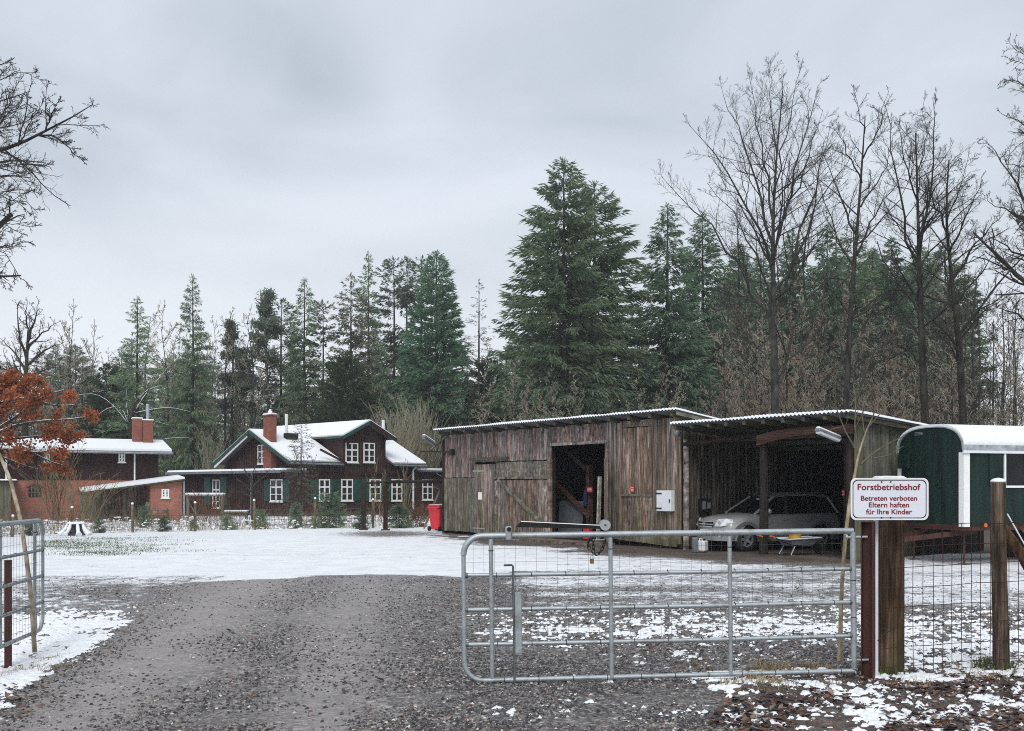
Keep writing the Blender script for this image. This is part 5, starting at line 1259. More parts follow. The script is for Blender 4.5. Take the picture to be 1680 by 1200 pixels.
# barred stable window under a brick arch
xa, xb = Lf.x(47, 0), Lf.x(68, 0); za = Lf.z(815.5, xa, 0); zb = Lf.z(799, xa, 0); n = 8; arc = [(xa+(xb-xa)*i/n, zb+.16*math.sin(math.pi*i/n)) for i in range(n, -1, -1)]
o = MB().prism([(xa, za), (xb, za)]+arc, -.03, -.004).build('window', M['black'], bb, label='arched iron stable window')
b = MB()
for i in range(1, 4): x = xa+(xb-xa)*i/4; b.box(x-.02, -.055, za, x+.02, -.032, zb+.1)
for z in (za+.24, za+.48): b.box(xa, -.05, z-.018, xb, -.034, z+.018)
b.build('bars', M['board_g'], o)
MB().prism([(xa-.14,zb+.0)]+[(xa-.14+(xb-xa+.28)*i/n, zb+.04+.2*math.sin(math.pi*i/n)) for i in range(n+1)]+[(xb+.14,zb),(xb,zb)]+[(p[0],p[1]+.002) for p in arc]+[(xa,zb)], -.05, -.003).build('brick_arch', M['brick_c'], bb)
x = Lf.x(221, -.1); MB().tube([(x, -.12, 2.2), (x, -.12, 3.75)], .045, 6).build('downpipe', M['whitemetal'], bb)
x = Lf.x(10.5, -.1); MB().tube([(x, -.12, 2.2), (x, -.12, 3.75)], .055, 6).build('downpipe', M['whitemetal'], bb)
# shed with a sloping snowy roof built against it
shed = thing('shed', 'lean-to shed with sloping snowy roof in front of the brick building', 'shed', (-27.26, 53, 0), LA)
sy = -2.6
sxa, sxb, sxl, sxr = Lf.x(247, sy), Lf.x(299, sy), Lf.x(160, sy), Lf.x(131, sy)
def srz(px, py): x = Lf.x(px, sy-.3); return x, Lf.z(py, x, sy-.3)
(xA, zA), (xB, zB) = srz(132, 808), srz(305, 786)
MB().prism([(sxa,0),(sxb,0),(sxb,zB-.12),(sxa,zA+(zB-zA)*(sxa-xA)/(xB-xA)-.1)], sy, -.1).build('brick_wall', M['brick'], shed)
def sroof(nm, mat, o0, o1, ins):
    vs = [(x, y, z+dz+o) for o in (o0, o1) for x, z, y, dz in ((xA+ins,zA,sy-.3+ins,0),(xB-ins,zB,sy-.3+ins,0),(xB-ins,zB,-.06,.16),(xA+ins,zA,-.06,.16))]
    MB().add(vs, [(0,3,2,1),(4,5,6,7),(0,1,5,4),(1,2,6,5),(2,3,7,6),(3,0,4,7)]).build(nm, M[mat], shed)
sroof('roof', 'rafter', -.08, 0, 0); sroof('snow_cover', 'snow', .004, .10, .05)
def szr(x): return zA+(zB-zA)*(x-xA)/(xB-xA)-.1
for i, x in enumerate((sxl, sxl+(sxa-sxl)*.5)): MB().box(x-.06, sy-.02, 0, x+.06, sy+.1, szr(x)).build('post', M['rafter'], shed)
planks(shed, sxr, sxl-.06, 0, 1.5, .22, M['board_s'], y=sy+.05, ztop=lambda x: szr(x)-.02)
planks(shed, sxl, sxa, 0, 2.0, .25, M['board'], y=-.4, ztop=lambda x: szr(x)+.3)
ws = [(265, 277.5, 804, 817)]
for a in ws:
    xa, xb = Lf.x(a[0], sy), Lf.x(a[1], sy); window(shed, 'grid', xb-xa, .48, ((xa+xb)/2, sy-.01, Lf.z(a[3], xa, sy)), 0, None, 'glass_d')
x = Lf.x(297, sy); MB().tube([(x+.15, sy-.05, .05), (x+.15, sy-.05, zB-.1)], .05, 6).build('downpipe', M['zinc'], shed)
ls = thing('shed', 'small grey board shed with flat snowy roof at the left edge', 'shed', tuple(Lf.w(Lf.x(-30, -2.2), -2.2))+(0,), LA)
wl = Lf.x(18, -2.2)-Lf.x(-30, -2.2)
planks(ls, 0, wl, 0, 2.05, .24, M['board_s']); planks(ls, 0, 2.0, 0, 2.05, .24, M['board_s'], rot=R(90), base=(wl, 0))
MB().box(-.2, -.25, 2.06, wl+.3, 2.1, 2.14).build('roof', M['black'], ls); MB().box(-.18, -.22, 2.143, wl+.27, 2.08, 2.23).build('snow_cover', M['snow'], ls, bevel=.02)

# ================================================================== GREEN WORKMEN'S TRAILER
TA = math.atan2(.30, .954)
T_ = Frame((10.38, 22.9), TA)
tr = thing('trailer', 'dark green round roofed workmen trailer with white corner strips', 'trailer', (10.38, 22.9, 0), TA)
TW, TL, tz0 = 2.2, 6.4, .93
zsh = 2.66; ztp = 3.22
arc = [(TW/2+(TW/2)*math.copysign(abs(math.cos(a))**.72, math.cos(a)), zsh+(ztp-zsh)*abs(math.sin(a))**.80) for a in [math.pi*i/20 for i in range(21)]]
MB().prism([(TW,tz0),(0,tz0)][::-1]+arc, 0, TL, 'x').build('body', M['trailer'], tr, True)
ro = [(TW/2+(TW/2+.06)*math.copysign(abs(math.cos(a))**.72, math.cos(a)), zsh-.02+(ztp+.05-zsh)*abs(math.sin(a))**.80) for a in [math.pi*i/20 for i in range(21)]]
ri = [(y, z-.025) for y, z in arc]
def shell(nm, mat, outer, inner, x0, x1_, i0=0, i1=20):
    n = i1-i0+1; O = outer[i0:i1+1]; I = inner[i0:i1+1]; vs = [(x, y, z) for x in (x0, x1_) for P in (O, I) for y, z in P]; fs = []
    for i in range(n-1): fs += [(i, i+1, 2*n+i+1, 2*n+i), (n+i+1, n+i, 3*n+i, 3*n+i+1), (i+1, i, n+i, n+i+1), (2*n+i, 2*n+i+1, 3*n+i+1, 3*n+i)]
    fs += [(0, 2*n, 3*n, n), (n-1, 2*n-1, 4*n-1, 3*n-1)]
    return MB().add(vs, fs).build(nm, M[mat], tr, True)
rr_ = [(y, z+.012) for y, z in arc]
shell('roof', 'roofgrey', ro, rr_, -.04, TL+.04)
for x in (1.05, 2.3, 3.55, 4.8):
    MB().box(x-.012, -.008, tz0, x+.012, -.0015, zsh-.06).build('panel_seam', M['trailer'], tr)
for y in (.72, 1.5):
    MB().box(-.008, y-.012, tz0, -.0015, y+.012, zsh+.1).build('panel_seam', M['trailer'], tr)
sn_o = [(TW/2+(y-TW/2)*1.012, z+.004+.012+.045*max(0, math.sin(math.pi*i/20))**.6) for i, (y, z) in enumerate(ro)]
sn_i = [(y, z+.003) for y, z in ro]
shell('snow_cover', 'snow', sn_o, sn_i, -.03, TL+.03, 0, 19)
MB().box(-.05, -.075, zsh-.07, TL+.05, -.035, zsh-.01).build('roof_edge', M['whitemetal'], tr)
for nm, a in (('corner_strip', (-.02,-.03,tz0-.04,.16,-.003,zsh-.05)), ('corner_strip', (-.022,-.03,tz0-.04,-.003,.12,zsh-.05)), ('corner_strip', (-.022,TW-.09,tz0-.04,-.003,TW+.03,zsh-.05)),
              ('corner_strip', (TL-.16,-.03,tz0-.04,TL+.02,-.003,zsh-.05))): MB().box(*a).build(nm, M['white'], tr)
yh = T_.y(1486, 0); zc_ = T_.z(757, 0, 1.5)
MB().box(-.10, yh-.20, zc_-.17, -.003, yh+.20, zc_+.17).build('hatch', M['trailer'], tr, bevel=.015)
for k in range(3): MB().box(-.03, T_.y(1514, 0), T_.z(714, 0, 1.3)+k*.03, -.003, T_.y(1502, 0), T_.z(714, 0, 1.3)+.015+k*.03).build('vent_slat', M['grey'], tr)
xw0 = T_.x(1646, 0); zw0, zw1 = T_.z(797, xw0, 0), T_.z(742, xw0, 0)
wf = MB(); ww = 1.25
for (a, c) in ((0, .05), (ww/2-.03, ww/2+.03), (ww-.05, ww)): wf.box(xw0+a, -.035, zw0, xw0+c, -.003, zw1)
wf.box(xw0, -.04, zw0-.05, xw0+ww, -.003, zw0+.0); wf.box(xw0, -.04, zw1, xw0+ww, -.003, zw1+.05)
wo = wf.build('window', M['white'], tr); MB().box(xw0+.03, -.012, zw0+.002, xw0+ww-.03, -.004, zw1-.002).build('pane', M['carglass'], wo)
MB().box(xw0-.42, -.03, zw0-.02, xw0-.04, -.003, zw1+.02).build('shutter', M['trailer'], tr, bevel=.01)
MB().box(0, .05, tz0-.13, TL, TW-.05, tz0-.002).build('chassis', M['rust'], tr)
for y in (.25, TW-.25): MB().bar((-.9, TW/2, .55), (.6, y, tz0-.15), .09, .12).build('drawbar', M['rust'], tr)
MB().tube([(-.9, TW/2, .55), (-1.05, TW/2, .56)], .06, 8).build('coupling', M['black'], tr)
for (x, y) in ((.25, .25), (.25, TW-.25), (TL-.3, .25)):
    MB().tube([(x, y, 0), (x, y, tz0-.14)], .024, 8).build('prop', M['rust'], tr); MB().box(x-.1, y-.1, -.01, x+.1, y+.1, .03).build('prop_foot', M['board'], tr)
for x in (3.3, TL-1.2):
    for y in (.22, TW-.22):
        MB().lathe([(.20,-.10),(.38,-.10),(.40,-.05),(.40,.05),(.38,.10),(.20,.10)], 20, (x, y, .39), 'y').build('tyre', M['rubber'], tr, True); MB().lathe([(.20,-.08),(.20,.08)], 14, (x, y, .39), 'y').build('rim', M['rust'], tr)
MB().lathe([(.045,-.02),(.05,0),(.03,.02)], 10, (T_.x(1615, 0), -.03, T_.z(860, 3, 0)), 'y').build('reflector', M['orange'], tr, True)

# ================================================================== THE SILVER CAR IN THE CARPORT
def build_car():
    fa = math.atan2(-.347, -.938)
    t = thing('car', 'silver off-road car with dark lower cladding parked in the carport', 'car', (7.52, 29.34, 0), fa)
    t.scale = (.97,)*3
    Wd = .90; wr = .345; fx, rx = 1.31, -1.31
    def arch(cx, r0, n=9): return [(cx+r0*math.cos(math.pi*i/n), .36+r0*math.sin(math.pi*i/n)) for i in range(n+1)]
    # lower body: a side outline with wheel arches, lofted across the width with rounded flanks
    prof = [(2.05,.30), (2.14,.42), (2.16,.60), (2.14,.78), (2.06,.90), (1.90,.985), (1.40,1.06), (.95,1.10)]      # nose and bonnet
    prof += [(.2,1.10), (-.8,1.12), (-1.6,1.13), (-2.05,1.10), (-2.13,.85), (-2.16,.55), (-2.05,.30)]
    bot = [(rx-.42,.30)]+[(x, z) for x, z in arch(rx, .42)][::-1]+[(rx+.42,.27), (fx-.42,.27)]+arch(fx, .42)[::-1]+[(fx+.42,.30)]
    outline = prof+bot
    ys = [-1, -.97, -.86, -.6, -.3, 0, .3, .6, .86, .97, 1]
    V, n = [], len(outline)
    for yy in ys:
        a = abs(yy); nose = .30*a**2.6; tail = .16*a**2.6; e = max(0, (a-.86)/.14)
        for x, z in outline:
            xx = x-(nose*max(0, (x-.9)/1.25) if x > .9 else 0)+(tail*max(0, (-x-1.2)/.9) if x < -1.2 else 0)
            zz = z-(.05*a**2.2+.05*e*e if z > .8 else 0)
            side = Wd*yy*(1-.03*max(0, z-.75)/.35-.02*max(0, .45-z)/.2)
            V.append((xx, side, zz))
    Fc = []
    for j in range(len(ys)-1):
        for i in range(n):
            i2 = (i+1) % n; Fc.append((j*n+i, j*n+i2, (j+1)*n+i2, (j+1)*n+i))
    Fc += [tuple(range(n)), tuple((len(ys)-1)*n+i for i in range(n))[::-1]]
    b = MB(); b.add(V, Fc); b.build('body', M['carpaint'], t, True)
    # greenhouse: roof skin on pillars, glass set in
    base = [(.98,1.06,.80), (-1.95,1.08,.80)]; 
    rf = [(.18,1.58,.60), (-.3,1.655,.62), (-1.2,1.65,.62), (-1.75,1.60,.60)]
    b = MB(); vs = []
    for x, z, y in rf:
        for s in (-1, -.6, 0, .6, 1): vs.append((x, y*s, z+.02*(1-s*s)))
    for x, z, y in rf:
        for s in (-1, -.6, 0, .6, 1): vs.append((x, y*s*.985, z+.02*(1-s*s)-.05))
    fs = []
    for i in range(3):
        for j in range(4): a = i*5+j; fs += [(a, a+1, a+6, a+5), (20+a+5, 20+a+6, 20+a+1, 20+a)]
    for i in range(3): fs += [(i*5, i*5+5, 25+i*5, 20+i*5), (i*5+9, i*5+4, 24+i*5, 29+i*5)]
    for j in range(4): fs += [(j+1, j, 20+j, 21+j), (15+j, 16+j, 36+j, 35+j)]
    b.add(vs, fs); b.build('roof', M['carpaint'], t, True)
    for s in (-1, 1):
        MB().bar((.98,s*.79,1.06), (.20,s*.605,1.58), .085, .06).build('pillar', M['carpaint'], t, bevel=.01)
        MB().bar((-.12,s*.785,1.09), (-.20,s*.615,1.60), .08, .04).build('pillar', M['black'], t)
        MB().bar((-1.02,s*.785,1.09), (-1.0,s*.618,1.61), .08, .04).build('pillar', M['black'], t)
        MB().bar((-2.0,s*.76,1.08), (-1.72,s*.60,1.57), .16, .06).build('pillar', M['carpaint'], t, bevel=.01)
        MB().add([(.92,s*.782,1.09), (-1.93,s*.775,1.09), (-1.72,s*.607,1.575), (.17,s*.607,1.575)], [(0,1,2,3)]).build('side_glass', M['carglass'], t)
        MB().tube([(.05,s*.60,1.62), (.0,s*.60,1.68), (-1.5,s*.60,1.69), (-1.58,s*.60,1.63)], .018, 6).build('roof_rail', M['grey'], t)
        # mirror with painted shell
        mm = MB(); mm.lathe([(.02,-.10), (.075,-.07), (.088,0), (.075,.08), (.02,.11)], 10, (0,0,0), 'y'); mo = mm.build('mirror', M['carpaint'], t, True, loc=(.62, s*.98, 1.16)); mo.scale = (.75, 1, .95)
        MB().bar((.62,s*.80,1.10), (.62,s*.93,1.13), .06, .04).build('mirror_arm', M['black'], t)
        # dark cladding: arches and sill
        for cx in (fx, rx):
            A = [(cx+.50*math.cos(math.pi*i/12), .36+.50*math.sin(math.pi*i/12)) for i in range(13)]; I = [(cx+.405*math.cos(math.pi*i/12), .36+.405*math.sin(math.pi*i/12)) for i in range(13)]
            cb = MB(); off = .10*((cx-.9)/1.25) if cx > 0 else 0
            y0, y1 = s*(Wd-.03), s*(Wd+.018)
            for i in range(12): cb.add([(A[i][0],y0,A[i][1]),(A[i+1][0],y0,A[i+1][1]),(I[i+1][0],y0,I[i+1][1]),(I[i][0],y0,I[i][1]),(A[i][0],y1,A[i][1]),(A[i+1][0],y1,A[i+1][1]),(I[i+1][0],y1,I[i+1][1]),(I[i][0],y1,I[i][1])],
                                       [(4,5,6,7),(3,2,1,0),(0,1,5,4),(2,3,7,6)])
            cb.build('wheel_arch', M['carclad'], t, True)
        MB().box(-.84, s*.86 if s < 0 else .86, .27, .84, s*.915 if s < 0 else .915, .46).build('sill', M['carclad'], t, bevel=.01) if s > 0 else MB().box(-.84, -.915, .27, .84, -.86, .46).build('sill', M['carclad'], t, bevel=.01)
        for x0, x1_ in ((-.12,.86), (-1.0,-.16)):
            dr = MB().add([(x0+.012,s*.9035,.50), (x1_-.012,s*.9035,.50), (x1_-.012,s*.8935,1.02), (x0+.012,s*.8935,1.02)], [(0,1,2,3)]).build('door', M['carpaint'], t)
            MB().box(x0+.06, min(s*.895,s*.925), .90, x0+.22, max(s*.895,s*.925), .93).build('handle', M['carpaint'], dr)
        # headlamps wrapping the corner
        hl = MB(); hl.add([(2.085,s*.47,.72),(2.02,s*.66,.72),(1.86,s*.80,.75),(1.72,s*.845,.84),(1.74,s*.83,.93),(1.87,s*.70,.945),(2.00,s*.52,.925)], [(0,1,2,3,4,5,6)])
        hl.add([(2.14,s*.47,.72),(2.08,s*.67,.72),(1.93,s*.825,.75),(1.76,s*.885,.84),(1.77,s*.86,.925),(1.90,s*.72,.95),(2.05,s*.52,.925)], [(0,1,2,3,4,5,6)])
        for i in range(7): hl.f.append((i, (i+1)%7, 7+(i+1)%7, 7+i))
        ho = hl.build('headlight', M['lamp'], t); MB().lathe([(.005,0),(.07,.0),(.075,.01)], 12, (2.07,s*.62,.82), 'x').build('lens', M['chrome'], ho)
        MB().lathe([(.005,0),(.06,.0),(.06,.02)], 12, (2.06,s*.62,.44), 'x').build('fog_lamp', M['lamp'], t)
    MB().add([(.95,-.74,1.10),(.95,.74,1.10),(.19,.585,1.585),(.19,-.585,1.585)], [(0,1,2,3)]).build('windscreen', M['carglass'], t)
    MB().add([(-2.02,-.70,1.10),(-2.02,.70,1.10),(-1.76,.57,1.56),(-1.76,-.57,1.56)], [(0,3,2,1)]).build('rear_window', M['carglass'], t)
    MB().box(.30,-.08,1.47,.34,.08,1.52).build('inner_mirror', M['lamp'], t)
    g = MB().box(2.12,-.40,.70,2.175,.40,.86).build('grille', M['black'], t, bevel=.02)
    for z in (.705, .775, .855): MB().box(2.165,-.41,z-.012,2.188,.41,z+.012).build('grille_bar', M['chrome'], g)
    # oval emblem with a slanted letter
    em = MB(); ov = [(.095*math.cos(2*math.pi*i/20), .05*math.sin(2*math.pi*i/20)) for i in range(20)]; iv = [(p[0]*.86, p[1]*.82) for p in ov]
    for i in range(20):
        j = (i+1) % 20; em.add([(2.192,ov[i][0],.78+ov[i][1]),(2.192,ov[j][0],.78+ov[j][1]),(2.192,iv[j][0],.78+iv[j][1]),(2.192,iv[i][0],.78+iv[i][1]),
                               (2.20,ov[i][0],.78+ov[i][1]),(2.20,ov[j][0],.78+ov[j][1]),(2.20,iv[j][0],.78+iv[j][1]),(2.20,iv[i][0],.78+iv[i][1])], [(4,5,6,7),(0,1,5,4),(2,3,7,6)])
    for y in (-.034, .034): em.bar((2.196,y-.012,.78-.036), (2.196,y+.012,.78+.036), .018, .01, (1,0,0))
    em.bar((2.196,-.034,.778), (2.196,.034,.784), .016, .01, (1,0,0)); em.build('emblem', M['chrome'], g)
    MB().box(2.10,-.42,.48,2.165,.42,.60).build('air_intake', M['black'], t, bevel=.02)
    MB().box(2.155,-.26,.50,2.185,.26,.61).build('number_plate', M['white'], t)
    bp = MB(); n = 9
    for i in range(n-1):
        y0, y1 = -.9+1.8*i/(n-1), -.9+1.8*(i+1)/(n-1); q_ = lambda y: 2.19-.30*abs(y/.9)**2.6
        bp.add([(q_(y0)-.25,y0,.28),(q_(y1)-.25,y1,.28),(q_(y1),y1,.30),(q_(y0),y0,.30),(q_(y0)-.25,y0,.42),(q_(y1)-.25,y1,.42),(q_(y1)+.01,y1,.42),(q_(y0)+.01,y0,.42)], [(0,3,2,1),(4,5,6,7),(2,3,7,6)])
    bp.build('bumper', M['carpaint'], t, True)
    tp = MB().lathe([(.215,-.10),(.315,-.105),(.343,-.08),(.345,.0),(.343,.08),(.315,.105),(.215,.10),(.215,-.10)], 28, (0,0,0), 'y', False).mesh('tyre', M['rubber'], True)
    rm_ = MB(); rm_.lathe([(.218,-.09),(.225,.098),(.20,.09),(.195,-.09)], 24, (0,0,0), 'y', False); rm_.lathe([(.0,.05),(.055,.065),(.06,.03)], 12, (0,0,0), 'y')
    for k in range(5):
        a = 2*math.pi*k/5; c, s_ = math.cos(a), math.sin(a)
        rm_.add([(c*.04-s_*.05,.055,s_*.04+c*.05),(c*.04+s_*.05,.055,s_*.04-c*.05),(c*.205+s_*.028,.085,s_*.205-c*.028),(c*.205-s_*.028,.085,s_*.205+c*.028),
                 (c*.04-s_*.05,.02,s_*.04+c*.05),(c*.04+s_*.05,.02,s_*.04-c*.05),(c*.205+s_*.028,.04,s_*.205-c*.028),(c*.205-s_*.028,.04,s_*.205+c*.028)], [(0,1,2,3),(7,6,5,4),(0,4,5,1),(1,5,6,2),(2,6,7,3),(3,7,4,0)])
    rmm = rm_.mesh('rim', M['grey'], False)
    dk = MB().lathe([(.005,-.02),(.20,-.02),(.20,0)], 16, (0,0,0), 'y').mesh('brake_disc', M['black'])
    for cx in (fx, rx):
        for s in (-1, 1):
            o = obj('wheel', tp, t, (cx, s*.80, wr), (0, 0, 0 if s > 0 else math.pi)); obj('rim', rmm, o); obj('brake_disc', dk, o)
    MB().box(-1.9,-.80,.28,1.9,.80,.36).build('underbody', M['black'], t)
    for s in (-1, 1): MB().box(.25,s*.38-.25,.9,.45,s*.38+.25,1.35).build('seat', M['black'], t, bevel=.05, loc=(-.45,0,0))
    return t
build_car()
# wheelbarrow with a yellow bucket, white canister by the bumper
wb = thing('wheelbarrow', 'pale wheelbarrow with orange grips in front of the parked car', 'wheelbarrow', (7.62, 26.55, 0), R(20)); wb.scale = (1, 1, .83)
tb = MB(); tb.add([(-.32,-.24,.30),(.30,-.20,.30),(.30,.20,.30),(-.32,.24,.30),(-.48,-.34,.52),(.52,-.30,.56),(.52,.30,.56),(-.48,.34,.52),
                   (-.45,-.31,.515),(.49,-.27,.555),(.49,.27,.555),(-.45,.31,.515),(-.31,-.22,.315),(.29,-.18,.315),(.29,.18,.315),(-.31,.22,.315)],
    [(0,3,2,1),(0,1,5,4),(1,2,6,5),(2,3,7,6),(3,0,4,7),(4,5,9,8),(5,6,10,9),(6,7,11,10),(7,4,8,11),(8,9,13,12),(9,10,14,13),(10,11,15,14),(11,8,12,15),(12,13,14,15)])
tb.build('tray', M['grey'], wb)
MB().tube([(-.49,-.35,.525),(.53,-.31,.565),(.53,.31,.565),(-.49,.35,.525),(-.49,-.35,.525)], .022, 6).build('tray_rim', M['whitemetal'], wb)
for s in (-1, 1):
    MB().tube([(.72,s*.06,.20),(.30,s*.20,.28),(-.40,s*.26,.34),(-.95,s*.30,.60)], .018, 6).build('handle', M['black'], wb)
    MB().tube([(-.90,s*.297,.58),(-1.06,s*.31,.645)], .028, 8).build('grip', M['orange'], wb)
    MB().tube([(-.25,s*.24,.33),(-.40,s*.26,.02),(-.30,s*.26,.01)], .016, 6).build('leg', M['zinc'], wb)
MB().lathe([(.10,-.04),(.18,-.045),(.19,0),(.18,.045),(.10,.04)], 18, (.72,0,.19), 'y').build('wheel', M['rubber'], wb, True)
bk = thing('bucket', 'yellow plastic bucket standing in the wheelbarrow', 'bucket', (7.52, 26.45, .27), 0); bk.scale = (1.02, 1.02, 1.6)
MB().lathe([(.115,0),(.165,.17),(.175,.17),(.18,.20),(.168,.20),(.155,.17),(.108,.01)], 20).build('pail', M['yellow'], bk, True)
MB().tube([(.17*math.cos(math.pi*i/8),.02,.18-.13*math.sin(math.pi*i/8)) for i in range(9)], .006, 5).build('handle', M['black'], bk); MB().box(-.06,-.157,.04,.02,-.150,.11).build('sticker', M['white'], bk)
p = gp(1153, 905); ca_ = thing('canister', 'white plastic canister on the ground in front of the car bumper', 'canister', (p.x, p.y+.1, 0), R(-30))
MB().box(-.13,-.16,0,.13,.16,.30).build('body', M['whitemetal'], ca_, bevel=.03); MB().lathe([(.04,.30),(.04,.35)], 10, (.06,0,0)).build('cap', M['black'], ca_); MB().tube([(-.08,0,.30),(-.08,0,.35),(.0,0,.35),(.0,0,.30)], .015, 6).build('handle', M['whitemetal'], ca_)
p = gp(1141, 905); bs = thing('concrete_post_stub', 'short grey concrete stub leaning at the carport corner', 'stub', (p.x, p.y, -.02), 0); o = MB().box(-.07,-.07,0,.07,.07,.42).build('stub', M['grey'], bs, bevel=.015, rot=(R(6), R(-7), .4))
p = gp(1391, 906); lg = thing('split_log', 'rust coloured split log leaning at the right carport post', 'log', (p.x, p.y, 0), 0)
MB().tube([(-.10,0,0),(.02,.05,.42),(.12,.10,.86)], [.13,.11,.10], 9).build('wood', M['beam'], lg, True, rot=(0,0,.3)); MB().tube([(.118,.10,.863),(.121,.101,.868)], .085, 9).build('cut_face', M['bamboo'], lg, rot=(0,0,.3))

# ================================================================== THE TWO GALVANISED FIELD GATES
GLn, GH = 3.66, 1.317
GB = [0, .33, .646, .96, GH]
gate_meshes = {}
def gate(label, loc, rz, tilt, full):
    t = thing('field_gate', label, 'gate', loc); t.rotation_euler = (0, tilt, rz)
    r_ = .17
    c0 = [(r_-r_*math.sin(a), 0, GH-r_+r_*math.cos(a)) for a in [math.pi/2*i/6 for i in range(7)]]
    c1 = [(r_-r_*math.cos(a), 0, r_-r_*math.sin(a)) for a in [math.pi/2*i/6 for i in range(7)]]
    MB().tube([(GLn,0,GH)]+c0[:1]+[(.30,0,GH)][:0]+c0, .028, 12).build('top_rail', M['zinc'], t, True)
    MB().tube([(0,0,GH-r_-.002), (0,0,r_+.002)], .020, 12).build('end_tube', M['zinc'], t, True)
    MB().tube(c1+[(GLn,0,0)], .0225, 12).build('bottom_rail', M['zinc'], t, True)
    MB().tube([(GLn,0,.02), (GLn,0,GH-.01)], .027, 12).build('hinge_tube', M['zinc'], t, True)
    wl_ = MB()
    for x in (.026, GLn-.03):
        for z in GB[1:4]: wl_.tube([(x-.012,0,z), (x,0,z), (x+.012,0,z)], [.021,.026,.021], 8)
    wl_.build('weld_beads', M['zinc_d'], t, True, kind='stuff')
    for z in GB[1:4]: MB().tube([(.026,0,z), (1.1,.004,z-.004), (2.3,-.003,z-.006), (GLn-.03,0,z)], .0195, 10).build('rail', M['zinc'], t, True)
    ux = (.25, 1.35, 2.47)
    for i, x in enumerate(ux): MB().tube([(x,-.012 if i else 0,.0), (x,-.014,.33), (x,-.012,GH-.03)], .0200, 10).build('upright', M['zinc'], t, True)
    tie = MB()
    for z in GB[:4]:
        x = .30 if z else .36
        while x < GLn-.1: tie.tube([(x-.003,0,z), (x+.003,0,z)], .0225 if 0 < z else .0255, 8); x += .317
    for x in ux: tie.tube([(x,-.013,1.18), (x,-.013,1.187)], .024, 8)
    for z in (.5, .85): tie.tube([(GLn,0,z), (GLn,0,z+.007)], .030, 8)
    tie.build('wire_ties', M['black'], t, kind='stuff')
    v = MB().tube([(0,.024,.01), (0,.024,GH-.02)], .0013, 3).mesh('mesh_wire', M['wire']); h = MB().tube([(.02,.026,0), (GLn-.03,.026,0)], .0013, 3).mesh('mesh_wire', M['wire'])
    x = .09
    while x < GLn-.03: obj('mesh_wire', v, t, (x,0,0)); x += .0965
    z = .09
    while z < GH-.03: obj('mesh_wire', h, t, (0,0,z)); z += .123
    for z in (.10, GH-.06):
        MB().tube([(GLn-.06,0,z), (GLn+.14,0,z)], .014, 8).build('hinge_bolt', M['zinc'], t, True); MB().tube([(GLn-.075,0,z), (GLn-.055,0,z)], .026, 6).build('nut', M['zinc'], t)
    if full:
        tz = lambda px: (px-762)/(1398-762)*GLn
        # folded locking arm of two flat bars on top of the gate
        la = MB(); a0, a1 = tz(845), tz(982)
        for y in (-.03, .03):
            la.add([(a0,y-.006,GH+.075),(a0+.05,y-.006,GH+.125),(a1,y-.006,GH+.080),(a1,y-.006,GH+.050),(a0+.06,y-.006,GH+.075),(a0,y+.006,GH+.075),(a0+.05,y+.006,GH+.125),(a1,y+.006,GH+.080),(a1,y+.006,GH+.050),(a0+.06,y+.006,GH+.075)],
                   [(0,1,2,3,4),(9,8,7,6,5),(0,5,6,1),(1,6,7,2),(2,7,8,3),(3,8,9,4),(4,9,5,0)])
            c = tz(988); ey_ = MB(); ey_.lathe([(.012,y-.007),(.050,y-.007),(.050,y+.007),(.012,y+.007)], 14, (c,0,GH+.085), 'y', False); ey_.lathe([(.050,y-.007),(.050,y+.007)], 14, (c,0,GH+.085), 'y', False); ey_.build('eyelet', M['zinc'], t)
        ao = la.build('locking_arm', M['black'], t); sn = MB()
        for y in (-.03, .03): sn.add([(a0+.05,y-.006,GH+.1255),(a0+.05,y+.006,GH+.1255),(a1,y+.006,GH+.0805),(a1,y-.006,GH+.0805),(a0+.05,y-.005,GH+.131),(a0+.05,y+.005,GH+.131),(a1,y+.005,GH+.085),(a1,y-.005,GH+.085)], [(4,5,6,7),(0,1,5,4),(2,3,7,6),(3,0,4,7),(1,2,6,5)])
        sn.build('snow_line', M['snow'], ao)
        MB().box(tz(834)-.03,-.05,GH-.05,tz(834)+.03,.05,GH+.085).build('clamp', M['zinc'], t, bevel=.015)
        MB().tube([(tz(834),-.06,GH+.06), (tz(834),.06,GH+.06)], .02, 8).build('bolt', M['black'], t)
        MB().tube([(tz(968),-.02,GH-.055), (tz(988),-.02,GH-.052)], .012, 6).build('chain_bar', M['zinc_d'], t)
        # drop bolt
        x = tz(840); MB().tube([(x-.085,-.03,1.05), (x-.012,-.03,1.05), (x,-.03,1.038), (x+.004,-.03,-.02)], .010, 8).build('drop_bolt', M['zinc_d'], t, True)
        db = MB().box(x+.012,-.045,.24,x+.075,-.012,.80).build('bolt_housing', M['zinc'], t, bevel=.006); MB().bar((x+.03,-.03,.82), (x+.07,-.03,.93), .035, .02).build('catch', M['zinc'], db)
    return t
G1 = gate('closed galvanised tube gate with locking arm across the drive', (-.43, 9.05, .04), math.atan2(.31, 3.63), -.0096, True)
G2 = gate('open galvanised tube gate cut off by the left edge', (-5.69, 12.07, .085), math.atan2(-3.61, .50), 0, False)
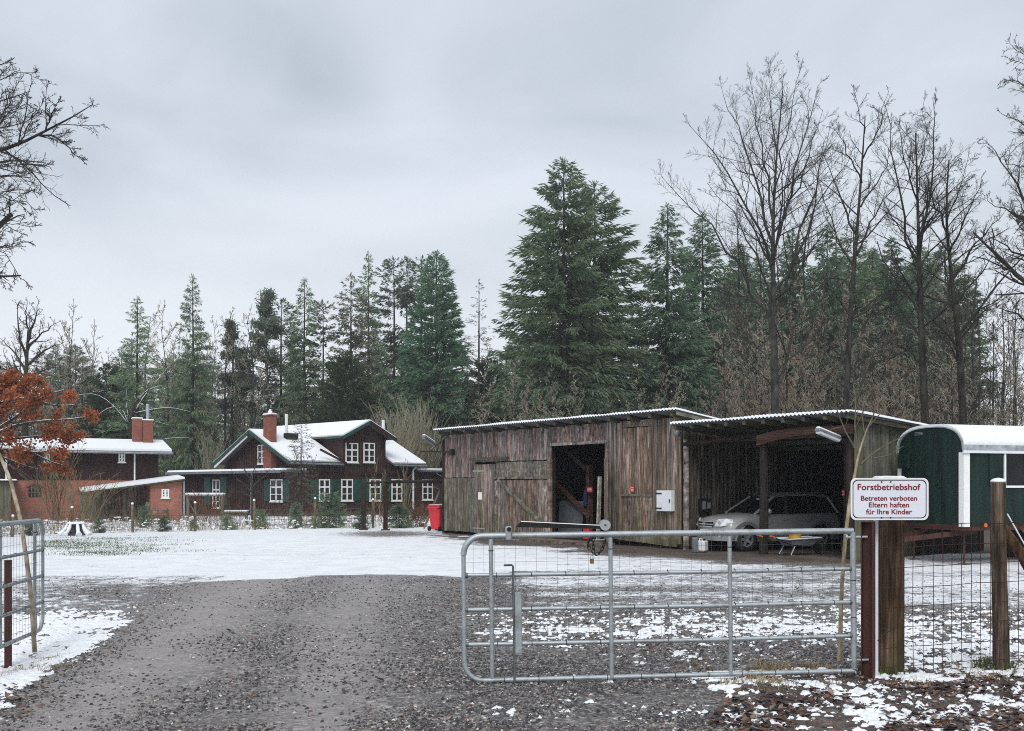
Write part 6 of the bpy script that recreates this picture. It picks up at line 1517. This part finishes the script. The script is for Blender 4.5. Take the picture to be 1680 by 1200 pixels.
# chain and padlock
def chain(name, label, pts, r_, loc):
    t = thing(name, label, 'chain', loc); P = resample([Vector(p) for p in pts], int(max(4, sum((Vector(a)-Vector(b)).length for a, b in zip(pts, pts[1:]))/.034))+1)
    lk = MB(); n = 14
    path = [Vector((.024*math.cos(2*math.pi*i/n)*1.0, .013*math.sin(2*math.pi*i/n), 0)) for i in range(n)]; lk.tube(path+path[:1], r_, 5, False); lm = lk.mesh('link', M['black'], True)
    for i in range(len(P)-1):
        d = Vector(P[i+1]-P[i]); o = obj('link', lm, t, tuple((P[i]+P[i+1])/2)); q_ = d.to_track_quat('X', 'Z'); o.rotation_euler = (q_.to_matrix() @ Matrix.Rotation(R(90)*(i % 2), 3, 'X')).to_euler()
    return t
pc = at(972, 886, 9.10)
chain('chain', 'dark chain hanging from the closed gate with its padlock', [(0,0,.02),(.005,-.03,-.05),(.0,-.03,-.125),(.03,-.03,-.132),(.07,-.03,-.11),(.10,-.02,-.04),(.115,-.0,.0)], .0045, tuple(pc+Vector((0,-.03,0))))
chain('chain', 'short second strand of chain left of the padlock on the gate', [(-.03,0,.01),(-.045,-.03,-.03),(-.035,-.03,-.075)], .004, tuple(pc+Vector((0,-.03,0))))
pl = thing('padlock', 'worn brass padlock hanging on the gate chain', 'padlock', tuple(at(971, 925, 9.04)))
MB().box(-.018,-.009,0,.018,.009,.045).build('body', M['brass'], pl, bevel=.003); MB().tube([(-.011,0,.045),(-.011,0,.065),(0,0,.078),(.011,0,.065),(.011,0,.045)], .004, 6).build('shackle', M['zinc'], pl)

# ================================================================== POSTS, SIGN AND WIRE FENCE AT THE RIGHT
def hpost(name, label, px0, px1_, ptop, pbot, Y, mat, rz=0):
    w_ = (px1_-px0)*Y/FPX; xm = ((px0+px1_)/2-HX)/FPX*Y; zt = EYE-(ptop-HY)/FPX*Y; z0 = float(ground_z(xm, Y))-.12
    t = thing(name, label, 'post', (xm, Y, z0), rz); h = zt-z0; a, th = w_/2, .012
    MB().prism([(-a,-a*.8),(a,-a*.8),(a,-a*.8+th),(th,-a*.8+th),(th,a*.8-th),(a,a*.8-th),(a,a*.8),(-a,a*.8),(-a,a*.8-th),(-th,a*.8-th),(-th,-a*.8+th),(-a,-a*.8+th)], 0, h, 'z').build('profile', M[mat], t)
    MB().box(-a*1.02,-a*.82,h+.001,a*1.02,a*.82,h+.012).build('cap_plate', M[mat], t)
    return t
hpost('steel_post', 'red brown steel gate post beside the white sign', 1412, 1436, 858, 1113, 9.39, 'rust', R(62))
hpost('steel_post', 'short red brown steel post behind the open left gate', 8, 19, 921, 1075, 11.15, 'rust', R(30))
wp = thing('sign_post', 'slim white sign post between steel post and thick timber post', 'post', (at(1437, 0, 9.5).x, 9.5, -.05))
MB().tube([(0,0,0), (0,0,1.95)], .022, 10).build('tube', M['whitemetal'], wp, True)
# sign
sw, sh_ = .722, .392
sg = thing('sign', 'white rounded sign with dark red lettering and black border line', 'sign', tuple(at(1459, 853.5, 9.28)), R(0))
def rrect(w_, h_, r_, n=6):
    P = []
    for cx, cy, a0 in ((w_/2-r_, h_-r_, 0), (-w_/2+r_, h_-r_, 90), (-w_/2+r_, r_, 180), (w_/2-r_, r_, 270)): P += [(cx+r_*math.cos(R(a0+90*i/n)), cy+r_*math.sin(R(a0+90*i/n))) for i in range(n+1)]
    return P
MB().prism(rrect(sw, sh_, .05), -.004, .0).build('plate', M['signwhite'], sg)
def ring(o, i, y, nm, mat):
    b = MB(); n = len(o)
    for k in range(n): j = (k+1) % n; b.add([(o[k][0],y,o[k][1]),(o[j][0],y,o[j][1]),(i[j][0],y,i[j][1]),(i[k][0],y,i[k][1])], [(0,1,2,3)])
    return b.build(nm, M[mat], sg)
def inset(P, w_, h_, d): sx_, sz_ = (w_-2*d)/w_, (h_-2*d)/h_; return [(p[0]*sx_, h_/2+(p[1]-h_/2)*sz_) for p in P]
base = rrect(sw, sh_, .05)
ring(inset(base, sw, sh_, .017), inset(base, sw, sh_, .024), -.0062, 'border_line', 'signblack')
b = MB(); rim_o, rim_i = rrect(sw+.004, sh_, .052), inset(base, sw, sh_, .012); ring([(p[0], p[1]) for p in rim_o], rim_i, -.0055, 'raised_edge', 'white')
for x in (-.075, .010): 
    for z in (.022, sh_-.036): MB().lathe([(.002,-.012),(.007,-.011),(.0075,-.005)], 10, (x, 0, z), 'y').build('screw', M['black'], sg)
def text(s, size, x, z, width, mat, bold=.0):
    cu = bpy.data.curves.new('lettering', 'FONT'); cu.body = s; cu.size = size; cu.align_x = 'CENTER'; cu.offset = bold; cu.extrude = .0006
    tmp = bpy.data.objects.new('lettering', cu); col.objects.link(tmp); dg = bpy.context.evaluated_depsgraph_get(); dg.update()
    me = bpy.data.meshes.new_from_object(tmp.evaluated_get(dg)); bpy.data.objects.remove(tmp); me.name = 'lettering'; me.materials.clear(); me.materials.append(M[mat])
    xs = [v.co.x for v in me.vertices]; k = width/(max(xs)-min(xs)); mid = (max(xs)+min(xs))/2
    for v in me.vertices: v.co.x = (v.co.x-mid)*k
    return obj('lettering', me, sg, (x, -.0066, z), (R(90), 0, 0))
u = sw/127.0
cx = lambda px: (px-1459)*u*.98; cz = lambda py: (853.5-py)*sh_/68.5
text('Forstbetriebshof', .081, cx(1458), cz(804.5), 103*u, 'signred', .0013)
text('Betreten verboten', .066, cx(1458), cz(821.8), 92*u, 'signred', .0010)
text('Eltern haften', .066, cx(1458), cz(832.6), 66*u, 'signred', .0010)
text('für Ihre Kinder', .066, cx(1458), cz(843.8), 75.5*u, 'signred', .0010)
# thick timber post, round post with brace
gpst = thing('timber_post', 'thick squared timber post with snow cap behind the white sign', 'post', (at(1459, 0, 9.72).x, 9.72, -.1))
MB().box(-.112,-.112,0,.112,.112,1.93).build('shaft', M['post'], gpst, bevel=.02); MB().box(-.135,-.13,1.932,.135,.13,1.955).build('cap_board', M['board_g'], gpst)
cp = MB().prism([(-.135,1.957),(.135,1.957),(.125,1.99),(.09,2.01),(-.10,2.012),(-.128,1.99)], -.125, .125).build('snow_cap', M['snow'], gpst, bevel=.006)
YP = 9.85; xp_ = at(1640, 0, YP).x
rpst = thing('timber_post', 'round brown fence post with snow on top and a leaning brace', 'post', (xp_, YP, -.08))
MB().tube([(0.012,0,0),(.008,0,.5),(-.004,0,1.0),(-.012,0,1.5),(-.014,0,1.93)], [.078,.075,.073,.072,.070], 14).build('shaft', M['post'], rpst, True)
MB().lathe([(.070,1.932),(.072,1.945),(.05,1.965),(.01,1.975)], 14, (-.014,0,0)).build('snow_cap', M['snow'], rpst, True)
MB().tube([(.02,.06,1.52),(.25,.02,1.18),(.55,-.05,.55),(.78,-.10,.02)], .055, 10).build('brace', M['post'], rpst, True)
MB().tube([(.04,-.07,1.62),(.13,-.07,1.46),(.26,-.08,1.22),(.42,-.08,.9)], .007, 6).build('snowy_wire', M['snow'], rpst, True)
pst = lambda x, y: float(ground_z(x, y))
fe = thing('wire_fence', 'rusty square mesh wire fence from the gate post to the round post', 'fence', (3.48, 9.42, 0))
fa_ = Vector((xp_-3.48, YP-.09-9.42)); FL = fa_.length; fd = fa_.normalized(); fL2 = FL+.75
fz0 = [.095, .275, .465, .655, .845, 1.035, 1.225, 1.425]
rfx = random.Random(3)
for k, z in enumerate(fz0):
    pts = []
    for i in range(9):
        s = fL2*i/8; pts.append((fd.x*s, fd.y*s-.012, z+.03*s/FL+rfx.uniform(-.008,.008)))
    MB().tube(pts, .0034, 5, False).build('wire', M['rustwire'], fe)
s = .04; k = 0
while s < fL2:
    zt = 1.44+.03*s/FL if (k != 1) else 1.16
    if k != 0: MB().tube([(fd.x*s+rfx.uniform(-.006,.006), fd.y*s, .03), (fd.x*(s+rfx.uniform(-.006,.006)), fd.y*s, .7), (fd.x*s, fd.y*s, zt)], .0034, 5, False).build('wire', M['rustwire'], fe)
    s += .108; k += 1
MB().tube([(-.02,.0,.35), (.06,.02,.42), (.18,.03,.47)], .0045, 5).build('wire', M['rustwire'], fe)

# ---- bare sapling and the leaning sticks
def sapling(name, label, paths, radii, Y, mats, lv=None, seed=3, cat='tree', base=None):
    o = base or Vector((at(paths[0][0][0], 0, Y).x, Y, 0)); t = thing(name, label, cat, tuple(o)); rng = np.random.RandomState(seed)
    main = [rel(px, py, Y, o) for px, py in paths[0]]
    m = MB(); m.tube(main, radii[0], 8); m.build('trunk', M[mats[0]], t, True)
    P, Q = [], []
    for p, r_ in zip(paths[1:], radii[1:]):
        d = rng.uniform(-.3, .3); q = [rel(px, py, Y+d*i/len(p), o) for i, (px, py) in enumerate(p)]; P.append(resample(q, 7)); Q.append(np.linspace(r_, r_*.4, 7))
    P, Q = np.stack(P), np.stack(Q); seg = [paths_to_segs(P, Q)]; sd_ = [6]
    for kw in (lv or []): P, Q = children(P, Q, rng=rng, **kw); seg.append(paths_to_segs(P, Q)); sd_.append(4)
    obj('crown', seg_mesh('crown', seg, sd_, M[mats[1]], False), t); return t
sapling('sapling', 'pale leaning sapling with bare twigs in front of the carport corner',
        [[(1377,1085),(1381,960),(1387,880),(1395,815),(1403,775),(1410,740),(1422,705),(1436,675)],
         [(1412,762),(1435,742),(1458,728),(1482,716)], [(1432,752),(1458,748),(1482,732)], [(1404,738),(1385,705),(1372,670),(1366,640)], [(1408,742),(1402,700),(1404,660),(1398,620)],
         [(1418,712),(1414,680),(1418,650)], [(1425,700),(1450,672),(1478,650)], [(1400,735),(1404,700),(1420,670)], [(1430,690),(1440,655),(1444,620)], [(1384,700),(1366,704),(1362,706)]],
        [[.024,.022,.020,.018,.015,.012,.008,.004], .012, .008, .009, .008, .006, .007, .006, .006, .004], 10.32, ('bamboo', 'sapling'),
        [dict(kids=4, ang=45, ratio=.4, rr=.6, f0=.3, up=.25, steps=3, wob=.2, rmin=.0028)])
bp = thing('bamboo_pole', 'tan bamboo pole leaning behind the open left gate', 'pole', (at(57, 0, 11.6).x, 11.6, -.12))
o_ = Vector(bp.location); MB().tube([(0,0,0)]+[rel(px, py, Y, o_) for px, py, Y in ((52,985,11.6),(44,920,11.62),(33,850,11.65),(18,790,11.7),(2,752,11.75),(-30,690,11.85))], [.028,.027,.026,.024,.022,.02,.016], 8).build('cane', M['bamboo'], bp, True)

# ================================================================== GARDEN IN FRONT OF THE HOUSE
def gpost(label, px, ptop, Y, r_=.055):
    x = at(px, 0, Y).x; t = thing('garden_post', label, 'post', (x, Y, -.05), 0, 'snow capped garden fence posts'); h = EYE-(ptop-HY)/FPX*Y+.05; j = rp.uniform(-.03,.03)
    MB().tube([(0,0,0), (j,0,h)], [r_, r_*.92], 9).build('shaft', M['post_g'], t, True); MB().lathe([(r_*.9,h+.002),(r_*1.05,h+.03),(r_*.7,h+.075),(.01,h+.085)], 9, (j,0,0)).build('snow_cap', M['snow'], t, True)
fpx = [(-60,848,34.6), (20,848,36.5), (118,834,38.8), (218,828,40.3), (320,826,41.2), (418,822,42.4), (516,819,43.5), (612,821,44.4)]
FPN = ['at the left edge of the photograph', 'behind the open left gate', 'in front of the shed boards', 'in front of the shed opening', 'between shed and house annex', 'left of the thin spruce', 'left of the green fir shrub', 'between the two bar frame legs']
for (px, pt_, Y), nm in zip(fpx, FPN): gpost('snow capped round garden fence post '+nm, px, pt_, Y)
gw = thing('garden_fence', 'thin wire garden fence strung between snow capped posts', 'fence', (0, 0, 0))
PT = [at(px, 0, Y) for px, _, Y in fpx]
for z in (.2, .42, .64, .86): MB().tube([(p.x, p.y-.06, z) for p in PT], .006, 4, False).build('wire', M['wire'], gw)
vm = MB().tube([(0,0,.05),(0,0,.9)], .0045, 3, False).mesh('wire', M['wire'])
for a, c in zip(PT, PT[1:]):
    n = int((c-a).length/.3)
    for i in range(n): p = a.lerp(c, i/n); obj('wire', vm, gw, (p.x, p.y-.06, 0))
shm = conifer_meshes(61, 1.5, .62, M['spruce'], M['bark'], base=.01, power=.55, dz=.075, per=7, slope=.5, droop=.2, tw=.26, dens=26, hang=.05, ragged=.35, wd=.055, trunk_r=.03)
shm2 = conifer_meshes(62, 1.5, .75, M['fir'], M['bark'], base=.01, power=.45, dz=.075, per=7, slope=.6, droop=.2, tw=.28, dens=24, hang=.0, ragged=.4, wd=.05, trunk_r=.03)
def shrub(label, px, top, Y, wf, m, rz=0):
    h = EYE-(top-HY)/FPX*Y; s = h/1.5; t = tree('fir_shrub', label, m, (at(px, 0, Y).x, Y, -.02), rz, (s*wf, s*wf, s), 'fir shrubs along the garden fence', 'shrub')
SH = [(50,852,37.5,1.0,shm,'small dark fir shrub behind the left gate rails'), (163,850,40,1.0,shm,'small fir shrub left of the shed opening'), (270,848,41.2,1.1,shm,'dark fir shrub below the brick shed window'),
      (236,832,44,.8,shm2,'pale feathery shrub in the shed opening'), (318,852,42,.9,shm2,'low fir shrub at the post between shed and annex'), (376,846,42.6,1.2,shm2,'small fir shrub in front of the annex door'), (428,838,43.5,.9,shm2,'slim fir shrub left of the thin spruce'),
      (486,826,44,.78,shm,'dark upright fir shrub at the foot of the thin spruce'), (541,812,44.6,1.05,shm2,'bushy green fir shrub in front of the house windows'), (592,838,43.6,1.1,shm,'dark spreading shrub at the left bar frame leg'),
      (655,828,44.5,1.35,shm,'round dark fir shrub right of the bar frame legs')]
for i, (px, tp, Y, wf, m, lb) in enumerate(SH): shrub(lb, px, tp, Y, wf, m, i*1.3)
# thin half bare spruce and the small snowy fruit tree before the house
tsm = conifer_meshes(63, 6.2, .85, M['brownfir'], M['bark'], base=.25, power=.7, dz=.20, per=5, slope=.4, droop=.4, tw=.26, dens=13, hang=.1, ragged=.4, wd=.045, gaps=.2, trunk_r=.06)
conifer('spruce_tree', 'thin half bare young spruce in front of the house gable', 494, 678, 47, tsm, 6.2, 1.25, 0)
ft = [dict(kids=7, ang=45, ratio=.5, rr=.55, f0=.2, up=.12, steps=4, wob=.2, rmin=.008), dict(kids=5, ang=42, ratio=.55, rr=.6, f0=.2, up=.1, steps=3, wob=.22, rmin=.006)]
hero('fruit_tree', 'small bare fruit tree with thin twigs in front of the annex', 46, [(415,864),(414,820),(413,790),(412,762)], (6,5,4,2), [[(414,808),(395,790),(378,775)], [(414,800),(435,780),(448,765)], [(413,790),(400,770),(392,752)], [(414,812),(440,800),(452,790)], [(413,780),(425,750),(428,730)], [(414,815),(390,805),(368,800)]], (3,3,2,3,2,2), 71, 'twig', 'twig', ft, 1.0)
hero('fruit_tree', 'bare fruit tree with low spreading limbs behind the thin spruce', 48, [(490,860),(491,830),(492,812)], (5,4,3), [[(491,822),(476,795),(466,770)], [(491,815),(510,808),(526,803)], [(492,815),(488,770),(482,730)], [(491,820),(505,780),(520,745)], [(491,818),(470,810),(455,812)], [(492,812),(500,760),(497,720)]], (3,3,2,2,2,2), 72, 'twig', 'twig', ft, 1.0)
hz = [dict(kids=6, ang=26, ratio=.5, rr=.6, f0=.25, up=.2, steps=3, wob=.14, rmin=.010), dict(kids=4, ang=30, ratio=.5, rr=.6, f0=.3, up=.15, steps=2, wob=.18, rmin=.008)]
def hazel(label, px, Y, top, spread, n, mat, seed, rr=.02, cat='shrub', name='hazel_shrub', lv=hz, base=None):
    rng = np.random.RandomState(seed); t = thing(name, label, cat, (at(px, 0, Y).x, Y, -.03)); h = EYE-(top-HY)/FPX*Y
    P = []
    for i in range(n):
        a = rng.rand()*6.28; l = spread*rng.rand()**.7; e = h*rng.uniform(.55, 1.0); b0 = rng.randn(2)*spread*.12
        P.append(resample([(b0[0],b0[1],0), (b0[0]+math.cos(a)*l*.25, b0[1]+math.sin(a)*l*.25, e*.4), (b0[0]+math.cos(a)*l*.62, b0[1]+math.sin(a)*l*.62, e*.78), (b0[0]+math.cos(a)*l, b0[1]+math.sin(a)*l, e)], 7))
    P = np.stack(P); Q = rr*np.linspace(1, .35, 7)[None].repeat(n, 0); obj('stems', seg_mesh('stems', [paths_to_segs(P, Q)], [5], M[mat], True), t)
    cs = []
    for kw in lv: P, Q = children(P, Q, rng=rng, **kw); cs.append(paths_to_segs(P, Q))
    obj('twigs', seg_mesh('twigs', cs, [3]*len(cs), M[mat], False), t, kind='stuff')
hazel('wide olive hazel shrub rising between the dark house and the barn', 693, 79, 650, 3.6, 90, 'twig_ol', 81, .04)
hazel('second olive hazel shrub half behind the right house roof', 650, 76, 660, 2.6, 60, 'twig_ol', 82, .035)
hazel('tall yellow green shrub in front of the brick wall and dark boards', 92, 47, 722, 2.2, 22, 'stalk', 83, .022)
hazel('pale twiggy shrub at the boards of the lean-to shed', 138, 45, 768, 1.7, 18, 'stalk', 84, .018)
hazel('twiggy shrub in front of the house windows right of the cross gable', 622, 50, 745, 1.0, 5, 'stalk', 85, .018)
hazel('thin upright shrub in front of the right house corner', 664, 52, 750, .8, 5, 'stalk', 86, .018)
hazel('red brown bramble bush beside the red bins', 690, 45.5, 826, .9, 30, 'bramble', 87, .012)
hazel('second red brown bramble bush at the house corner', 674, 46.5, 822, .7, 18, 'bramble', 88, .012)
hazel('thin bare bush under the long annex window', 345, 47, 800, 1.3, 16, 'bramble', 89, .012)
hazel('yellowish sapling bush behind the brick chimneys', 345, 80, 700, 1.4, 16, 'twig_ol', 90, .03)
# dead stalks, and snow caught on low plants
rng = np.random.RandomState(91)
def stalks(name, n, pxs, Ys, h, mat, rad=.006):
    px = rng.uniform(*pxs, n); lo = np.interp(px, [-60,20,118,218,320,418,516,612,720], [34.8,36.7,39,40.5,41.4,42.6,43.7,44.6,45]); Y = lo+rng.rand(n)**1.3*(Ys)
    b = np.stack([(px-HX)/FPX*Y, Y, np.zeros(n)], -1); d = rng.randn(n, 3)*.25; d[:,2] = 1; hh = h*rng.uniform(.3, 1, n); P = [b]; cur = b
    for s in range(3): d = d+rng.randn(n, 3)*.2; d /= np.linalg.norm(d, axis=1, keepdims=True); cur = cur+d*(hh/3)[:,None]; P.append(cur)
    P = np.stack(P, 1); Q = rad*np.linspace(1, .5, 4)[None].repeat(n, 0); P2, Q2 = children(P, Q, 3, rng, ang=45, ratio=.4, rr=.7, f0=.4, up=.1, steps=2, wob=.2, rmin=rad*.6)
    tag(obj(name, seg_mesh(name, [paths_to_segs(P, Q), paths_to_segs(P2, Q2)], [3, 3], M[mat], False)), kind='stuff')
stalks('dry_stalks', 1500, (-70, 700), 10.0, .8, 'stalk', .006); stalks('dry_stalks', 600, (-70, 715), 12.0, 1.4, 'bramble', .006); stalks('dry_stalks', 900, (-70, 700), 1.6, .4, 'drygrass', .006)
def snowlumps(name, n):
    px = rng.uniform(-60, 715, n); lo = np.interp(px, [-60,20,118,218,320,418,516,612,720], [34.8,36.7,39,40.5,41.4,42.6,43.7,44.6,45]); Y = lo+rng.rand(n)*9
    X = (px-HX)/FPX*Y; S = .015+.13*rng.rand(n)**2.2; Z = rng.rand(n)**1.8*.38*(.4+.6*(vnoise(X*.9, Y*.9) > .4)); k = 9; th = 2*np.pi*np.arange(k)/k
    rr = S[:,None]*rng.uniform(.6, 1.2, (n, k)); V0 = np.stack([X[:,None]+rr*np.cos(th), Y[:,None]+rr*np.sin(th), np.repeat(Z[:,None], k, 1)-.02], -1)
    V1 = np.stack([X[:,None]+rr*.7*np.cos(th), Y[:,None]+rr*.7*np.sin(th), np.repeat((Z+S*.30)[:,None], k, 1)+rng.uniform(-.01,.01,(n,k))], -1)
    V = np.concatenate([V0, V1], 1); j = np.arange(k); q = np.stack([j, (j+1)%k, k+(j+1)%k, k+j], -1); o = 2*k*np.arange(n)[:,None,None]
    tag(obj(name, np_mesh(name, V.reshape(-1, 3), [(q[None]+o).reshape(-1, 4), (k+j)[None]+2*k*np.arange(n)[:,None]], M['snow'], True)), kind='stuff')
snowlumps('snow_on_plants', 2600)
stp = gp(110, 879); st = thing('tree_stump', 'low snow covered stump in the garden behind the left gate', 'stump', (stp.x, 38.0, 0)); st.scale = (.86,)*3
MB().lathe([(.60,0),(.47,.10),(.38,.30),(.35,.46),(.34,.47)], 13).build('wood', M['bark'], st, True)
MB().lathe([(.38,.472),(.40,.50),(.34,.56),(.05,.58)], 13).build('snow_cap', M['snow'], st, True)
for k, a in enumerate((-2.6, -1.9, -1.0, -.3, 2.9)): MB().tube([(.34*math.cos(a),.34*math.sin(a),.47),(.41*math.cos(a),.41*math.sin(a),.30),(.52*math.cos(a),.52*math.sin(a),.14),(.70*math.cos(a),.70*math.sin(a),.0)], [.06,.085+.02*math.sin(k*3),.10+.03*math.sin(k*5),.14], 8).build('snow_ridge', M['snow'], st, True)
# snow topped rail in front of the annex
rl = thing('garden_rail', 'low wooden rail with snow on top in front of the annex door', 'rail', tuple(at(337, 0, 50).xy)+(0,), R(4))
xh_ = 32*50/FPX
MB().box(-xh_,-.08,1.36,xh_,.08,1.43).build('board', M['board_g'], rl); MB().box(-xh_+.01,-.085,1.432,xh_-.01,.085,1.53).build('snow_cover', M['snow'], rl, bevel=.02)
for x in (-xh_+.12, xh_-.15): MB().box(x-.06,-.06,0,x+.06,.06,1.357).build('post', M['post_g'], rl)
MB().bar((-xh_+.15,0,1.1), (-xh_-.5+1.2,0,.1), .07, .05).build('brace', M['board_g'], rl)
pk = thing('plank_table', 'small garden table with snow on top in front of the annex', 'table', tuple(at(388, 0, 46.5).xy)+(0,), R(8))
MB().box(-.55,-.3,.62,.55,.3,.67).build('top', M['board_g'], pk); MB().box(-.53,-.29,.672,.53,.29,.73).build('snow_cover', M['snow'], pk, bevel=.02)
for x, y in ((-.45,-.22),(.45,-.22),(-.45,.22),(.45,.22)): MB().box(x-.035,y-.035,0,x+.035,y+.035,.619).build('leg', M['board_g'], pk)
# leaning board and heap by the shed
lb = thing('board', 'pale board leaning in front of the shed wall', 'board', tuple(at(235, 0, 46).xy)+(0,), 0); MB().box(-.10,-.02,0,.10,.02,1.15).build('plank', M['board_s'], lb, rot=(R(-8), R(9), 0))
ct = thing('crate', 'brown wooden crate in front of the brick shed wall', 'crate', tuple(at(258, 0, 47.5).xy)+(0,), LA)
for z in (.05, .30, .55): MB().box(-.55,-.26,z,.55,-.235,z+.18).build('slat', M['board'], ct); MB().box(-.55,.235,z,.55,.26,z+.18).build('slat', M['board'], ct); MB().box(-.55,-.232,z,-.525,.232,z+.18).build('slat', M['board'], ct); MB().box(.525,-.232,z,.55,.232,z+.18).build('slat', M['board'], ct)
MB().box(-.52,-.23,.02,.52,.23,.05).build('floor', M['board'], ct)
for x in (-.5, .5):
    for y in (-.21, .21): MB().box(x-.02,y-.02,0,x+.02,y+.02,.78).build('corner_post', M['board'], ct)
# rusty bar frame
bf = thing('bar_frame', 'rusty brown bar on posts between garden and barn corner', 'bar frame', (0, 0, 0))
for px, Y in ((596.5, 42.3), (632.5, 41.9), (724.5, 42.2)):
    p = at(px, 0, Y); MB().box(p.x-.085,p.y-.085,-.05,p.x+.085,p.y+.085,1.98).build('post', M['darkbeam'], bf); MB().box(p.x-.17,p.y-.17,-.02,p.x+.17,p.y+.17,.05).build('foot', M['rust'], bf, bevel=.015)
a, c = at(593, 796, 42.3), at(634, 794, 41.9); MB().tube([(a.x,a.y,1.97),(c.x,c.y,2.03)], .04, 8).build('bar', M['darkbeam'], bf, True)
c2 = at(727, 791, 42.2); n = 16; MB().tube([(c.x+(c2.x-c.x)*i/n, c.y+(c2.y-c.y)*i/n, 2.04+.02*i/n+rp.uniform(-.015,.015)) for i in range(n+1)], [.062+rp.uniform(-.012,.022) for i in range(n+1)], 8).build('bar', M['darkbeam'], bf, True)
p = at(724.5, 0, 42.2); MB().bar((p.x-.75,p.y,.05), (p.x-.05,p.y,1.75), .07, .07).build('brace', M['post_g'], bf)

# ---- copper leaved beech at the far left
def copper():
    Y = 45; o = Vector((at(-45, 0, Y).x, Y, 0)); rng_ = np.random.RandomState(95)
    tp = [rel(px, py, Y, o) for px, py in ((-45,865),(-40,760),(-30,690),(-15,640),(0,600))]; tp[0].z = -.05
    L_ = [[(-38,740),(0,705),(60,690),(115,690),(145,683)], [(-35,720),(20,690),(70,650),(105,640)], [(-30,690),(10,655),(45,632),(62,622)], [(-20,660),(8,632),(20,616)],
          [(-40,750),(10,735),(60,745),(100,735)], [(-38,735),(20,720),(80,715),(124,712)], [(-40,760),(0,748),(40,765),(62,770)], [(-25,670),(40,650),(90,668),(122,665)], [(-38,745),(40,735),(80,758),(104,764)]]
    ls = []
    for l in L_: d = rng_.uniform(-1.6, 1.6); ls.append([rel(px, py, Y+d*i/(len(l)-1), o) for i, (px, py) in enumerate(l)])
    k = Y/FPX; T = smooth_path(resample(tp, 12), 1)[None]; TR = np.linspace(.22, .08, 12)[None]
    P = np.stack([smooth_path(resample(l, 9), 1) for l in ls]); Q = np.stack([np.linspace(.075, .02, 9)]*len(ls))
    t = thing('copper_beech', 'young beech holding copper red withered leaves at the left edge', 'tree', tuple(o))
    P2, Q2 = children(P, Q, 11, rng_, ang=42, ratio=.42, rr=.5, f0=.12, up=.05, steps=4, wob=.2, rmin=.012); P3, Q3 = children(P2, Q2, 6, rng_, ang=45, ratio=.5, rr=.6, f0=.2, up=0, steps=3, wob=.25, rmin=.008)
    obj('trunk', seg_mesh('trunk', [paths_to_segs(T, TR), paths_to_segs(P, Q), paths_to_segs(P2, Q2), paths_to_segs(P3, Q3)], [9, 6, 4, 3], M['bark']), t)
    # snow lying along the limbs
    a, b_, r0, r1 = paths_to_segs(P, Q); up = np.array([[0,0,1.0]]); obj('snow_line', seg_mesh('snow_line', [(a+up*r0[:,None]*.75, b_+up*r1[:,None]*.75, r0*.62, r1*.62)], [5], M['snow'], True), t)
    pts = np.concatenate([P3[:,1], P3[:,2], P3[:,3], P2[:,3], P2[:,4]]); pr = fbm(pts[:,0]*.9, pts[:,2]*.9, pts[:,1]*.9, 3); pts = pts[pr > .46]
    n = 8; C = np.repeat(pts, n, 0)+rng_.randn(len(pts)*n, 3)*.13; D = rng_.randn(len(C), 3); D[:,2] -= .5
    V, F_ = kites(C, D, rng_.uniform(.07, .13, len(C)), rng_.uniform(.11, .20, len(C)), rng_, 1.5)
    obj('crown', np_mesh('crown', V, F_, M['copper']), t)
copper()

# ================================================================== HAZE
HAZE = .00045
if HAZE:
    hm = bpy.data.materials.new('thin winter haze'); hm.use_nodes = True; t = hm.node_tree; t.nodes.clear()
    pv = N(t, 'ShaderNodeVolumePrincipled'); pv.inputs['Density'].default_value = HAZE; pv.inputs['Color'].default_value = (.93, .95, 1, 1); pv.inputs['Anisotropy'].default_value = .2
    ot = N(t, 'ShaderNodeOutputMaterial'); t.links.new(pv.outputs[0], ot.inputs['Volume'])
    tag(MB().box(gx_[0]-20, gy_[0]-20, -1.4, gx_[-1]+20, gy_[-1]+20, 34).build('haze', hm), kind='stuff')
